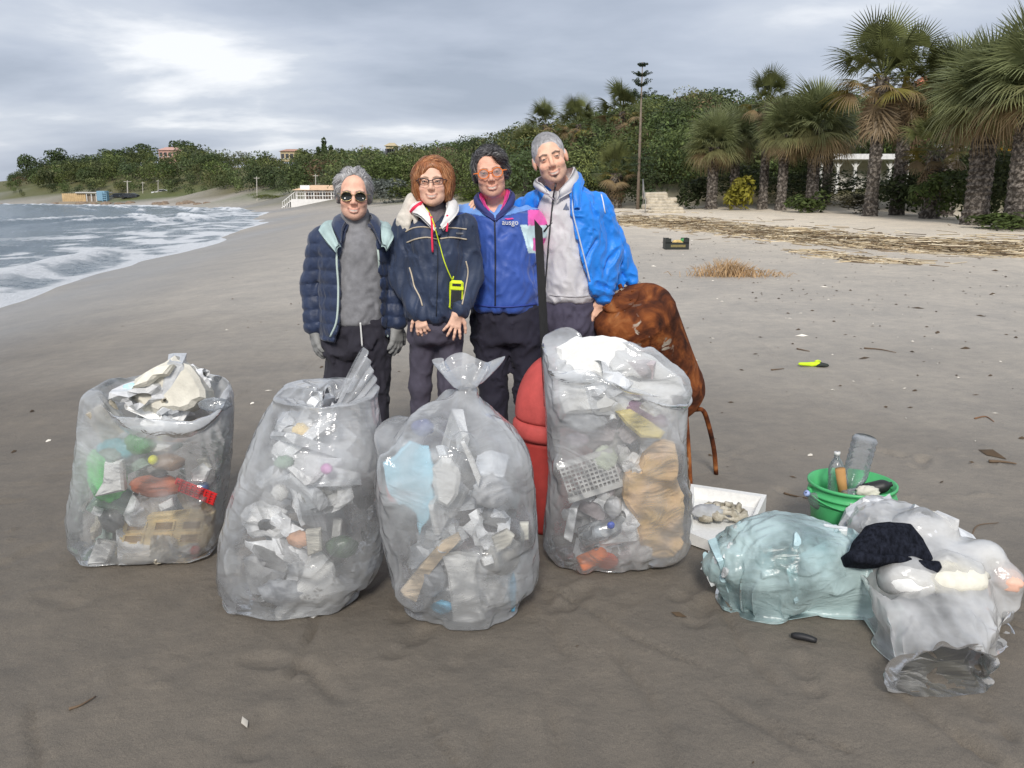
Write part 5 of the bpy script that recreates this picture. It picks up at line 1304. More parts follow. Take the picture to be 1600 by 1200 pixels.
slab('blue_sheet', [(600, 720), (640, 690), (668, 700), (678, 750), (672, 800), (656, 834), (650, 800), (612, 770)], 0, .03, LB, 'pale blue plastic sheet at the upper left of the third bag', 'plastic sheet', B3, (.3, .1), jag=1.5, dy=.04)
inbag(B3, 'red_bottle', 598, 768, (.03, .04, .045), M('faded_red', A(205, 96, 88), .5, .12), 'faded red bottle pressed to the left side of the third bag', 'bottle', seed=4, dy=.05)
inbag(B3, 'navy_scrap', 660, 668, (.04, .03, .03), M('navy_plastic', A(70, 82, 130), .5, .2), 'navy blue scrap near the shoulder of the third bag', seed=5, dy=.04)
inbag(B3, 'blue_strip', 817, 930, (.012, .02, .075), M('sky_blue_plastic', A(110, 180, 225), .45, .1), 'sky blue strip at the lower right edge of the third bag', 'strip', seed=6, dy=.03)
inbag(B3, 'blue_scrap', 684, 955, (.04, .02, .025), M('sky_blue_plastic'), 'sky blue scrap left of the moulded block in the third bag', seed=7, dy=.01)
inbag(B3, 'sand_caked_film', 800, 880, (.07, .03, .06), M('sandy_film', A(140, 138, 132), .7, .3, 30, .6, 60), 'grey sand-caked film at the right of the third bag', 'film', seed=8, dy=.03)
inbag(B3, 'grey_canister', 668, 905, (.06, .04, .07), M('grey_sheet'), 'grey canister behind the wooden offcut in the third bag', 'canister', seed=9, dy=.05, amp=.15)
inbag(B3, 'white_lump', 775, 770, (.07, .04, .06), M('white_sheet', (.66, .67, .69), .5, .1, 12, .4, 30), 'crumpled white film in the right middle of the third bag', 'film', seed=10, dy=.05)
inbag(B3, 'purple_scrap', 775, 965, (.04, .02, .02), M('purple_plastic', A(120, 112, 150), .5, .2), 'dull purple scrap at the lower right of the third bag', seed=14, dy=.02)
filler(B3, 3, 54, .12, .70, WH3 + [(.36, .36, .36)], 'jumble of white and grey film filling the third bag', .72)
B3.drape(seed=8, slack=1.08, suck=.5, grav=.8, pin_top=1, steps=45, rough=.02, inside=.93)
def c3(a, t):
    ang = a * 6.283; f = math.sin(t * 1.57) ** 1.3; r = .095 * f * (1 + .28 * math.sin(ang * 3 + .6) + .18 * math.sin(ang * 7)) - .02 * math.sin(min(1, t * 6) * 3.14)
    return np.array([math.cos(ang) * r * .75, math.sin(ang) * r * .55, .125 * t + .018 * t * math.sin(ang * 4 + 1) - .02 * t ** 4])
collar(B3, c3)
B3.build('rubbish_bag', CLEAR, 'clear bag tied at the neck with a frill, in the middle of the row', 'bag', group='clear plastic bags full of beach rubbish')

# ---- fourth bag, the tall one in front of the buoy
B4 = Bag(vrings(3.36, [(874, 842, 1052), (845, 840, 1072), (800, 844, 1080), (750, 850, 1079), (700, 848, 1077), (650, 845, 1079), (605, 842, 1081), (570, 840, 1062), (545, 842, 1024), (525, 846, 975)], [.18, .20, .21, .22, .22, .22, .22, .20, .17, .12]), 2.7)
ORG = M('orange_foam', A(226, 176, 112), .85, .14, 7, .5, 90, col2=A(214, 178, 140), bdist=.006)
slab('orange_foam_slab', [(975, 735), (998, 728), (1012, 700), (1032, 686), (1052, 690), (1058, 720), (1056, 745), (1068, 772), (1070, 850), (1054, 872), (1020, 872), (1000, 850), (990, 805), (972, 775)], 0, .07, ORG, 'big orange-tan foam slab with chewed outline in the fourth bag', 'foam', B4, (.05, -.1), jag=2.2, seed=2, dy=.012)
slab('foam_board', [(872, 600), (868, 545), (900, 528), (960, 530), (1020, 560), (1062, 592), (1068, 612), (1030, 632), (985, 616), (940, 640), (880, 642)], 0, .12, FOAM, 'big white foam board filling the top of the fourth bag', 'foam', B4, (.05, .25), jag=1.5, seed=4, dy=.02)
YS = M('yellow_sponge', A(196, 180, 112), .85, .2, 14, .4, 60)
slab('sponge_wedge', [(962, 644), (985, 640), (1012, 656), (1038, 674), (1030, 684), (1000, 682), (978, 664)], 0, .05, YS, 'yellowish sponge wedge below the white foam in the fourth bag', 'sponge', B4, (0, .2), dy=.02)
inbag(B4, 'maroon_pad', 1012, 648, (.105, .04, .04), M('maroon_cloth', A(122, 98, 116), .8, .15), 'dull purple pad behind the sponge wedge in the fourth bag', 'pad', seed=2, dy=.06, R=rot(0, .45, 0), amp=.15)
inbag(B4, 'pink_sheet', 862, 595, (.03, .03, .10), M('pinkish_film', A(214, 190, 198), .5, .1), 'pinkish film at the upper left of the fourth bag', 'film', seed=6, dy=.04)
bc = B4.front(922, 742, .075); m = MB(); Rb = rot(.1, -.33, 0)
for k in range(13): m.box(bc + Rb @ np.array([-.108 + k * .018, 0, 0]), (.006, .01, .14), Rb)
for k in range(8): m.box(bc + Rb @ np.array([0, .001, -.068 + k * .0195]), (.225, .008, .006), Rb)
m.box(bc + Rb @ np.array([0, 0, .078]), (.235, .016, .02), Rb); m.box(bc + Rb @ np.array([0, 0, -.078]), (.235, .016, .026), Rb)
m.box(bc + Rb @ np.array([0, .04, -.085]), (.23, .06, .012), Rb)
thing('white_basket', *m.out(), M('white_plastic', (.74, .74, .72), .4, .05), 'white plastic basket with square holes in the fourth bag', 'basket', smooth=False); B4.hold(m.V, .012)
V, F = lathe([(.004, 0), (.033, 0), (.036, .01), (.036, .10), (.030, .118), (.016, .128), (.004, .13)], 20); V = V @ rot(0, 1.25, .25).T + B4.front(905, 882, .05)
thing('orange_can', V, F, M('orange_can_paint', A(226, 110, 44), .35, .06), 'orange can lying near the bottom of the fourth bag', 'can'); B4.hold(V, .01)
inbag(B4, 'orange_cloth', 880, 896, (.085, .05, .035), M('orange_cloth_weave', A(226, 96, 56), .75, .12, 16, .3, 40), 'orange-red cloth crumpled in the bottom left of the fourth bag', 'cloth', seed=3, dy=.03)
inbag(B4, 'orange_bowl', 948, 878, (.05, .04, .035), M('orange_cloth_weave'), 'orange bowl beside the orange can in the fourth bag', 'bowl', seed=15, dy=.04, amp=.1)
inbag(B4, 'blue_bottle_top', 953, 826, (.016, .012, .016), M('blue_cap_plastic', A(40, 84, 196), .4, .05), 'bright blue bottle cap in the middle of the fourth bag', 'bottle cap', seed=5, amp=.05, dy=-.004)
V, F = lathe([(.012, 0), (.045, .01), (.047, .15), (.036, .19), (.018, .215), (.016, .24)], 18); V = V @ rot(0, 1.25, .2).T + B4.front(905, 842, .07)
thing('clear_bottle', V, F, film('bottle_film'), 'large clear bottle lying above the orange cloth in the fourth bag', 'bottle'); B4.hold(V, .008)
inbag(B4, 'white_cup', 958, 792, (.035, .035, .045), M('white_sheet'), 'crumpled white cup left of the orange slab in the fourth bag', 'cup', seed=7, dy=.03)
inbag(B4, 'grey_film', 900, 660, (.09, .04, .045), M('grey_sheet'), 'crumpled grey film under the white foam in the fourth bag', 'film', seed=8, dy=.04)
inbag(B4, 'lime_film', 945, 715, (.05, .03, .05), M('pale_lime', A(196, 204, 184), .5, .1), 'pale greenish film above the white basket in the fourth bag', 'film', seed=9, dy=.06)
inbag(B4, 'mauve_bottle', 885, 690, (.05, .03, .03), M('mauve_plastic', A(160, 146, 156), .4, .15), 'mauve bottle at the left of the fourth bag', 'bottle', seed=10, dy=.03)
filler(B4, 4, 50, .14, .86, WH3 + [(.45, .44, .42), (.5, .45, .46)], 'jumble of white and clear plastic filling the fourth bag', .66)
B4.drape(seed=4, slack=1.07, suck=.5, grav=.6, pin_top=0, steps=45, rough=.02, inside=.93)
def c4(a, t):
    ang = a * 6.283; ca, sa = math.cos(ang), math.sin(ang); return np.array([-ca * .16 * t, -sa * .10 * t, .03 * math.sin(t * 3.1) + .012 * math.sin(ang * 6) * t])
collar(B4, c4)
B4.build('rubbish_bag', CLEAR, 'tall clear bag holding an orange foam slab, beside the red buoy', 'bag', group='clear plastic bags full of beach rubbish')

# ---- white bag slumped at the right and the blue bag beside it
def lying(rows, up=(0, 0, 1)): return [(np.array(c, float), np.array(a, float), np.array(b, float)) for c, a, b in rows]
fx = lambda u, v, Y: at(u, v, Y)
B5 = Bag(lying([((1.50, 3.30, .22), (.02, 0, 0), (0, 0, .02)), ((1.50, 3.26, .22), (.13, 0, 0), (0, .02, .16)), ((1.53, 3.10, .21), (.27, 0, 0), (0, .04, .20)), ((1.57, 2.92, .19), (.36, .03, 0), (0, .03, .18)),
                ((1.55, 2.74, .155), (.37, .05, 0), (0, .02, .15)), ((1.50, 2.60, .11), (.30, .05, 0), (0, .02, .105)), ((1.42, 2.46, .085), (.235, .04, 0), (0, 0, .08)), ((1.38, 2.37, .075), (.215, .03, 0), (0, .03, .072))]), 2.2)
for u, v, r, lb, mt in ((1420, 905, (.10, .08, .06), 'large white foam lump under the dark hat in the slumped bag', FOAM), (1480, 900, (.14, .1, .06), 'cream foam lump in the middle of the slumped bag', M('cream_foam')),
                        (1545, 868, (.07, .06, .05), 'white foam corner poking at the right shoulder of the slumped bag', FOAM), (1440, 820, (.09, .08, .06), 'pale lump at the back of the slumped bag', M('white_sheet')),
                        (1588, 905, (.05, .06, .04), 'pinkish bottle at the right edge of the slumped bag', M('faded_pink', A(214, 170, 150), .5))):
    inbag(B5, 'foam_lump', u, v, r, mt, lb, 'foam', seed=int(u), dy=.04, amp=.22)
filler(B5, 5, 34, .14, .55, WH3 + [(.7, .68, .6)], 'pale film and foam crumbs filling the slumped white bag', .6)
MILKY = film('milky_film', (.93, .93, .92), .78, .4, 12, .22, .45)
B5.drape(seed=6, slack=1.2, suck=.9, grav=2.2, pin_top=1, steps=50, rough=.06, inside=.74)
B5.build('rubbish_bag', MILKY, 'milky white bag slumped on the sand with its mouth toward the viewer', 'bag', group='clear plastic bags full of beach rubbish')
B6 = Bag(lying([((.80, 2.98, .14), (0, .02, 0), (0, 0, .02)), ((.81, 2.98, .15), (0, .14, 0), (.03, 0, .13)), ((.90, 2.97, .185), (0, .25, 0), (.02, 0, .18)), ((1.03, 2.97, .20), (0, .28, 0), (0, 0, .20)),
                ((1.16, 2.98, .19), (0, .25, 0), (-.01, 0, .19)), ((1.26, 2.98, .175), (0, .21, 0), (-.02, 0, .17)), ((1.33, 2.97, .155), (0, .18, 0), (-.03, 0, .14))]), 2.2)
filler(B6, 6, 44, .08, .92, [(.4, .55, .58), (.6, .62, .62)], 'lumps of rubbish inside the pale blue bag', .74, .04, .08)
BLUE = film('pale_blue_film', A(190, 224, 228, 1.3), 1.05, .4, 14, .32, .8)
B6.drape(seed=9, slack=1.2, suck=.8, grav=2.0, pin_top=1, steps=50, rough=.06, inside=.80)
def c6(a, t):
    ang = a * 6.283; ca, sa = math.cos(ang), math.sin(ang)
    return np.array([.10 * t + .03 * math.sin(ang * 5) * t, -ca * .09 * t + .02 * math.sin(ang * 9) * t, -sa * .06 * t + .035 * math.sin(ang * 4) * t - .05 * t])
collar(B6, c6)
B6.build('blue_bag', BLUE, 'pale blue plastic bag lying full on the sand beside the slumped white bag', 'bag')
m = MB(); a, b = ground(1236, 998), ground(1276, 1006); m.tube(spline([a + (0, 0, .014), (a + b) / 2 + (0, 0, .017), b + (0, 0, .012)], 8), [.008, .012, .013, .013, .012, .012, .011, .008], 10)
thing('rubber_grip', *m.out(), M('black_rubber', (.018, .018, .02), .55), 'short black rubber grip poking out under the blue bag', 'grip')

# ---------------------------------------------------------------- dark knitted hat on the slumped bag
def poly_sd(p, poly):
    """signed distance of 2-D points to a polygon"""
    d = np.full(p.shape[:-1], 9.); ins = np.zeros(p.shape[:-1], bool); n = len(poly)
    for i in range(n):
        a, b = poly[i], poly[(i + 1) % n]; e = b - a; w = p - a; t = np.clip((w @ e) / (e @ e), 0, 1); d = np.minimum(d, np.linalg.norm(w - t[..., None] * e, axis=-1))
        c = (a[1] > p[..., 1]) != (b[1] > p[..., 1]); x = (b[0] - a[0]) * (p[..., 1] - a[1]) / (b[1] - a[1] + 1e-12) + a[0]; ins ^= c & (p[..., 0] < x)
    return np.where(ins, -d, d)
def hat():
    Yh = 2.80; c = at(1393, 862, Yh); up = nrm(np.array([0, .62, .78])); nn = nrm(np.array([0, -.78, .62])); rt = np.array([1.0, 0, 0])
    def to2(u, v):
        d = ray(u, v); o = np.array([0, 0, CAM_H]); t = ((c - o) @ nn) / (d @ nn); q = o + d * t - c; return np.array([q @ rt, q @ up])
    def puff(poly, th, rr, am, sd):
        P2 = np.array([to2(*q) for q in poly]); f = Field(np.arange(c[0] - .22, c[0] + .22, .005), np.arange(c[1] - .18, c[1] + .24, .005), np.arange(c[2] - .2, c[2] + .2, .005))
        def fn(P):
            q = P - c; a, b, w = q @ rt, q @ up, q @ nn; d = poly_sd(np.stack([a, b], -1), P2) + rr
            return np.hypot(np.maximum(d, 0), np.maximum(np.abs(w) - th + rr, 0)) + np.minimum(np.maximum(d, np.abs(w) - th + rr), 0) - rr
        f.put(c - .21, c + .21, fn, .001); f.warp(lambda P: am * (fbm(P * 16, 2, sd) - .5)); return f.net()
    KN = M('navy_knit', (.014, .016, .024), 1.0, .5, 70, 1.0, 130, stretch=(1, 1, .3), spec=.1, bdist=.008)
    V, F = puff([(1324, 866), (1333, 846), (1352, 823), (1385, 815), (1420, 820), (1440, 844), (1455, 876), (1450, 888), (1400, 878), (1345, 876)], .048, .046, .016, 3)
    r = thing('knitted_hat', smooth_mesh(V, F, 2), F, KN, 'dark navy knitted hat lying on the slumped white bag', 'hat')
    V, F = puff([(1319, 868), (1328, 860), (1360, 870), (1395, 870), (1428, 878), (1460, 880), (1465, 892), (1456, 903), (1422, 894), (1392, 882), (1356, 886), (1326, 882)], .056, .02, .006, 5); obj('cuff', smooth_mesh(V, F, 1), F, KN, r)
hat()

# ---------------------------------------------------------------- green bucket and bottles
def bucket():
    c = at(1327, 800, 3.46); c[2] = gq(c[0], c[1]) + .004; Y = c[1]
    w = (at(1393, 750, Y)[0] - at(1263, 750, Y)[0]) / 2; h = at(1327, 752, Y)[2] - c[2]
    GRN = M('green_bucket', A(74, 166, 104), .4, .12, 9)
    r = root('bucket', c, 'green plastic bucket full of empty bottles', 'bucket')
    p = [(w * .80, 0), (w * .90, h * .6), (w * .955, h * .72), (w * .96, h * .74), (w * .985, h * .745), (w * .985, h * .77), (w * .965, h * .775), (w * .965, h * .83), (w * 1.0, h * .835), (w * 1.0, h * .86), (w * .975, h * .865), (w * .975, h * .955), (w * 1.02, h * .96), (w * 1.02, h), (w * .97, h), (w * .93, h * .7), (w * .78, .012), (.004, .012)]
    V, F = lathe(p, 48); obj('shell', V + c, F, GRN, r)
    P = [c + np.array([w * 1.01 * math.cos(t), w * 1.01 * math.sin(t), h * .86 - .035 * max(0, math.sin(-t)) ** .8]) for t in np.linspace(-math.pi, 0, 20)]
    V, F = tube(P, .004, 6); obj('handle', V, F, GRN, r)
    for s in (-1, 1): obj('handle_lug', *MB().box(c + np.array([s * w * 1.0, 0, h * .86]), (.018, .03, .03), None, .004).out(), GRN, r, smooth=False)
    BF = film('bottle_film')
    def bottle(p0, d, L_, R_, label, mat=BF, cap=None, ribs=True):
        n = 26; pr = [(.004, 0)]
        for i in range(n):
            t = i / (n - 1); q = R_ * (1 if t < .72 else max(.36, math.cos((t - .72) / .28 * 1.2))); q *= (.82 if t < .03 else 1) * (1 - (.07 * (i % 3 == 0) if ribs and .1 < t < .7 else 0)); pr.append((q, t * L_))
        pr.append((R_ * .34, L_ * 1.06)); V, F = lathe(pr, 20, False); a, b = frame(d); V = V @ np.array([a, b, nrm(d)]) + p0
        o = thing('plastic_bottle', V, F, mat, label, 'bottle')
        if cap is not None:
            V, F = lathe([(.004, L_ * 1.06), (R_ * .4, L_ * 1.06), (R_ * .4, L_ * 1.13), (.004, L_ * 1.13)], 14, False); obj('cap', V @ np.array([a, b, nrm(d)]) + p0, F, cap, o)
    top = c + np.array([0, 0, h])
    bottle(top + (-.06, .02, -.10), (-.02, .05, 1), .20, .034, 'slim clear bottle standing upright in the green bucket', cap=M('white_plastic'), ribs=False)
    bottle(top + (.035, -.01, .205), (-.12, .10, -1), .24, .053, 'big ribbed clear bottle standing upside down in the green bucket')
    bottle(top + (-.045, .0, -.16), (-.75, -.25, .55), .2, .034, 'small bottle with cap leaning on the left rim of the green bucket', cap=M('blue_cap_pale', A(150, 165, 205), .4))
    bottle(top + (.03, -.02, -.04), (.9, -.05, .25), .13, .03, 'black bottle lying at the right rim of the green bucket', M('black_plastic'), ribs=False)
    bottle(top + (-.06, -.05, -.055), (1, .1, .12), .15, .032, 'clear bottle lying across the front of the green bucket')
    lump('foam_crumb', top + (.04, -.075, -.02), (.05, .03, .025), FOAMD, 'dirty foam crumb at the front rim of the green bucket', 'foam', 3, .4)
    V, F = lathe([(.004, 0), (.02, 0), (.022, .13), (.004, .13)], 10); thing('cork_stick', V @ rot(0, -.2, 0).T + top + (-.045, -.03, -.06), F, M('cork_wood', A(170, 128, 78), .8, .2), 'tan wooden stick beside the slim bottle in the green bucket', 'stick')
    V = []; g_ = lump('bucket_filling', c + (0, 0, h * .45), (w * .78, w * .78, h * .36), M('grey_sheet'), 'grey crumpled film filling the green bucket', 'film', 9, .15)
bucket()

# ---------------------------------------------------------------- white tray with rag
def tray():
    Y = 3.6; q = [ground(1072, 850), ground(1155, 880), ground(1196, 800), ground(1078, 782)]; q = np.array(q); c = q.mean(0); c[2] = gq(c[0], c[1])
    r = root('foam_fish_box', c, 'white foam box lid with a dirty rag on it', 'foam tray')
    o = np.array([p + (0, 0, .006) for p in q]); I = c + (o - c) * .84; V = np.concatenate([o, o + (0, 0, .085), c + (o - c) * .88 + (0, 0, .085), I + (0, 0, .03)]); V[:, 2] += 0
    V[4 + 0, 2] -= .03; V[4 + 1, 2] -= .045; V[8, 2] -= .03; V[9, 2] -= .045
    F = [(3, 2, 1, 0)] + [(k * 4 + i, k * 4 + (i + 1) % 4, k * 4 + 4 + (i + 1) % 4, k * 4 + 4 + i) for k in range(3) for i in range(4)] + [(12, 13, 14, 15)]
    obj('shell', V, F, FOAM, r, smooth=False)
    m = MB(); rg = np.random.RandomState(5)
    for i in range(9): m.box(c + (I[1] - c) * rg.uniform(.2, .8) + (I[2] - c) * rg.uniform(-.1, .7) + (0, 0, .032), (.01 * rg.uniform(.5, 1.5), .008, .006), rot(0, 0, rg.uniform(0, 3)))
    tag(obj('dirt_crumbs', *m.out(), M('dark_dirt', (.05, .04, .03), .95), r, smooth=False), kind='stuff')
    cc = at(1130, 822, 3.72); cc[2] = c[2] + .07
    # coiled rag: a twisted roll of cloth wound in a spiral
    P = [cc + np.array([(.02 + .095 * t) * math.cos(t * 23 + .4 * math.sin(t * 31)), (.02 + .085 * t) * math.sin(t * 23), .035 * (1 - t) + .008 * math.sin(t * 70)]) for t in np.linspace(0, 1, 150)]
    V, F = tube(P, .013 + .005 * np.sin(np.arange(150) * .7), 8); V = V + (np.stack([fbm(V * 70, 3, q) for q in (3, 4, 5)], 1) - .5) * (.02, .02, .03)
    thing('dirty_rag', V, F, M('rag_cloth', A(150, 142, 124), .9, .25, 26, .7, 70, col2=A(186, 180, 166), bdist=.006), 'grey-brown dirty rag coiled on the white foam tray', 'rag')
    lump('folded_cloth', cc + (-.075, -.02, .015), (.085, .05, .035), M('grey_cloth', A(160, 162, 164), .85, .15, 20, .5, 50), 'grey folded cloth under the left side of the coiled rag', 'cloth', 8, .3)
tray()

# ---------------------------------------------------------------- black plank standing in the fourth bag
tp, bt = at(841, 350, 3.56), at(866, 860, 3.66); bt[2] = gq(bt[0], bt[1]); d = tp - bt; n = 14; a_ = np.array([1.0, 0, 0]); b_ = np.array([0, 1.0, 0]); V = []
for i in range(n + 1):
    c = bt + d * i / n; w = .019 * (1 - .12 * i / n); 
    V += [c + (-w, -.011, 0), c + (w, -.011, 0), c + (w, .011, 0), c + (-w, .011, 0)]
V = np.array(V); V[-4:, 2] += [.02, -.018, -.018, .02]
F = [(i * 4 + j, i * 4 + (j + 1) % 4, i * 4 + 4 + (j + 1) % 4, i * 4 + 4 + j) for i in range(n) for j in range(4)] + [(3, 2, 1, 0), tuple(range(n * 4, n * 4 + 4))]
r = root('black_plank', bt, 'long black plank standing upright behind the tall bag', 'plank'); obj('board', V, F, M('black_wood', (.012, .012, .013), .5, .4, 20, .5, 40, stretch=(1, 1, .15)), r, smooth=False)
V, F = tube([at(850, 362, 3.41), at(856, 354, 3.40), at(863, 348, 3.39)], [.004, .003, .0015], 6); obj('bent_nail', V, F, M('black_wood'), r)
V, F = tube([at(856, 354, 3.40), at(853, 350, 3.40)], [.003, .002], 6); obj('bent_nail', V, F, M('black_wood'), r)

# ---------------------------------------------------------------- red domed buoy behind the bags
Y = 3.78; c = at(868, 700, Y); c[2] = gq(c[0], c[1]); r = root('red_buoy', c, 'red domed plastic buoy standing behind the third and fourth bags', 'buoy')
zt = at(866, 552, Y)[2] - c[2]; zc = at(866, 655, Y)[2] - c[2]; R_ = (868 - 803) / 1300 * Y * 1.02
RB = M('red_buoy_plastic', A(178, 74, 70), .75, .22, 5, .25, 60, bdist=.006); RB2 = M('red_buoy_body', A(150, 50, 45), .7, .22, 5, .2, 60, bdist=.006)
pr = [(R_ * math.cos(t), zc + .03 + (zt - zc - .03) * math.sin(t)) for t in np.linspace(0, 1.5, 16)]; pr = [(R_ * .92, zc + .012), (R_ * .985, zc + .018)] + pr + [(.004, zt)]
V, F = lathe(pr, 40); obj('dome', V + c, F, RB, r)
V, F = lathe([(R_ * .9, zc - .075), (R_ * 1.0, zc - .07), (R_ * 1.06, zc - .05), (R_ * 1.05, zc - .005), (R_ * .98, zc + .012), (R_ * .9, zc + .013)], 40); obj('collar', V + c, F, RB, r)
V, F = lathe([(R_ * .95, 0), (R_ * .98, .02), (R_ * .95, zc * .5), (R_ * .90, zc - .10), (R_ * .93, zc - .074)], 40); obj('body', V + c, F, RB2, r)
V, F = lathe([(.02, 0), (.024, .006), (.02, .03), (.008, .036)], 14); obj('knob', V + c + (0, 0, zt - .004), F, RB, r)

# ---------------------------------------------------------------- rusty tank leaning on bent legs
def rust_mat():
    m = bpy.data.materials.new('rusty_iron'); m.use_nodes = True; t = m.node_tree; N = t.nodes; K = t.links.new; p = N['Principled BSDF']; p.inputs['Roughness'].default_value = .92; p.inputs['Specular IOR Level'].default_value = .15
    tc = N.new('ShaderNodeTexCoord')
    def nz(s, d=6, ds=0.): n = N.new('ShaderNodeTexNoise'); n.inputs['Scale'].default_value = s; n.inputs['Detail'].default_value = d; n.inputs['Distortion'].default_value = ds; K(tc.outputs['Object'], n.inputs['Vector']); return n
    r = N.new('ShaderNodeValToRGB'); K(nz(7.5, 9, .8).outputs['Fac'], r.inputs[0]); e = r.color_ramp.elements
    e[0].position = .30; e[0].color = (.022, .012, .010, 1); e[1].position = .72; e[1].color = (.40, .16, .055, 1); q = e.new(.46); q.color = (.11, .034, .015, 1); q = e.new(.58); q.color = (.25, .078, .024, 1)
    r2 = N.new('ShaderNodeValToRGB'); K(nz(11, 6, 1.0).outputs['Fac'], r2.inputs[0]); r2.color_ramp.elements[0].position = .60; r2.color_ramp.elements[1].position = .63
    r3 = N.new('ShaderNodeValToRGB'); K(nz(2.5, 2).outputs['Fac'], r3.inputs[0]); r3.color_ramp.elements[0].position = .48; r3.color_ramp.elements[1].position = .58
    mu = N.new('ShaderNodeMath'); mu.operation = 'MULTIPLY'; K(r2.outputs[0], mu.inputs[0]); K(r3.outputs[0], mu.inputs[1])
    mx = N.new('ShaderNodeMix'); mx.data_type = 'RGBA'; K(mu.outputs[0], mx.inputs[0]); K(r.outputs[0], mx.inputs[6]); mx.inputs[7].default_value = (.42, .36, .29, 1)
    K(mx.outputs[2], p.inputs['Base Color']); b = N.new('ShaderNodeBump'); b.inputs['Strength'].default_value = .7; b.inputs['Distance'].default_value = .02; K(nz(22, 7).outputs['Fac'], b.inputs['Height']); K(b.outputs[0], p.inputs['Normal']); return m
RUST = rust_mat()
def tank():
    Y = 4.35; top = at(986, 482, Y - .17); bot = at(1040, 612, Y + .04); d = nrm(bot - top); Rr = .212; Ln_ = np.linalg.norm(bot - top) + .13
    a, b = frame(-d); T = np.array([a, b, -d]); c0 = bot + d * .10
    pr = [(.004, -.0), (Rr * .68, .004), (Rr * .86, .018), (Rr * .965, .05), (Rr, .09), (Rr, .12), (Rr * 1.012, .125), (Rr * 1.012, .135), (Rr, .14), (Rr * 1.004, .30), (Rr, Ln_ - .10), (Rr * 1.012, Ln_ - .095), (Rr * 1.012, Ln_ - .085), (Rr, Ln_ - .08), (Rr * .97, Ln_ - .035), (Rr * .88, Ln_ - .008), (Rr * .74, Ln_ + .002), (Rr * .4, Ln_ + .010), (.004, Ln_ + .012)]
    z = gq(1.1, 4.4); r = root('rusty_tank', (c0[0], c0[1], z), 'rusty iron tank leaning on two thin bent legs beside the blue jacket', 'tank')
    V, F = lathe(pr, 48, False); V = V + (fbm(V * 14, 3, 2)[:, None] - .5) * .008; obj('shell', V @ T + c0, F, RUST, r)
    V, F = lathe([(.095, 0), (.098, .014), (.085, .018), (.06, .02), (.03, .034), (.004, .036)], 28, False); f = c0 + np.array([-.05, 0, Ln_ + .008]) @ T; obj('flange', V @ T + f, F, RUST, r)
    for k in range(6):
        ang = k * 1.047; V, F = lathe([(.007, 0), (.007, .01), (.001, .011)], 6, False); obj('bolt', V @ T + f + np.array([.075 * math.cos(ang), .075 * math.sin(ang), .016]) @ T, F, RUST, r, smooth=False)
    V, F = tube([at(972, 462, Y - .04), at(970, 449, Y - .02), at(968, 444, Y - .02)], [.014, .012, .010], 8); obj('spigot', V, F, RUST, r)
    k = at(1085, 640, Y + .02); g1, g2 = ground(1119, 741), ground(1080, 772)
    P = spline([k, at(1098, 641, Y + .0), at(1106, 660, Y + .04), (at(1106, 660, Y + .04) + g1) / 2 + (.01, 0, 0), g1], 16); V, F = tube(P, .013, 8); obj('leg', V, F, RUST, r)
    P = spline([at(1072, 645, Y - .1), at(1076, 700, (Y + g2[1]) / 2 - .05), g2], 12); V, F = tube(P, .011, 8); obj('leg', V, F, RUST, r)
    q3 = c0 + (-.18, .05, 0); q3[2] = z; P = spline([c0 + (-.10, .05, .05), q3 + (0, 0, .1), q3], 10); V, F = tube(P, .013, 8); obj('leg', V, F, RUST, r)
    V, F = lathe([(.03, 0), (.034, .01), (.03, .022), (.004, .024)], 14, False); obj('weld_pad', V @ rot(-1.1, 0, 0).T + at(1082, 636, Y - .03), F, M('crusty_weld', (.30, .26, .2), .95, .3, 30), r)
tank()

# ---------------------------------------------------------------- glove and crate up the beach
def glove_flat():
    c = ground(1272, 572); f = Field(*(np.arange(c[i] - s, c[i] + t, .006) for i, s, t in ((0, .2, .2), (1, .14, .14), (2, .01, .07))))
    z = .018
    p = lambda x, y, zz=z: c + (x, y, zz)
    f.chain([p(-.12, .01), p(-.03, -.01), p(.02, -.02, .025)], [.022, .030, .030], .012, sq=(1, 1, 1.5))
    V, F = f.net(); g_ = Field(*f.a); r = root('work_glove', c, 'yellow-green and black work glove lying flat on the sand', 'glove')
    obj('cuff', V, F, M('neon_cloth', A(186, 232, 40), .8, .08), r)
    for i, (x, y) in enumerate(((.10, .03), (.12, .0), (.115, -.03), (.09, -.05))): g_.chain([p(.02, -.02 + (y + .02) * .4), p(x * .7, y), p(x, y, .012)], [.02, .012, .010], .006)
    g_.chain([p(0, .0), p(.03, .05), p(.06, .06)], [.016, .012, .010], .006); V, F = g_.net(); obj('fingers', V, F, M('black_knit', (.03, .035, .03), .85, .2), r)
    V, F = tube([p(.02, .02, .035), p(.05, .055, .035), p(.075, .05, .03)], [.014, .013, .01], 8); obj('thumb_patch', V, F, M('neon_cloth'), r)
glove_flat()
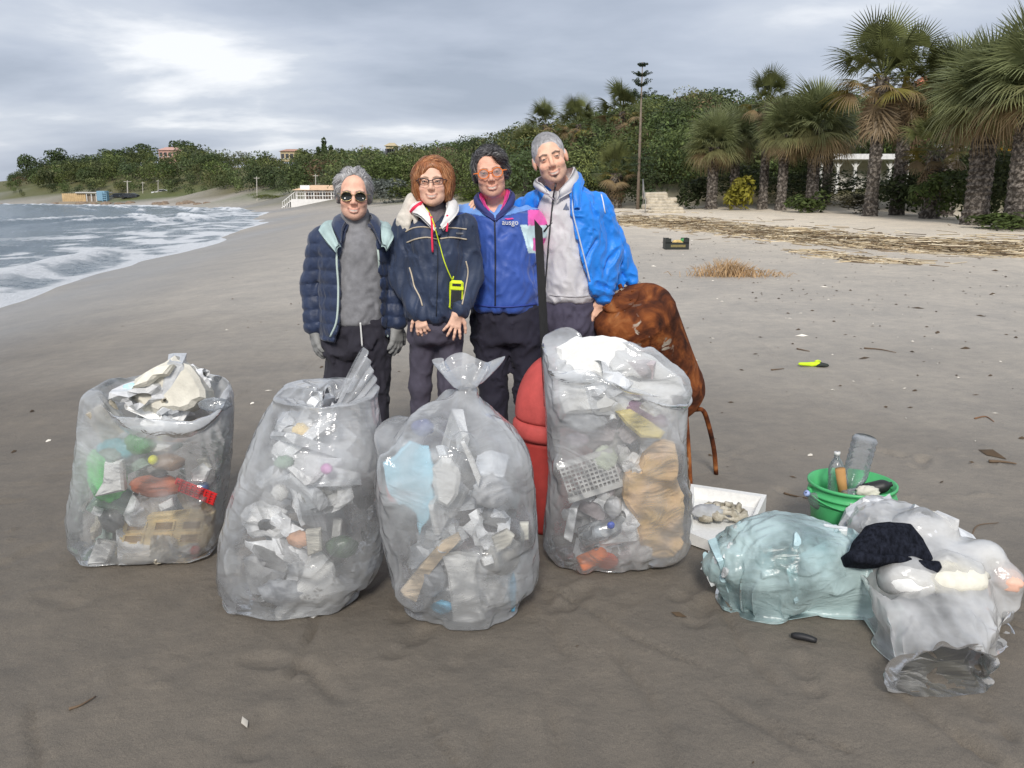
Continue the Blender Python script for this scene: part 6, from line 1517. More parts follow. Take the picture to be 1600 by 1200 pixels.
def crate():
    c = ground(1058, 390); Y = c[1]; w = (at(1077, 380, Y)[0] - at(1040, 380, Y)[0]); h = (at(1058, 371, Y)[2] - c[2]); d = w * .62; K_ = M('black_crate', (.016, .02, .018), .5, .1)
    c = c + (0, d / 2, 0); r = root('black_crate', c, 'black plastic fruit crate standing alone up the beach', 'crate')
    obj('bottom', *MB().box(c + (0, 0, .012), (w, d, .02)).out(), K_, r, smooth=False)
    for s in (-1, 1):
        m = MB()
        m.box(c + (0, s * (d / 2 - .008), h * .30), (w, .014, h * .56)); 
        for q in (-1, 1): m.box(c + (q * w * .38, s * (d / 2 - .008), h * .72), (w * .24, .014, h * .40))
        obj('side_panel', *m.out(), K_, r, smooth=False)
        obj('end_panel', *MB().box(c + (s * (w / 2 - .008), 0, h * .48), (.014, d - .04, h * .92)).out(), K_, r, smooth=False)
    obj('label_strip', *MB().box(c + (.02, -d / 2 - .003, h * .30), (w * .62, .004, h * .20)).out(), M('crate_print', A(110, 100, 60), .6, .3, 60), r, smooth=False)
    lump('orange_peel_scrap', c + (.05, 0, h * .55), (w * .25, d * .25, h * .22), M('crate_scrap', A(196, 170, 110), .8, .3, 12), 'tan scraps lying inside the black crate', 'rubbish', 3, .4)
    lump('green_scrap', c + (w * .3, 0, h * .7), (w * .12, d * .15, h * .2), M('dark_green_plastic'), 'green scrap at the right corner of the black crate', 'rubbish', 5, .4)
crate()
# ---------------------------------------------------------------- people
SKIN = M('skin', attr=True, rough=.52, var=.13, scale=26, spec=.35, bump=.35, bscale=75, bdist=.005)
EYES = {}
def lines_d(P, pts):
    d = np.full(len(P), 9.)
    for a, b in zip(pts[:-1], pts[1:]):
        a, b = np.array(a), np.array(b); ab = b - a; t = np.clip(((P - a) @ ab) / (ab @ ab), 0, 1); d = np.minimum(d, np.linalg.norm(P - a - t[:, None] * ab, axis=1))
    return d
class Head:
    def __init__(s, C, R, sc, female=False): s.C, s.R, s.s, s.f = np.asarray(C), np.asarray(R), sc, female
    def w(s, p): return s.C + s.R @ (np.asarray(p, float) * s.s)
    def loc(s, V): return (V - s.C) @ s.R / s.s
    def ell(s, F, c, r, k=.01, op='u'): F.ell(s.w(c), np.asarray(r) * s.s, k, op, s.R)
    def cone(s, F, a, b, ra, rb, k=.01, op='u'): F.cone(s.w(a), s.w(b), ra * s.s, rb * s.s, k, op)
    def carve(s, F, neck, nr):
        E, Cn = s.ell, s.cone; jw = .030 if s.f else .036
        E(F, (0, .014, .032), (.0745, .096, .084)); E(F, (0, -.024, -.034), (.0585, .066, .080), .03); E(F, (0, -.060, -.095), (jw * .78, .026, .020), .028)
        for q in (-1, 1):
            E(F, (q * .031, -.030, -.066), (.024, .042, .030), .03)                       # jaw corner
            E(F, (q * .038, -.067, -.033), (.023, .022, .019), .016)                      # cheek raised by the smile
            E(F, (q * .0765, .012, -.008), (.010, .019, .031), .006)                      # ear
        Cn(F, (-.040, -.081, .020), (.040, -.081, .020), .011, .011, .018)
        for q in (-1, 1): E(F, (q * .031, -.100, .001), (.019, .014, .0105), .010, 's')
        Cn(F, (0, -.088, .010), (0, -.108, -.029), .0075, .0105, .012)
        for q in (-1, 1): E(F, (q * .0115, -.099, -.034), (.0080, .011, .0078), .006); E(F, (q * .031, -.083, .0), (.0125, .0115, .0115), .003)
        mo = [(-.0250, -.0815, -.0605), (-.0130, -.0925, -.0680), (0, -.0960, -.0703), (.0130, -.0925, -.0680), (.0250, -.0815, -.0605)]; s.mo = mo
        up = [np.array(p) + (0, .001, .0052) for p in mo]; lo = [np.array(p) + (0, .002, -.0062) for p in mo]; s.up, s.lo = up, lo
        for a, b in zip(mo[:-1], mo[1:]): Cn(F, np.array(a) + (0, -.003, 0), np.array(b) + (0, -.003, 0), .0030, .0030, .004, 's')
        for L_, r in ((up, .0030), (lo, .0042)):
            for a, b in zip(L_[:-1], L_[1:]): Cn(F, a, b, r, r, .005)
        for a, b in zip(mo[:-1], mo[1:]): Cn(F, np.array(a) + (0, .006, .0005), np.array(b) + (0, .006, .0005), .0055, .0055, .001)  # teeth
        for q in (-1, 1): Cn(F, (q * .019, -.099, -.036), (q * .034, -.084, -.064), .0024, .0018, .007, 's')   # fold from nose to mouth
        F.cone(s.w((0, .030, -.045)), neck, nr, nr * 1.08, .02)
    def paint(s, V, base, brow, stub=0., stubc=(.2, .17, .16), goatee=False, scalp=None, hairline=None):
        P = s.loc(V); c = np.tile(np.array(base), (len(V), 1)); x, y, z = P.T; hd = (z > -.13) & (np.abs(x) < .1) & (np.abs(y) < .14)
        nz_ = noise(P * 60, 3)
        def mix(m, col): c[:] = c * (1 - m[:, None]) + np.array(col) * m[:, None]
        face = hd & (y < -.02)
        for q in (-1, 1): mix(.34 * np.exp(-(((x - q * .04) / .02) ** 2 + ((z + .032) / .018) ** 2)) * face, (.62, .20, .15))
        mix(.14 * np.exp(-((x / .014) ** 2 + ((z + .032) / .015) ** 2)) * face, (.62, .24, .19))
        mix(.18 * hd * (np.abs(x) > .072), (.62, .20, .15))
        if stub: mix(stub * hd * (y < -.015) * sstep(-.042, -.058, z + .012 * np.cos(x * 60)) * sstep(-.14, -.115, z) * (.6 + .5 * nz_), stubc)
        if goatee:
            mix(.8 * sstep(.013, .006, np.hypot(x / 1.0, (z + .083) / 1.1)) * face, (.05, .04, .04)); mix(.45 * sstep(.008, .004, lines_d(P, [np.array(p) + (0, -.004, .014) for p in s.mo])) * face, (.09, .07, .06))
        lip = np.minimum(lines_d(P, s.up), lines_d(P, s.lo) - .001); mix(.60 * sstep(.0052, .0032, lip) * face, (.47, .19, .16))
        dm = lines_d(P, [np.array(p) + (0, .0, 0) for p in s.mo]); tee = (dm < .0062) & face
        mix(1.0 * (tee & (np.abs(z - np.interp(np.abs(x), [0, .013, .025], [-.0703, -.068, -.0605])) < .0036 * (1 - (x / .023) ** 2)) & (np.abs(x) < .0205)), (.60, .53, .47))
        mix(.6 * (tee & (np.abs(x) >= .0205)), (.26, .10, .08))
        for q in (-1, 1):
            br = [(q * .014, -.09, .0175), (q * .030, -.09, .0225), (q * .048, -.078, .0165)]; mix(.85 * sstep(.0058, .0035, lines_d(P * (1, .3, 1), [np.array(b) * (1, .3, 1) for b in br])) * face, brow)
            ex, ez = x - q * .031, z - .0005 + 4 * (x - q * .031) ** 2
            ey = face & (y < -.075); mix(.9 * ey * (np.hypot(ex / .0125, ez / .0034) < 1), (.36, .30, .27)); mix(1.0 * ey * (np.hypot(ex / .0052, ez / .0036) < 1), (.02, .014, .01))
            mix(.7 * ey * (np.abs(ez - .0036) < .0016) * (np.abs(ex) < .015), (.07, .04, .035)); mix(.3 * ey * (np.abs(ez + .0052) < .002) * (np.abs(ex) < .014), (.40, .17, .13))
        if scalp is not None:
            m = hd * sstep(-.004, .006, z - np.interp(y, hairline[0], hairline[1]) + .006 * (nz_ - .5)) * (np.abs(x) < .0785); mix(.93 * m, np.array(scalp)); 
        return c
def hand(F, wr, fd, pn, s=1.0, curl=.5, spread=.12, thumb=1, infl=0.0, k=.005, tcurl=.5):
    """palm and five fingers: fd finger direction, pn palm normal, thumb = side of the thumb"""
    wr = np.asarray(wr, float); fd = nrm(fd); pn = nrm(np.asarray(pn) - fd * np.dot(fd, pn)); sd = np.cross(fd, pn) * thumb
    F.cone(wr - fd * .02 * s, wr + fd * .02 * s, .024 * s + infl, .026 * s + infl, .012, sq=None)
    for i, (o, L_) in enumerate(((.028, .070), (.010, .079), (-.009, .073), (-.027, .057))):
        b = wr + fd * (.082 - .004 * abs(i - 1)) * s + sd * o * s
        F.cone(wr + fd * .01 * s + sd * o * .55 * s, b, .0135 * s + infl, .0105 * s + infl, .012)
        p = b; a = spread * o / .028; d = nrm(fd * math.cos(a) + sd * math.sin(a))
        for j, (f, r) in enumerate(((.45, .0090), (.32, .0082), (.23, .0072))):
            an = curl * (.5 + .5 * j) * (1 + .12 * i); d2 = nrm(d * math.cos(an) + pn * math.sin(an)); q = p + d2 * L_ * f * s
            F.cone(p, q, r * s + infl, (r - .0008) * s + infl, k); p = q
            if j == 0: d = d2
    p = wr + fd * .018 * s + sd * .022 * s
    for L_, r, a, c in ((.045, .0125, .75, .25), (.032, .0098, .5, tcurl), (.026, .0085, .35, tcurl * 1.2)):
        d = nrm(fd * math.cos(a) + sd * math.sin(a) + pn * c * .5); q = p + d * L_ * s; F.cone(p, q, r * s + infl, (r - .001) * s + infl, k); p = q
def grid(pts, pad, h):
    P = np.array(pts); lo, hi = P.min(0) - pad, P.max(0) + pad; return Field(*(np.arange(lo[i], hi[i] + h, h) for i in range(3)))
def body_field(boxes, lo, hi, hf=.0034, hc=.014):
    return Field(*(axis(lo[i], hi[i], [(b[0][i], b[1][i]) for b in boxes], hf, hc) for i in range(3)))
def rows_px(Y, rows, dr=0.0, dy=0.0):
    R = []
    for v, a, b, ry in rows:
        p, q = at(a, v, Y), at(b, v, Y); R.append((p[2], (p[0] + q[0]) / 2, Y + dy, max(.02, (q[0] - p[0]) / 2 + dr), max(.02, ry + dr)))
    return R
def folds(V_amp, seed, sx=(14, 14, 5), dirn=None):
    def fn(P):
        q = P * np.array(sx) + fbm(P * 6, 2, seed + 3)[..., None] * 1.6
        return V_amp * (np.abs(fbm(q, 3, seed) - .5) * 4 - .55) + V_amp * .55 * (np.abs(fbm(q * 2.3 + 7, 2, seed + 5) - .5) * 4 - .5)
    return fn
def part_mesh(F, parent, name, mat, col=None, sm=1, crop=None):
    V, Q = F.net(); V = smooth_mesh(V, Q, sm)
    c = col(V) if callable(col) else col
    o = obj(name, V, Q, mat, parent, col=c); o_bvh = BVHTree.FromPolygons([tuple(p) for p in V], Q.tolist()); return o, o_bvh
def onto(bvhs, u, v, e=.003, Y=None):
    """point on the nearest garment surface seen at u,v, lifted e"""
    d = Vector(nrm(ray(u, v))); best = None
    for b in bvhs:
        h = b.ray_cast(Vector((0, 0, CAM_H)), d)
        if h[0] is not None and (best is None or h[3] < best[3]): best = h
    if best is None: return at(u, v, Y or 4.0)
    n = best[1]; n = n if n.dot(d) < 0 else -n
    return np.array(best[0] + n * e)
def trim(name, parent, bvhs, pts, r, mat, n=24, e=.002, flat=False):
    P2 = spline(np.array([(u, v, 0) for u, v in pts], float), n); P = np.array([onto(bvhs, p[0], p[1], e) for p in P2])
    for _ in range(2): P[1:-1] = .25 * P[:-2] + .5 * P[1:-1] + .25 * P[2:]
    V, F = tube(P, r, 6); return obj(name, V, F, mat, parent)
def patch(name, parent, bvhs, quad, mat, e=.004, n=8, th=.003):
    """thin piece of cloth or print lying on a garment; quad = four photo points"""
    q = np.array(quad, float); V = []
    for i in range(n + 1):
        for j in range(n + 1):
            a, b = i / n, j / n; p = q[0] * (1 - a) * (1 - b) + q[1] * a * (1 - b) + q[2] * a * b + q[3] * (1 - a) * b; V.append(onto(bvhs, p[0], p[1], e))
    V = np.array(V); m = n + 1; F = [(i * m + j, (i + 1) * m + j, (i + 1) * m + j + 1, i * m + j + 1) for i in range(n) for j in range(n)]
    return obj(name, V, F, mat, parent)
def strands(name, head, parent, F_hair, n, L_, mat, cols, seed, flow, wid=.0016, lift=.004):
    """thin hair ribbons lying along the hair surface"""
    V, Q = F_hair.net(); rg = np.random.RandomState(seed); fc = V[Q].mean(1); nn = nrm(np.cross(V[Q[:, 1]] - V[Q[:, 0]], V[Q[:, 3]] - V[Q[:, 0]])); b = BVHTree.FromPolygons([tuple(p) for p in V], Q.tolist())
    idx = rg.choice(len(fc), n); VV, FF, CC = [], [], []; k = 0
    for i in idx:
        p = fc[i]; nrm_ = nn[i]; P = [p + nrm_ * .001]; m = 5; Nn = [nrm_]
        for j in range(m):
            f = flow(head.loc(p[None])[0], rg); f = head.R @ f; f = nrm(f - nrm_ * np.dot(f, nrm_) + rg.normal(size=3) * .07); p = p + f * L_ / m
            h = b.find_nearest(Vector(p)); 
            if h[0] is None: break
            nrm_ = np.array(h[1]); nrm_ = nrm_ if np.dot(nrm_, nn[i]) > 0 else -nrm_
            p = np.array(h[0]); P.append(p + nrm_ * (.001 + lift * (j + 1) / m * rg.rand())); Nn.append(nrm_)
        if len(P) < 4: continue
        P = np.array(P); T = nrm(np.gradient(P, axis=0)); S = nrm(np.cross(np.array(Nn), T)) * (wid * np.linspace(1, .3, len(P)))[:, None]
        mm = len(P); VV.append(np.concatenate([P - S, P + S])); FF.append(np.array([(q, q + 1, mm + q + 1, mm + q) for q in range(mm - 1)]) + k); k += 2 * mm
        CC.append(np.tile(np.array(cols[rg.randint(len(cols))]) * rg.uniform(.75, 1.25), (2 * mm, 1)))
    return tag(obj(name, np.concatenate(VV), np.concatenate(FF), mat, parent, col=np.concatenate(CC)), kind='stuff')
def sheet(name, parent, A_, B_, mat, th=.006, n=30, m=7, bulge=.012, seed=0, wr=.004):
    """piece of cloth lofted between two edges, with thickness and a soft roll"""
    a, b = spline(A_, n), spline(B_, n); t = np.linspace(0, 1, m)[None, :, None]; G_ = a[:, None] * (1 - t) + b[:, None] * t
    N_ = nrm(np.cross(np.gradient(G_, axis=0), np.gradient(G_, axis=1))); c = G_.reshape(-1, 3).mean(0)
    if ((G_ - c) * N_).sum() < 0: N_ = -N_
    G_ = G_ + N_ * (bulge * np.sin(t * math.pi) + wr * (fbm(G_ * 40, 2, seed)[..., None] - .5) * 2)
    V = np.concatenate([(G_ + N_ * th / 2).reshape(-1, 3), (G_ - N_ * th / 2).reshape(-1, 3)]); k = n * m; F = []
    for i in range(n - 1):
        for j in range(m - 1): q = (i * m + j, (i + 1) * m + j, (i + 1) * m + j + 1, i * m + j + 1); F.append(q); F.append(tuple(k + w for w in q[::-1]))
    rim = [i * m for i in range(n)] + [(n - 1) * m + j for j in range(1, m)] + [i * m + m - 1 for i in range(n - 2, -1, -1)] + [j for j in range(m - 2, 0, -1)]
    for i in range(len(rim)): p_, q_ = rim[i], rim[(i + 1) % len(rim)]; F.append((p_, q_, k + q_, k + p_))
    o = obj(name, V, F, mat, parent); return o, BVHTree.FromPolygons([tuple(p) for p in V], F)
HAIR = M('hair', attr=True, rough=.45, var=.25, scale=90, spec=.4, stretch=(1, 1, .25), bump=.5, bscale=220, bdist=.003)
def rot_h(pitch=0, roll=0, yaw=0): return rot(0, 0, yaw) @ rot(0, roll, 0) @ rot(pitch, 0, 0)

class Person:
    def __init__(s, label, Y, uc, head, neck, nr, female=False):
        s.Y, s.label, s.h = Y, label, head; s.base = at(uc, 700, Y); s.base[2] = gq(s.base[0], Y); s.neck, s.nr = neck, nr
    def P(s, u, v, dy=0.): return at(u, v, s.Y + dy)
    def body(s, torso, arms, legs, hands, paintk, skin, extra=None):
        h = s.h; hb = (h.C - .125 * h.s, h.C + .125 * h.s); hb[0][1] -= .01; boxes = [(hb[0], hb[1])]
        for q in hands: w = np.asarray(q['wr']); fd = nrm(q['fd']); e = w + fd * .19 * q.get('s', 1); boxes.append((np.minimum(w, e) - .05, np.maximum(w, e) + .05))
        pts = [p for a in arms for p in a] + [p for l in legs for p in l]; pts = np.array(pts); lo = np.minimum(pts.min(0) - .12, hb[0] - .02); hi = np.maximum(pts.max(0) + .12, hb[1] + .02)
        for b in boxes: lo = np.minimum(lo, b[0] - .01); hi = np.maximum(hi, b[1] + .01)
        lo[1] = min(lo[1], s.Y - .16); hi[1] = max(hi[1], s.Y + .16); lo[2] = s.base[2] + .01
        F = body_field(boxes, lo, hi)
        F.stack(rows_px(s.Y, torso, -.035), .02)
        for a in arms: F.chain(a, [.045, .036, .026], .03)
        for l in legs: F.chain(l, [.052, .038, .030], .03); F.chain([l[-1], l[-1] + np.array([0, -.06, -.045]), l[-1] + np.array([0, -.13, -.055])], [.034, .033, .026], .02)
        h.carve(F, s.neck, s.nr); F.cone(s.neck, s.neck + np.array([0, .01, -.10]), s.nr * 1.08, .09, .05)
        for q in hands: hand(F, **q)
        V, Q = F.net(); V = smooth_mesh(V, Q, 1, .35); c = h.paint(V, skin, **paintk)
        s.o = tag(obj('person', V, Q, SKIN, None, s.base, col=c), s.label, 'person', 'four people standing behind the rubbish bags'); s.bvh = BVHTree.FromPolygons([tuple(p) for p in V], Q.tolist()); return s.o
    def legs(s, name, waist, legs, rad, mat, fold, seed, hem=True):
        pts = [p for l in legs for p in l]; R = rows_px(s.Y, waist); pts += [(r[1] - r[3], s.Y, r[0]) for r in R] + [(r[1] + r[3], s.Y, r[0]) for r in R]
        F = grid(pts, .14, .0075); F.stack(R, .02, rnd=.03)
        for l, r in zip(legs, rad): F.chain(l, r, .025)
        F.warp(folds(fold, seed, (12, 12, 7))); F.put((-9, -9, -9), (9, 9, s.base[2] + .06), lambda P: P[..., 2] - (s.base[2] + .045), .001, 's')
        return part_mesh(F, s.o, name, mat)
    def shoes(s, legs, mat):
        for l in legs:
            e = l[-1]; F = grid([e + (0, -.2, -.08), e + (0, .08, .05)], .05, .008); z = s.base[2] + .03
            a = np.array([e[0], e[1] + .03, z + .015]); b = np.array([e[0] + (.012 if e[0] > s.base[0] else -.012), e[1] - .17, z])
            F.chain([a, (a + b) / 2, b], [.042, .046, .036], .01, sq=(1, 1, 1.15)); F.chain([a + (0, -.01, .05), a], [.04, .045], .02)
            F.put((-9, -9, -9), (9, 9, s.base[2] + .004), lambda P: P[..., 2] - (s.base[2] + .003), .001, 's'); part_mesh(F, s.o, 'shoe', mat)
    def arm(s, F, pts, rad, k=.012): F.chain(pts, rad, k)

WEAVE = lambda n, c, r=.85, v=.12, sc=14, b=.3, bs=260, **k: M(n, c, r, v, sc, b, bs, sheen=.03, bdist=.003, **k)
BLK = M('shoe_black', (.02, .02, .022), .6)
def tuck(bvh_pts): pass

# ================= the man in sunglasses
def man_one():
    Y = 4.02; C = at(553, 304, Y - .03); h = Head(C, rot_h(.06, .03, .16), .97); p = Person('man in dark sunglasses and open navy puffer jacket over grey turtleneck', Y, 556, h, at(556, 352, Y + .035), .049)
    A1 = [p.P(507, 380), p.P(489, 442, .02), p.P(491, 512, -.02)]; A2 = [p.P(606, 381), p.P(619, 442, .02), p.P(620, 506, -.02)]
    L1 = [p.P(537, 545), p.P(526, 645), p.P(526, 756, .02)]; L2 = [p.P(582, 545), p.P(587, 645), p.P(586, 756, .02)]
    tor = [(350, 535, 578, .06), (362, 512, 600, .09), (385, 500, 611, .115), (430, 505, 608, .115), (480, 506, 606, .115), (520, 506, 608, .12)]
    H1 = dict(wr=A1[2], fd=(.10, -.12, -1), pn=(.75, .5, 0), s=.98, curl=.35, thumb=-1); H2 = dict(wr=A2[2], fd=(-.02, -.12, -1), pn=(-.75, .5, 0), s=.98, curl=.35, thumb=1)
    p.body(tor, [A1, A2], [L1, L2], [H1, H2], dict(brow=(.24, .20, .17), stub=.22, stubc=(.45, .36, .32)), A(214, 166, 144, 1.3))
    TR = WEAVE('navy_trousers', A(48, 46, 57, .85)); p.legs('trousers', [(490, 508, 606, .115), (530, 504, 609, .12), (556, 506, 608, .115)], [L1, L2], [[.088, .063, .058], [.086, .063, .058]], TR, .015, 3)
    p.shoes([L1, L2], BLK)
    SW = WEAVE('grey_knit', A(118, 118, 121), .95, .14, 30, .5, 300)
    F = grid([p.P(490, 335), p.P(625, 510)], .16, .007); F.stack(rows_px(Y, [(356, 528, 585, .075), (368, 512, 603, .105), (390, 506, 607, .128), (430, 508, 604, .130), (480, 508, 604, .132), (505, 510, 602, .128)]), .02)
    F.cone(at(555, 338, Y + .0), at(556, 372, Y + .005), .064, .082, .02); F.warp(folds(.008, 5, (10, 10, 6))); sw, swb = part_mesh(F, p.o, 'sweater', SW)
    JK = M('navy_puffer', A(38, 52, 82, .95), .55, .18, 16, .35, 70, bdist=.006, sheen=.2)
    F = grid([p.P(480, 335, -.04), p.P(628, 535, .02)], .17, .0058)
    F.stack(rows_px(Y, [(350, 526, 586, .08), (360, 505, 606, .12), (380, 494, 617, .155), (420, 497, 613, .160), (470, 499, 611, .165), (527, 500, 612, .170)], dy=.005), .02, rnd=.012)
    zz = [at(550, v, Y)[2] for v in (345, 360, 400, 450, 500, 540)]; xl = [at(u, 0, Y - .13)[0] * 1 for u in (541, 537, 529, 531, 529, 519)]; xr = [at(u, 0, Y - .13)[0] for u in (578, 583, 589, 591, 593, 604)]
    k = 1.0
    def px(u, v): return at(u, v, Y - .15)[0]
    vv = (345, 360, 400, 450, 500, 540); xl = [px(u, v) for u, v in zip((541, 537, 529, 531, 529, 517), vv)]; xr = [px(u, v) for u, v in zip((578, 583, 589, 591, 593, 606), vv)]
    def cut(P):
        a, b = np.interp(P[..., 2], zz[::-1], xl[::-1]), np.interp(P[..., 2], zz[::-1], xr[::-1]); return np.maximum(np.maximum(a - P[..., 0], P[..., 0] - b), P[..., 1] - (Y - .03))
    F.put((-3, 2, -1), (3, 5, 3), cut, .006, 's')
    F.chain([p.P(505, 376), p.P(489, 442, .01), p.P(491, 508, -.02)], [.070, .060, .050], .014); F.chain([p.P(607, 377), p.P(618, 442, .01), p.P(620, 503, -.02)], [.070, .058, .048], .014)
    F.warp(lambda P: .0085 * (np.abs(np.sin((P[..., 2] + .02 * np.sin(P[..., 0] * 9)) * math.pi / .062)) ** .45 * -1 + .75))
    F.warp(folds(.005, 9, (16, 16, 10)))
    jk, jkb = part_mesh(F, p.o, 'jacket', JK)
    for s_, uu in ((-1, (541, 537, 529, 531, 529, 519)), (1, (578, 583, 589, 591, 593, 603))):
        P = []
        for u, v in zip(uu, (352, 362, 400, 450, 500, 526)): P.append(onto([jkb], u + s_ * 2.5, v, .002))
        V, Fq = tube(spline(P, 30), .0055, 6); obj('zip', V, Fq, M('pale_teal', A(168, 182, 176), .6, .1), jk)
    # stand collar and pale hood folded on the shoulders
    N = lambda u, v, dy: at(u, v, Y + dy)
    sheet('collar', jk, [N(541, 348, -.085), N(534, 340, -.03), N(540, 333, .05), N(556, 331, .075), N(572, 333, .05), N(580, 341, -.03), N(576, 349, -.085)],
          [N(533, 381, -.172), N(521, 358, -.10), N(523, 347, .05), N(556, 343, .115), N(590, 347, .05), N(594, 359, -.10), N(595, 384, -.172)], JK, .012)
    TE = M('pale_teal_cloth', A(156, 176, 174), .8, .12, 12, .3, 60)
    sheet('hood', jk, [N(531, 384, -.172), N(521, 360, -.105), N(523, 349, .05), N(556, 345, .12), N(590, 349, .05), N(594, 361, -.105), N(597, 384, -.175)],
          [N(526, 396, -.182), N(505, 371, -.135), N(503, 358, .04), N(556, 354, .15), N(610, 359, .04), N(614, 374, -.13), N(604, 392, -.182)], TE, .016, wr=.008, bulge=.016)
    P = [onto([p.bvh, swb], u, v, .004) for u, v in ((563, 503), (564, 510))] ; P = [N(563, 504, -.137), N(564, 515, -.137), N(565, 528, -.135), N(566, 541, -.132)]
    V, Fq = tube(spline(P, 12), .0045, 6); obj('drawstring', V, Fq, WHITE, p.o)
    GL = WEAVE('grey_glove', A(134, 134, 132), .9, .1, 30)
    for q in (H1, H2):
        e = np.asarray(q['wr']) + nrm(q['fd']) * .19; F = grid([q['wr'], e], .07, .0042); hand(F, **{**q, 'infl': .0045}); F.cone(np.asarray(q['wr']) - nrm(q['fd']) * .03, np.asarray(q['wr']) + nrm(q['fd']) * .01, .034, .032, .008); part_mesh(F, p.o, 'glove', GL)
    # hair swept back from a high forehead
    F = grid([h.w((-.11, -.12, -.08)), h.w((.11, .13, .14))], .01, .0042)
    h.ell(F, (0, .022, .040), (.083, .101, .086)); 
    for q in (-1, 1): h.ell(F, (q * .068, .020, .006), (.017, .045, .046), .02)
    h.ell(F, (-.070, .0, .045), (.018, .035, .045), .02)
    h.ell(F, (0, -.085, .018), (.061, .076, .084), .01, 's'); h.ell(F, (0, -.02, -.08), (.068, .10, .068), .01, 's')
    F.warp(lambda P: .012 * (fbm(h.loc(P) * (38, 38, 22) + fbm(h.loc(P) * 20, 2, 3)[..., None] * 2, 3, 8) - .5)); GC = [(.40, .39, .39), (.52, .51, .50), (.26, .25, .25)]
    hr, _ = part_mesh(F, p.o, 'hair', HAIR, lambda V: np.tile((.34, .33, .33), (len(V), 1)) * (.7 + .6 * noise(h.loc(V) * (90, 90, 25), 5))[:, None])
    strands('hair_strands', h, hr, F, 1500, .05, HAIR, GC, 3, lambda l, rg: np.array([np.sign(l[0]) * (.3 + .5 * (abs(l[0]) > .05)), .55, .5 - 1.3 * (abs(l[0]) > .055) - (l[2] < .03) * .8]), lift=.013)
    # aviator sunglasses
    G = M('gold_wire', (.55, .42, .2), .3, .05, metal=1.0); LN = M('dark_lens', (.012, .013, .010), .08, .05, spec=.8)
    fr = [obj('sunglasses', *tube([h.w((-.008, -.106, .004)), h.w((0, -.108, .007)), h.w((.008, -.106, .004))], .0012 * 1.3, 6), G, p.o)]
    for q in (-1, 1):
        th = np.linspace(0, 6.283, 21)[:-1]; o2 = [(q * (.0325 + .0265 * math.cos(t) * (1 - .12 * math.sin(t))), -.104 + .012 * abs(math.cos(t)) * (1 if math.cos(t) > 0 else .2), -.003 + .0215 * math.sin(t) - .002 * math.cos(t)) for t in th]
        W_ = np.array([h.w(c) for c in o2]); c = W_.mean(0) + (h.R @ np.array([0, -.004, 0])); V = np.concatenate([[c], W_, W_ + h.R @ np.array([0, .002, 0])]); n = 20
        obj('lens', V, [(0, 1 + i, 1 + (i + 1) % n) for i in range(n)] + [(1 + i, 1 + (i + 1) % n, 1 + n + (i + 1) % n, 1 + n + i) for i in range(n)], LN, fr[0])
        obj('rim', *tube(np.vstack([W_, W_[:1]]), .0014, 6, False), G, fr[0]); obj('temple', *tube([h.w((q * .058, -.092, .006)), h.w((q * .077, -.05, .006)), h.w((q * .081, .015, .004))], .0014, 6), G, fr[0])
    return p
man_one()

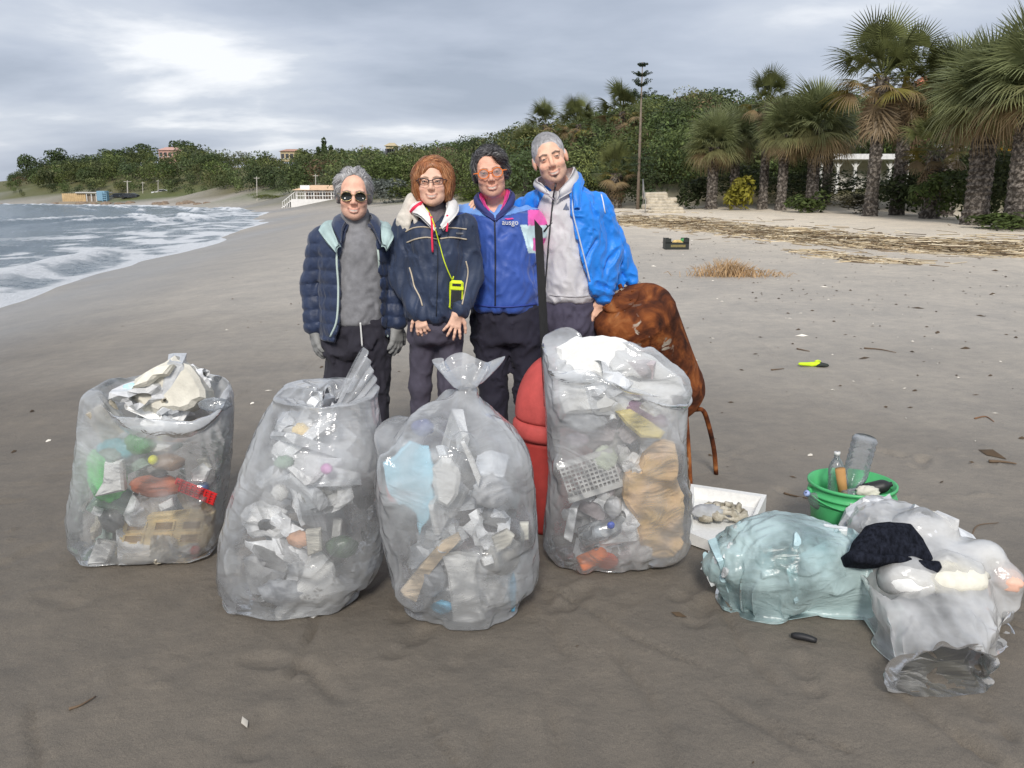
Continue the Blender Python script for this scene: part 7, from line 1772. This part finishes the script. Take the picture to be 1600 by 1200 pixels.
# ================= the woman
def woman():
    Y = 3.95; C = at(676, 284, Y - .03); h = Head(C, rot_h(.0, -.02, .0), .93, True); p = Person('woman with auburn bob and glasses in a navy jacket with beige piping', Y, 678, h, at(678, 328, Y + .03), .042)
    A1 = [p.P(640, 358), p.P(630, 432, .0), p.P(656, 488, -.13)]; A2 = [p.P(722, 358), p.P(736, 432, .0), p.P(716, 487, -.13)]
    L1 = [p.P(659, 530), p.P(656, 605, -.01), p.P(658, 745, .03)]; L2 = [p.P(701, 530), p.P(702, 605, -.01), p.P(700, 745, .03)]
    tor = [(328, 660, 698, .055), (340, 645, 712, .085), (360, 638, 724, .11), (400, 640, 724, .115), (450, 642, 722, .12), (500, 642, 720, .12)]
    H1 = dict(wr=A1[2], fd=(.12, -.12, -1), pn=(.25, 1, -.1), s=.80, curl=.55, thumb=-1, spread=.2); H2 = dict(wr=A2[2], fd=(-.30, -.15, -1), pn=(-.25, 1, -.1), s=.84, curl=.22, thumb=1, spread=.42)
    p.body(tor, [A1, A2], [L1, L2], [H1, H2], dict(brow=(.30, .19, .13)), A(218, 172, 150, 1.3))
    LG = WEAVE('grey_leggings', A(74, 70, 84, 1.0)); p.legs('leggings', [(485, 640, 720, .115), (515, 637, 722, .125), (535, 638, 722, .12)], [L1, L2], [[.064, .049, .044], [.064, .049, .044]], LG, .010, 13)
    p.shoes([L1, L2], M('shoe_grey', (.12, .12, .13), .7))
    F = grid([p.P(655, 305), p.P(705, 365)], .14, .006); F.cone(at(677, 322, Y + .01), at(677, 352, Y - .005), .057, .075, .02); F.stack(rows_px(Y, [(345, 655, 700, .08), (365, 645, 712, .115), (390, 645, 712, .12)]), .03); F.warp(lambda P: .003 * np.sin(np.arctan2(P[..., 0] - C[0], P[..., 1] - Y) * 40)); tn, tnb = part_mesh(F, p.o, 'turtleneck', WEAVE('grey_rib', A(104, 98, 102), .95, .12, 30, .4))
    JC = M('navy_shell', A(40, 52, 76, 1.1), .6, .15, 9, .3, 90, bdist=.004, sheen=.1)
    F = grid([p.P(610, 320), p.P(750, 505)], .20, .0058)
    F.stack(rows_px(Y, [(336, 656, 700, .07), (345, 640, 716, .105), (360, 630, 730, .14), (400, 632, 731, .15), (450, 634, 729, .155), (488, 634, 726, .155), (499, 637, 722, .145)]), .02, rnd=.03)
    F.chain([p.P(637, 357), p.P(630, 432, -.0), p.P(653, 483, -.115)], [.066, .060, .046], .018); F.chain([p.P(723, 357), p.P(735, 432, -.0), p.P(718, 482, -.115)], [.066, .058, .046], .018)
    F.put((-1, 3, 1.0), (1, 5, 2), lambda P: np.maximum((np.abs(P[..., 0] - at(682, 350, Y)[0]) - np.clip((P[..., 2] - at(680, 356, Y - .14)[2]) * .75, -1, .09)), P[..., 1] - (Y - .0)), .004, 's')
    F.warp(folds(.015, 19, (13, 13, 4))); jk, jb = part_mesh(F, p.o, 'jacket', JC)
    PI = M('beige_piping', A(178, 166, 146), .7)
    trim('piping', jk, [jb], [(634, 362), (648, 356), (664, 355), (678, 358)], .0035, PI); trim('piping', jk, [jb], [(686, 357), (700, 356), (716, 357), (729, 358)], .0035, PI)
    trim('piping', jk, [jb], [(636, 379), (652, 373), (668, 371), (684, 374)], .0035, PI); trim('piping', jk, [jb], [(688, 373), (706, 371), (729, 374)], .0035, PI)
    trim('piping', jk, [jb], [(640, 418), (645, 434), (648, 448), (655, 462), (660, 478)], .0035, PI); trim('piping', jk, [jb], [(728, 408), (731, 424), (728, 446), (722, 476)], .0035, PI)
    trim('centre_seam', jk, [jb], [(683, 362), (684, 410), (683, 460), (682, 494)], .0025, M('dark_seam', (.012, .016, .025), .6))
    patch('chest_mark', jk, [jb], [(712, 363.5), (724, 363.5), (724, 366), (712, 366)], M('grey_print', A(110, 110, 112), .6), .003, 3)
    # white hooded collar with red lining
    WC = WEAVE('white_fleece', (.80, .79, .77), .9, .05, 20); RD = WEAVE('red_lining', A(214, 44, 78), .85, .08, 20); N = lambda u, v, dy: at(u, v, Y + dy)
    hd, hb = sheet('hood', p.o, [N(681, 357, -.155), N(672, 338, -.128), N(661, 319, -.075), N(658, 309, .02), N(676, 305, .075), N(697, 309, .02), N(699, 319, -.07), N(695, 337, -.128), N(690, 353, -.152)],
          [N(678, 362, -.168), N(660, 341, -.15), N(643, 332, -.08), N(641, 325, .04), N(676, 318, .13), N(713, 322, .04), N(714, 334, -.075), N(705, 346, -.145), N(692, 360, -.168)], WC, .012, wr=.008, bulge=.014)
    RDK = RD
    trim('hood_lining', hd, [hb], [(641, 333), (647, 326), (655, 320), (662, 315)], .009, RD, 14); trim('red_stripe', hd, [hb], [(661, 318), (667, 328), (674, 342), (680, 355)], .004, RD, 16)
    V, Q = tube(spline([N(674, 338, -.165), N(675, 355, -.172), N(675, 372, -.172), N(676, 394, -.166)], 14), .0052, 6); ds = obj('drawstring', V, Q, RD, p.o)
    V, Q = tube(spline([N(699, 336, -.145), N(699, 350, -.160), N(698, 362, -.165)], 10), .0052, 6); obj('drawstring', V, Q, RD, p.o)
    # lanyard and phone pouch: one thing the woman wears
    NE = M('neon_plastic', A(196, 222, 40), .5, .08, 20)
    ln = [onto([jb, hb, tnb], u, v, .005) for u, v in ((666, 325), (672, 338), (678, 352), (686, 382), (694, 408), (701, 428), (706, 439))]
    pc = onto([jb], 711, 462, .024); rt = root('phone_pouch', pc - (0, 0, .07), 'neon yellow phone pouch hanging from a lanyard round the woman\'s neck', 'phone pouch')
    V, Q = tube(spline(ln, 30), .0026, 6); obj('lanyard', V, Q, NE, rt); Rp = rot(.05, .06, .1)
    obj('case', *MB().box(pc, (.064, .022, .135), Rp, .010).out(), NE, rt, smooth=False); obj('window', *MB().box(pc + Rp @ np.array([0, -.011, -.018]), (.048, .004, .082), Rp).out(), M('pouch_window', (.02, .022, .024), .12, spec=.8), rt, smooth=False)
    obj('flap', *MB().box(pc + Rp @ np.array([.002, -.013, .034]), (.060, .006, .014), Rp).out(), NE, rt, smooth=False); obj('mesh_panel', *MB().box(pc + Rp @ np.array([0, -.011, .048]), (.040, .004, .012), Rp).out(), M('pouch_window'), rt, smooth=False)
    obj('clip', *tube(spline([ln[-1], pc + (-.01, 0, .085), pc + (-.015, -.0, .07)], 8), .003, 6), NE, rt)
    for a, dx in ((A1, 1), (A2, -1)):
        e = np.asarray(a[2]); d = nrm(np.asarray(a[2]) - a[1]); F = grid([e - d * .03, e + d * .02], .06, .005); F.cone(e - d * .03, e - d * .012, .034, .030, .004); part_mesh(F, p.o, 'cuff', WC)
    # hair
    F = grid([h.w((-.13, -.13, -.13)), h.w((.13, .13, .15))], .01, .0042)
    h.ell(F, (0, .016, .038), (.097, .104, .088)); 
    for q in (-1, 1): h.ell(F, (q * .070, .012, -.020), (.034, .068, .080), .03)
    h.ell(F, (0, .055, -.03), (.09, .06, .085), .03)
    h.ell(F, (.004, -.095, -.036), (.064, .085, .086), .012, 's'); h.ell(F, (.012, -.11, .022), (.052, .07, .050), .012, 's')
    F.warp(lambda P: .013 * (fbm(h.loc(P) * (55, 55, 14) + fbm(h.loc(P) * 14, 2, 3)[..., None] * 1.6, 3, 4) - .5))
    AU = [(.36, .135, .05), (.46, .20, .085), (.22, .08, .032), (.50, .26, .13)]
    hr, _ = part_mesh(F, p.o, 'hair', HAIR, lambda V: np.tile((.31, .115, .045), (len(V), 1)) * (.6 + .8 * noise(h.loc(V) * (110, 110, 18), 6))[:, None])
    strands('hair_strands', h, hr, F, 2600, .075, HAIR, AU, 8, lambda l, rg: np.array([(l[0] * 6 if l[2] > .0 else -l[0] * 5) + (.5 if l[2] > .07 else 0), .2, .2 - 1.3 * (l[2] < .09)]), lift=.005)
    # glasses with dark rectangular frame and earrings
    FR = M('dark_frame', (.045, .025, .03), .35); g0 = obj('glasses', *tube([h.w((-.008, -.113, .003)), h.w((0, -.115, .005)), h.w((.008, -.113, .003))], .0022, 6), FR, p.o)
    for q in (-1, 1):
        W_ = [h.w((q * x, -.108 + .010 * (x > .05), z)) for x, z in ((.009, .008), (.030, .0135), (.058, .013), (.060, .002), (.053, -.014), (.030, -.017), (.014, -.014))]; W_ = np.array(W_ + [W_[0]])
        obj('rim', *tube(W_, [.0026, .003, .003, .0026, .0016, .0014, .0016, .0026], 6, False), FR, g0); obj('temple', *tube([h.w((q * .060, -.098, .008)), h.w((q * .078, -.05, .006)), h.w((q * .082, .01, .002))], .0024, 6), FR, g0)
        V, Q = lathe([(.0055, -.002), (.008, 0), (.0055, .002)], 12); obj('earring', V @ rot(0, 1.57, 0).T + h.w((q * .076, -.008, -.050)), Q, M('gold_wire'), p.o)
    V, Q = lathe([(.0100, -.002), (.0112, 0), (.0100, .002)], 14, False)
    return p
W2 = woman()

# ================= the man in the track jacket
def man_three():
    Y = 4.14; C = at(766, 270, Y - .03); h = Head(C, rot_h(.02, -.13, .03), 1.0); p = Person('smiling man with round orange glasses in a two-tone blue track jacket', Y, 788, h, at(775, 318, Y + .035), .051)
    A1 = [p.P(738, 342, .02), p.P(690, 344, .16), p.P(637, 318, -.03)]; A2 = [p.P(826, 345, .02), p.P(868, 392, .20), p.P(905, 372, .24)]
    L1 = [p.P(768, 530), p.P(772, 625), p.P(776, 752, .03)]; L2 = [p.P(822, 530), p.P(825, 625), p.P(828, 752, .03)]
    tor = [(322, 752, 800, .06), (334, 732, 820, .09), (352, 730, 832, .115), (400, 740, 834, .12), (450, 742, 834, .12), (490, 744, 836, .12)]
    H1 = dict(wr=at(641, 321, 3.92), fd=(-.36, -.42, -.80), pn=(.2, .85, -.4), s=.84, curl=.5, thumb=1, spread=.15); A1[2] = np.array(H1['wr'])
    p.body(tor, [A1, A2], [L1, L2], [H1], dict(brow=(.20, .15, .12), stub=.35, stubc=(.36, .27, .24)), A(208, 158, 136, 1.28))
    TR = WEAVE('midnight_trousers', A(40, 38, 54, .85)); p.legs('trousers', [(470, 738, 842, .12), (505, 736, 850, .125), (535, 738, 852, .12)], [L1, L2], [[.090, .066, .060], [.088, .066, .060]], TR, .015, 23); p.shoes([L1, L2], BLK)
    SH = M('track_nylon', attr=True, rough=.55, var=.08, scale=10, bump=.25, bscale=120, sheen=.2, bdist=.003)
    F = grid([p.P(620, 310, .1), p.P(845, 490)], .22, .0058)
    F.stack(rows_px(Y, [(322, 748, 802, .08), (330, 730, 820, .115), (345, 722, 838, .145), (380, 730, 842, .155), (430, 732, 842, .16), (470, 732, 842, .16), (484, 736, 839, .15)]), .02, rnd=.02)
    F.chain(A1[:2] + [p.P(650, 318, -.12)], [.068, .056, .046], .02); F.chain(A2, [.070, .058, .05], .02)
    F.put((-1, 3, 1.2), (1, 5, 2), lambda P: np.maximum((np.abs(P[..., 0] - at(772, 330, Y)[0]) - np.clip((P[..., 2] - at(772, 334, Y - .14)[2]) * .8, -1, .07)), P[..., 1] - (Y - .01)), .004, 's')
    F.warp(folds(.013, 29, (10, 10, 6)))
    YO, BL, PK, PB = np.array(A(100, 142, 204)), np.array(A(46, 76, 150)), np.array(A(238, 84, 160)), np.array(A(186, 208, 228))
    def paint(V):
        d = V - np.array([0, 0, CAM_H]); yy = d[:, 1] * CP - d[:, 2] * SP; u = 800 + 1300 * d[:, 0] / yy; v = 600 - 1300 * (d[:, 1] * SP + d[:, 2] * CP) / yy
        ln = np.interp(u, [700, 726, 772, 826, 850], [331, 333, 342, 329, 327]); c = np.where((v < ln)[:, None], YO, BL); c = np.where(((np.abs(v - ln) < 1.0) & (v > 0))[:, None], BL * .8, c)
        side = V[:, 1] < Y + .08; m = (u > 825) & (v > 328) & (v < 352) & side; c = np.where(m[:, None], PK, c); m = (u > 813 + .3 * (v - 352)) & (v > 352 - .2 * (u - 813)) & (v > 352) & (v < 396) & side; c = np.where(m[:, None], PB, c); m = (u > 833) & (v > 372) & (v < 392) & side; return np.where(m[:, None], PK, c)
    jk, jb = part_mesh(F, p.o, 'jacket', SH, paint)
    NV = M('dark_zip', (.015, .018, .04), .5); N = lambda u, v, dy: at(u, v, Y + dy)
    trim('zip', jk, [jb], [(773, 344), (774, 390), (774, 440), (774, 480)], .0045, NV); trim('hem_band', jk, [jb], [(737, 476), (770, 479), (800, 479), (838, 475)], .004, M('hem_blue', A(40, 58, 130), .6), 30)
    CL = WEAVE('navy_collar', A(46, 52, 104)); cl, _ = sheet('collar', jk, [N(773, 346, -.158), N(757, 335, -.13), N(744, 323, -.05), N(748, 313, .05), N(772, 309, .095), N(794, 309, .05), N(802, 319, -.05), N(790, 333, -.13), N(775, 346, -.158)],
          [N(767, 336, -.13), N(755, 320, -.105), N(747, 305, -.04), N(753, 299, .05), N(772, 297, .085), N(791, 295, .05), N(798, 299, -.04), N(792, 315, -.105), N(780, 336, -.135)], CL, .008, wr=.004)
    PKM = M('pink_lining', A(236, 70, 140), .8, .08)
    sheet('collar_lining', cl, [N(767, 335, -.128), N(756, 320, -.098), N(749, 305, -.034), N(754, 299, .045)], [N(770, 338, -.118), N(762, 324, -.085), N(757, 312, -.034), N(760, 308, .03)], PKM, .004, 16, 5, .0)
    sheet('collar_lining', cl, [N(780, 335, -.132), N(791, 315, -.098), N(796, 299, -.034), N(790, 295, .045)], [N(777, 338, -.118), N(786, 320, -.085), N(789, 309, -.034), N(785, 306, .03)], PKM, .004, 16, 5, .0)
    # chest mark: pink and blue sweep over a white word
    patch('chest_mark', jk, [jb], [(788, 342), (800, 341.2), (803, 343.2), (792, 343.6)], PKM, .005, 4); m = MB(); o_ = onto([jb], 796, 347.5, .009)
    fc = bpy.data.curves.new('chest_word', 'FONT'); fc.body = 'ausgo'; fc.size = .034; fc.align_x = 'CENTER'; fc.align_y = 'CENTER'; fc.extrude = .0006
    fo_ = bpy.data.objects.new('chest_word_curve', fc); COL.objects.link(fo_); bpy.context.view_layer.update(); fc = bpy.data.meshes.new_from_object(fo_.evaluated_get(bpy.context.evaluated_depsgraph_get())); bpy.data.objects.remove(fo_)
    t = bpy.data.objects.new('chest_word', fc); COL.objects.link(t); t.parent = jk; t.location = tuple(o_ - wloc(jk)); t.rotation_euler = (math.pi / 2 - .05, 0, 0); t.data.materials.append(WHITE)
    GL = WEAVE('pale_glove', A(188, 182, 172), .9, .12, 40); q = H1
    F = grid([q['wr'], np.asarray(q['wr']) + nrm(q['fd']) * .19], .11, .0042); hand(F, **{**q, 'infl': .005}); F.cone(np.asarray(q['wr']) - nrm(q['fd']) * .03, np.asarray(q['wr']), .034, .033, .008); part_mesh(F, p.o, 'glove', GL)
    F = grid([h.w((-.11, -.12, -.08)), h.w((.11, .13, .14))], .01, .0042)
    h.ell(F, (0, .018, .040), (.084, .102, .087))
    for q in (-1, 1): h.ell(F, (q * .068, .012, .010), (.016, .040, .046), .02)
    h.ell(F, (.045, -.062, .070), (.038, .036, .030), .02); h.ell(F, (-.012, -.092, .018), (.056, .072, .066), .01, 's'); h.ell(F, (0, -.03, -.08), (.068, .10, .072), .01, 's')
    F.warp(lambda P: .016 * (fbm(h.loc(P) * (42, 42, 24) + fbm(h.loc(P) * 18, 2, 3)[..., None] * 2, 3, 14) - .5)); DC = [(.07, .065, .065), (.12, .115, .115), (.22, .215, .215), (.04, .037, .04)]
    hr, _ = part_mesh(F, p.o, 'hair', HAIR, lambda V: np.tile((.055, .05, .052), (len(V), 1)) * (.6 + .9 * noise(h.loc(V) * (90, 90, 25), 5))[:, None] + .12 * sstep(.03, -.02, h.loc(V)[:, 2])[:, None])
    strands('hair_strands', h, hr, F, 1700, .055, HAIR, DC, 13, lambda l, rg: np.array([.6 + l[0] * 5, .1 if l[2] < .08 else -.5, -.7 if abs(l[0]) > .05 else .2]), lift=.018)
    OR = M('orange_acetate', A(226, 112, 40), .3, .1); LN = film('spectacle_lens', (.85, .86, .86), .10, .15, 6, .05, .0)
    g0 = obj('glasses', *tube([h.w((-.010, -.112, .002)), h.w((0, -.114, .006)), h.w((.010, -.112, .002))], .0032, 6), OR, p.o)
    for q in (-1, 1):
        W_ = np.array([h.w((q * .0325 + .0245 * math.cos(t), -.108 + .006 * (q * math.cos(t) > .3), -.002 + .0215 * math.sin(t))) for t in np.linspace(0, 6.283, 21)])
        obj('rim', *tube(W_, .0025, 6, False), OR, g0); obj('temple', *tube([h.w((q * .058, -.098, .004)), h.w((q * .078, -.05, .004)), h.w((q * .083, .012, .0))], .003, 6), OR, g0); c = W_[:-1].mean(0) + h.R @ np.array([0, -.002, 0]); obj('lens', np.concatenate([[c], W_[:-1]]), [(0, 1 + i, 1 + (i + 1) % 20) for i in range(20)], LN, g0)
    return p
man_three()

# ================= the tall man in the blue jacket
def man_four():
    Y = 4.28; C = at(859, 247, Y - .04); h = Head(C, rot_h(.04, -.29, -.02), 1.05); p = Person('tall white-haired man with goatee, bright blue jacket open over pale grey fleece', Y, 888, h, at(874, 300, Y + .035), .053)
    A1 = [p.P(843, 318, .02), p.P(795, 345, .14), p.P(752, 312, -.02)]; A2 = [p.P(934, 322), p.P(951, 395, .02), p.P(938, 468, -.06)]
    L1 = [p.P(868, 505), p.P(868, 610), p.P(870, 745, .03)]; L2 = [p.P(912, 505), p.P(914, 610), p.P(916, 745, .03)]
    tor = [(300, 850, 904, .065), (312, 838, 925, .095), (330, 838, 936, .12), (380, 846, 930, .12), (440, 850, 928, .12), (480, 852, 928, .12)]
    H1 = dict(wr=at(762, 309, 4.20), fd=(-.52, -.72, -.22), pn=(.1, .5, -.8), s=.90, curl=.38, thumb=1, spread=.2); A1[2] = np.array(H1['wr'])
    H2 = dict(wr=A2[2], fd=(-.10, -.05, -1), pn=(-.3, 1, 0), s=1.0, curl=.25, thumb=-1, spread=.12)
    p.body(tor, [A1, A2], [L1, L2], [H1, H2], dict(brow=(.05, .04, .035), stub=.30, stubc=(.38, .28, .25), goatee=True, scalp=(.50, .49, .50), hairline=([-.12, -.075, -.055, -.02, .0, .02, .13], [.075, .072, .055, .028, -.012, -.035, -.06])), A(216, 170, 146, 1.3))
    TR = WEAVE('slate_trousers', A(76, 72, 90, 1.0)); p.legs('trousers', [(460, 850, 930, .12), (500, 846, 934, .125), (520, 846, 936, .12)], [L1, L2], [[.082, .064, .058], [.082, .064, .058]], TR, .013, 33); p.shoes([L1, L2], BLK)
    FL = WEAVE('pale_grey_fleece', A(196, 194, 196, 1.15), .95, .06, 18, .3, 200)
    F = grid([p.P(835, 265), p.P(940, 475)], .18, .006); F.stack(rows_px(Y, [(300, 848, 904, .085), (312, 836, 922, .125), (335, 836, 930, .150), (380, 842, 930, .155), (430, 847, 931, .158), (462, 849, 931, .155), (472, 851, 929, .145)]), .02, rnd=.02)
    F.warp(folds(.009, 39, (9, 9, 6))); fl, fb = part_mesh(F, p.o, 'fleece', FL); N = lambda u, v, dy: at(u, v, Y + dy)
    cl, clb = sheet('collar', fl, [N(867, 313, -.158), N(851, 303, -.14), N(838, 295, -.06), N(845, 290, .05), N(868, 285, .10), N(892, 283, .05), N(902, 291, -.05), N(891, 301, -.13), N(870, 313, -.158)],
          [N(857, 300, -.15), N(845, 287, -.125), N(838, 282, -.05), N(846, 275, .05), N(868, 269, .09), N(888, 263, .05), N(897, 262, -.04), N(891, 277, -.115), N(873, 298, -.152)], FL, .009, wr=.004)
    ZP = M('charcoal_zip', (.04, .04, .045), .5); trim('zip', fl, [fb, clb], [(869, 285), (865, 305), (862, 335), (858, 375), (855, 415), (853, 440), (851, 462)], .0045, ZP, 30)
    trim('pocket_zip', fl, [fb], [(905, 385), (908, 405), (914, 425)], .003, ZP, 12); trim('hem_band', fl, [fb], [(853, 460), (880, 463), (910, 463), (929, 460)], .0035, M('fleece_hem', A(160, 158, 160), .9), 20)
    for q in ([(880, 327), (885, 317), (888, 327), (880, 328)], [(884, 328), (888, 322), (889, 328), (884, 328.5)]): patch('chest_mark', fl, [fb], q, M('slate_print', A(84, 92, 112), .7), .003, 4)
    BJ = M('bright_blue_nylon', A(22, 116, 206), .5, .12, 8, .35, 60, bdist=.006, sheen=.15)
    F = grid([p.P(760, 290, .08), p.P(1005, 470, -.06)], .20, .006)
    F.stack(rows_px(Y, [(292, 846, 908, .10), (303, 832, 930, .145), (325, 832, 944, .178), (380, 838, 950, .182), (430, 842, 952, .185), (458, 844, 956, .185)], dy=.012), .02, rnd=.012)
    F.chain([N(950, 350, .08), N(968, 400, .10), N(986, 436, .10)], [.05, .055, .035], .02); F.chain([N(955, 400, .08), N(965, 452, .09)], [.05, .035], .02)
    vv = (280, 300, 330, 380, 430, 470); zz = [at(880, v, Y - .16)[2] for v in vv]; px = lambda u, v: at(u, v, Y - .17)[0]
    xl = [px(u, v) for u, v in zip((842, 843, 838, 820, 800, 800), vv)]; xr = [px(u, v) for u, v in zip((896, 893, 893, 904, 918, 928), vv)]
    F.put((-3, 2, -1), (3, 6, 3), lambda P: np.maximum(np.maximum(np.interp(P[..., 2], zz[::-1], xl[::-1]) - P[..., 0], P[..., 0] - np.interp(P[..., 2], zz[::-1], xr[::-1])), P[..., 1] - (Y - .02)), .006, 's')
    F.chain([p.P(932, 322), p.P(952, 395, .01), p.P(940, 462, -.055)], [.074, .066, .052], .016); F.chain([A1[0], A1[1], N(772, 322, -.04)], [.07, .06, .052], .02)
    F.warp(folds(.015, 43, (11, 11, 7))); jk, jb = part_mesh(F, p.o, 'jacket', BJ)
    P = [onto([jb], u, v, .002) for u, v in ((896, 300), (895, 330), (905, 372), (913, 405), (922, 440))]; V, Q = tube(spline(P, 24), .004, 6); obj('zip', V, Q, M('pale_zip', A(170, 180, 196), .5), jk)
    trim('reflective_strip', jk, [jb], [(939, 304), (942, 316), (945, 333)], .0035, M('reflective_white', (.8, .8, .8), .4), 10)
    sheet('collar', jk, [N(897, 326, -.176), N(894, 300, -.155), N(897, 281, -.09), N(901, 270, .0), N(890, 268, .09)], [N(906, 326, -.178), N(909, 298, -.12), N(912, 286, -.03), N(906, 281, .06), N(892, 277, .12)], BJ, .010, wr=.005)
    F = grid([h.w((-.1, -.11, -.07)), h.w((.1, .125, .13))], .01, .0042); h.ell(F, (0, .016, .035), (.0775, .0975, .0865)); h.ell(F, (0, -.095, .012), (.066, .060, .066), .008, 's'); h.ell(F, (0, -.02, -.075), (.09, .11, .068), .008, 's')
    for q in (-1, 1): h.ell(F, (q * .082, .004, -.02), (.03, .03, .045), .006, 's')
    F.warp(lambda P: .003 * (noise(h.loc(P) * 160, 5) - .5)); hr, _ = part_mesh(F, p.o, 'hair', HAIR, lambda V: np.tile((.46, .45, .46), (len(V), 1)) * (.75 + .5 * noise(h.loc(V) * 110, 5))[:, None] * (1 - .45 * sstep(.06, .10, h.loc(V)[:, 2])[:, None] * (h.loc(V)[:, 1] < .03)[:, None]))
    return p
man_four()
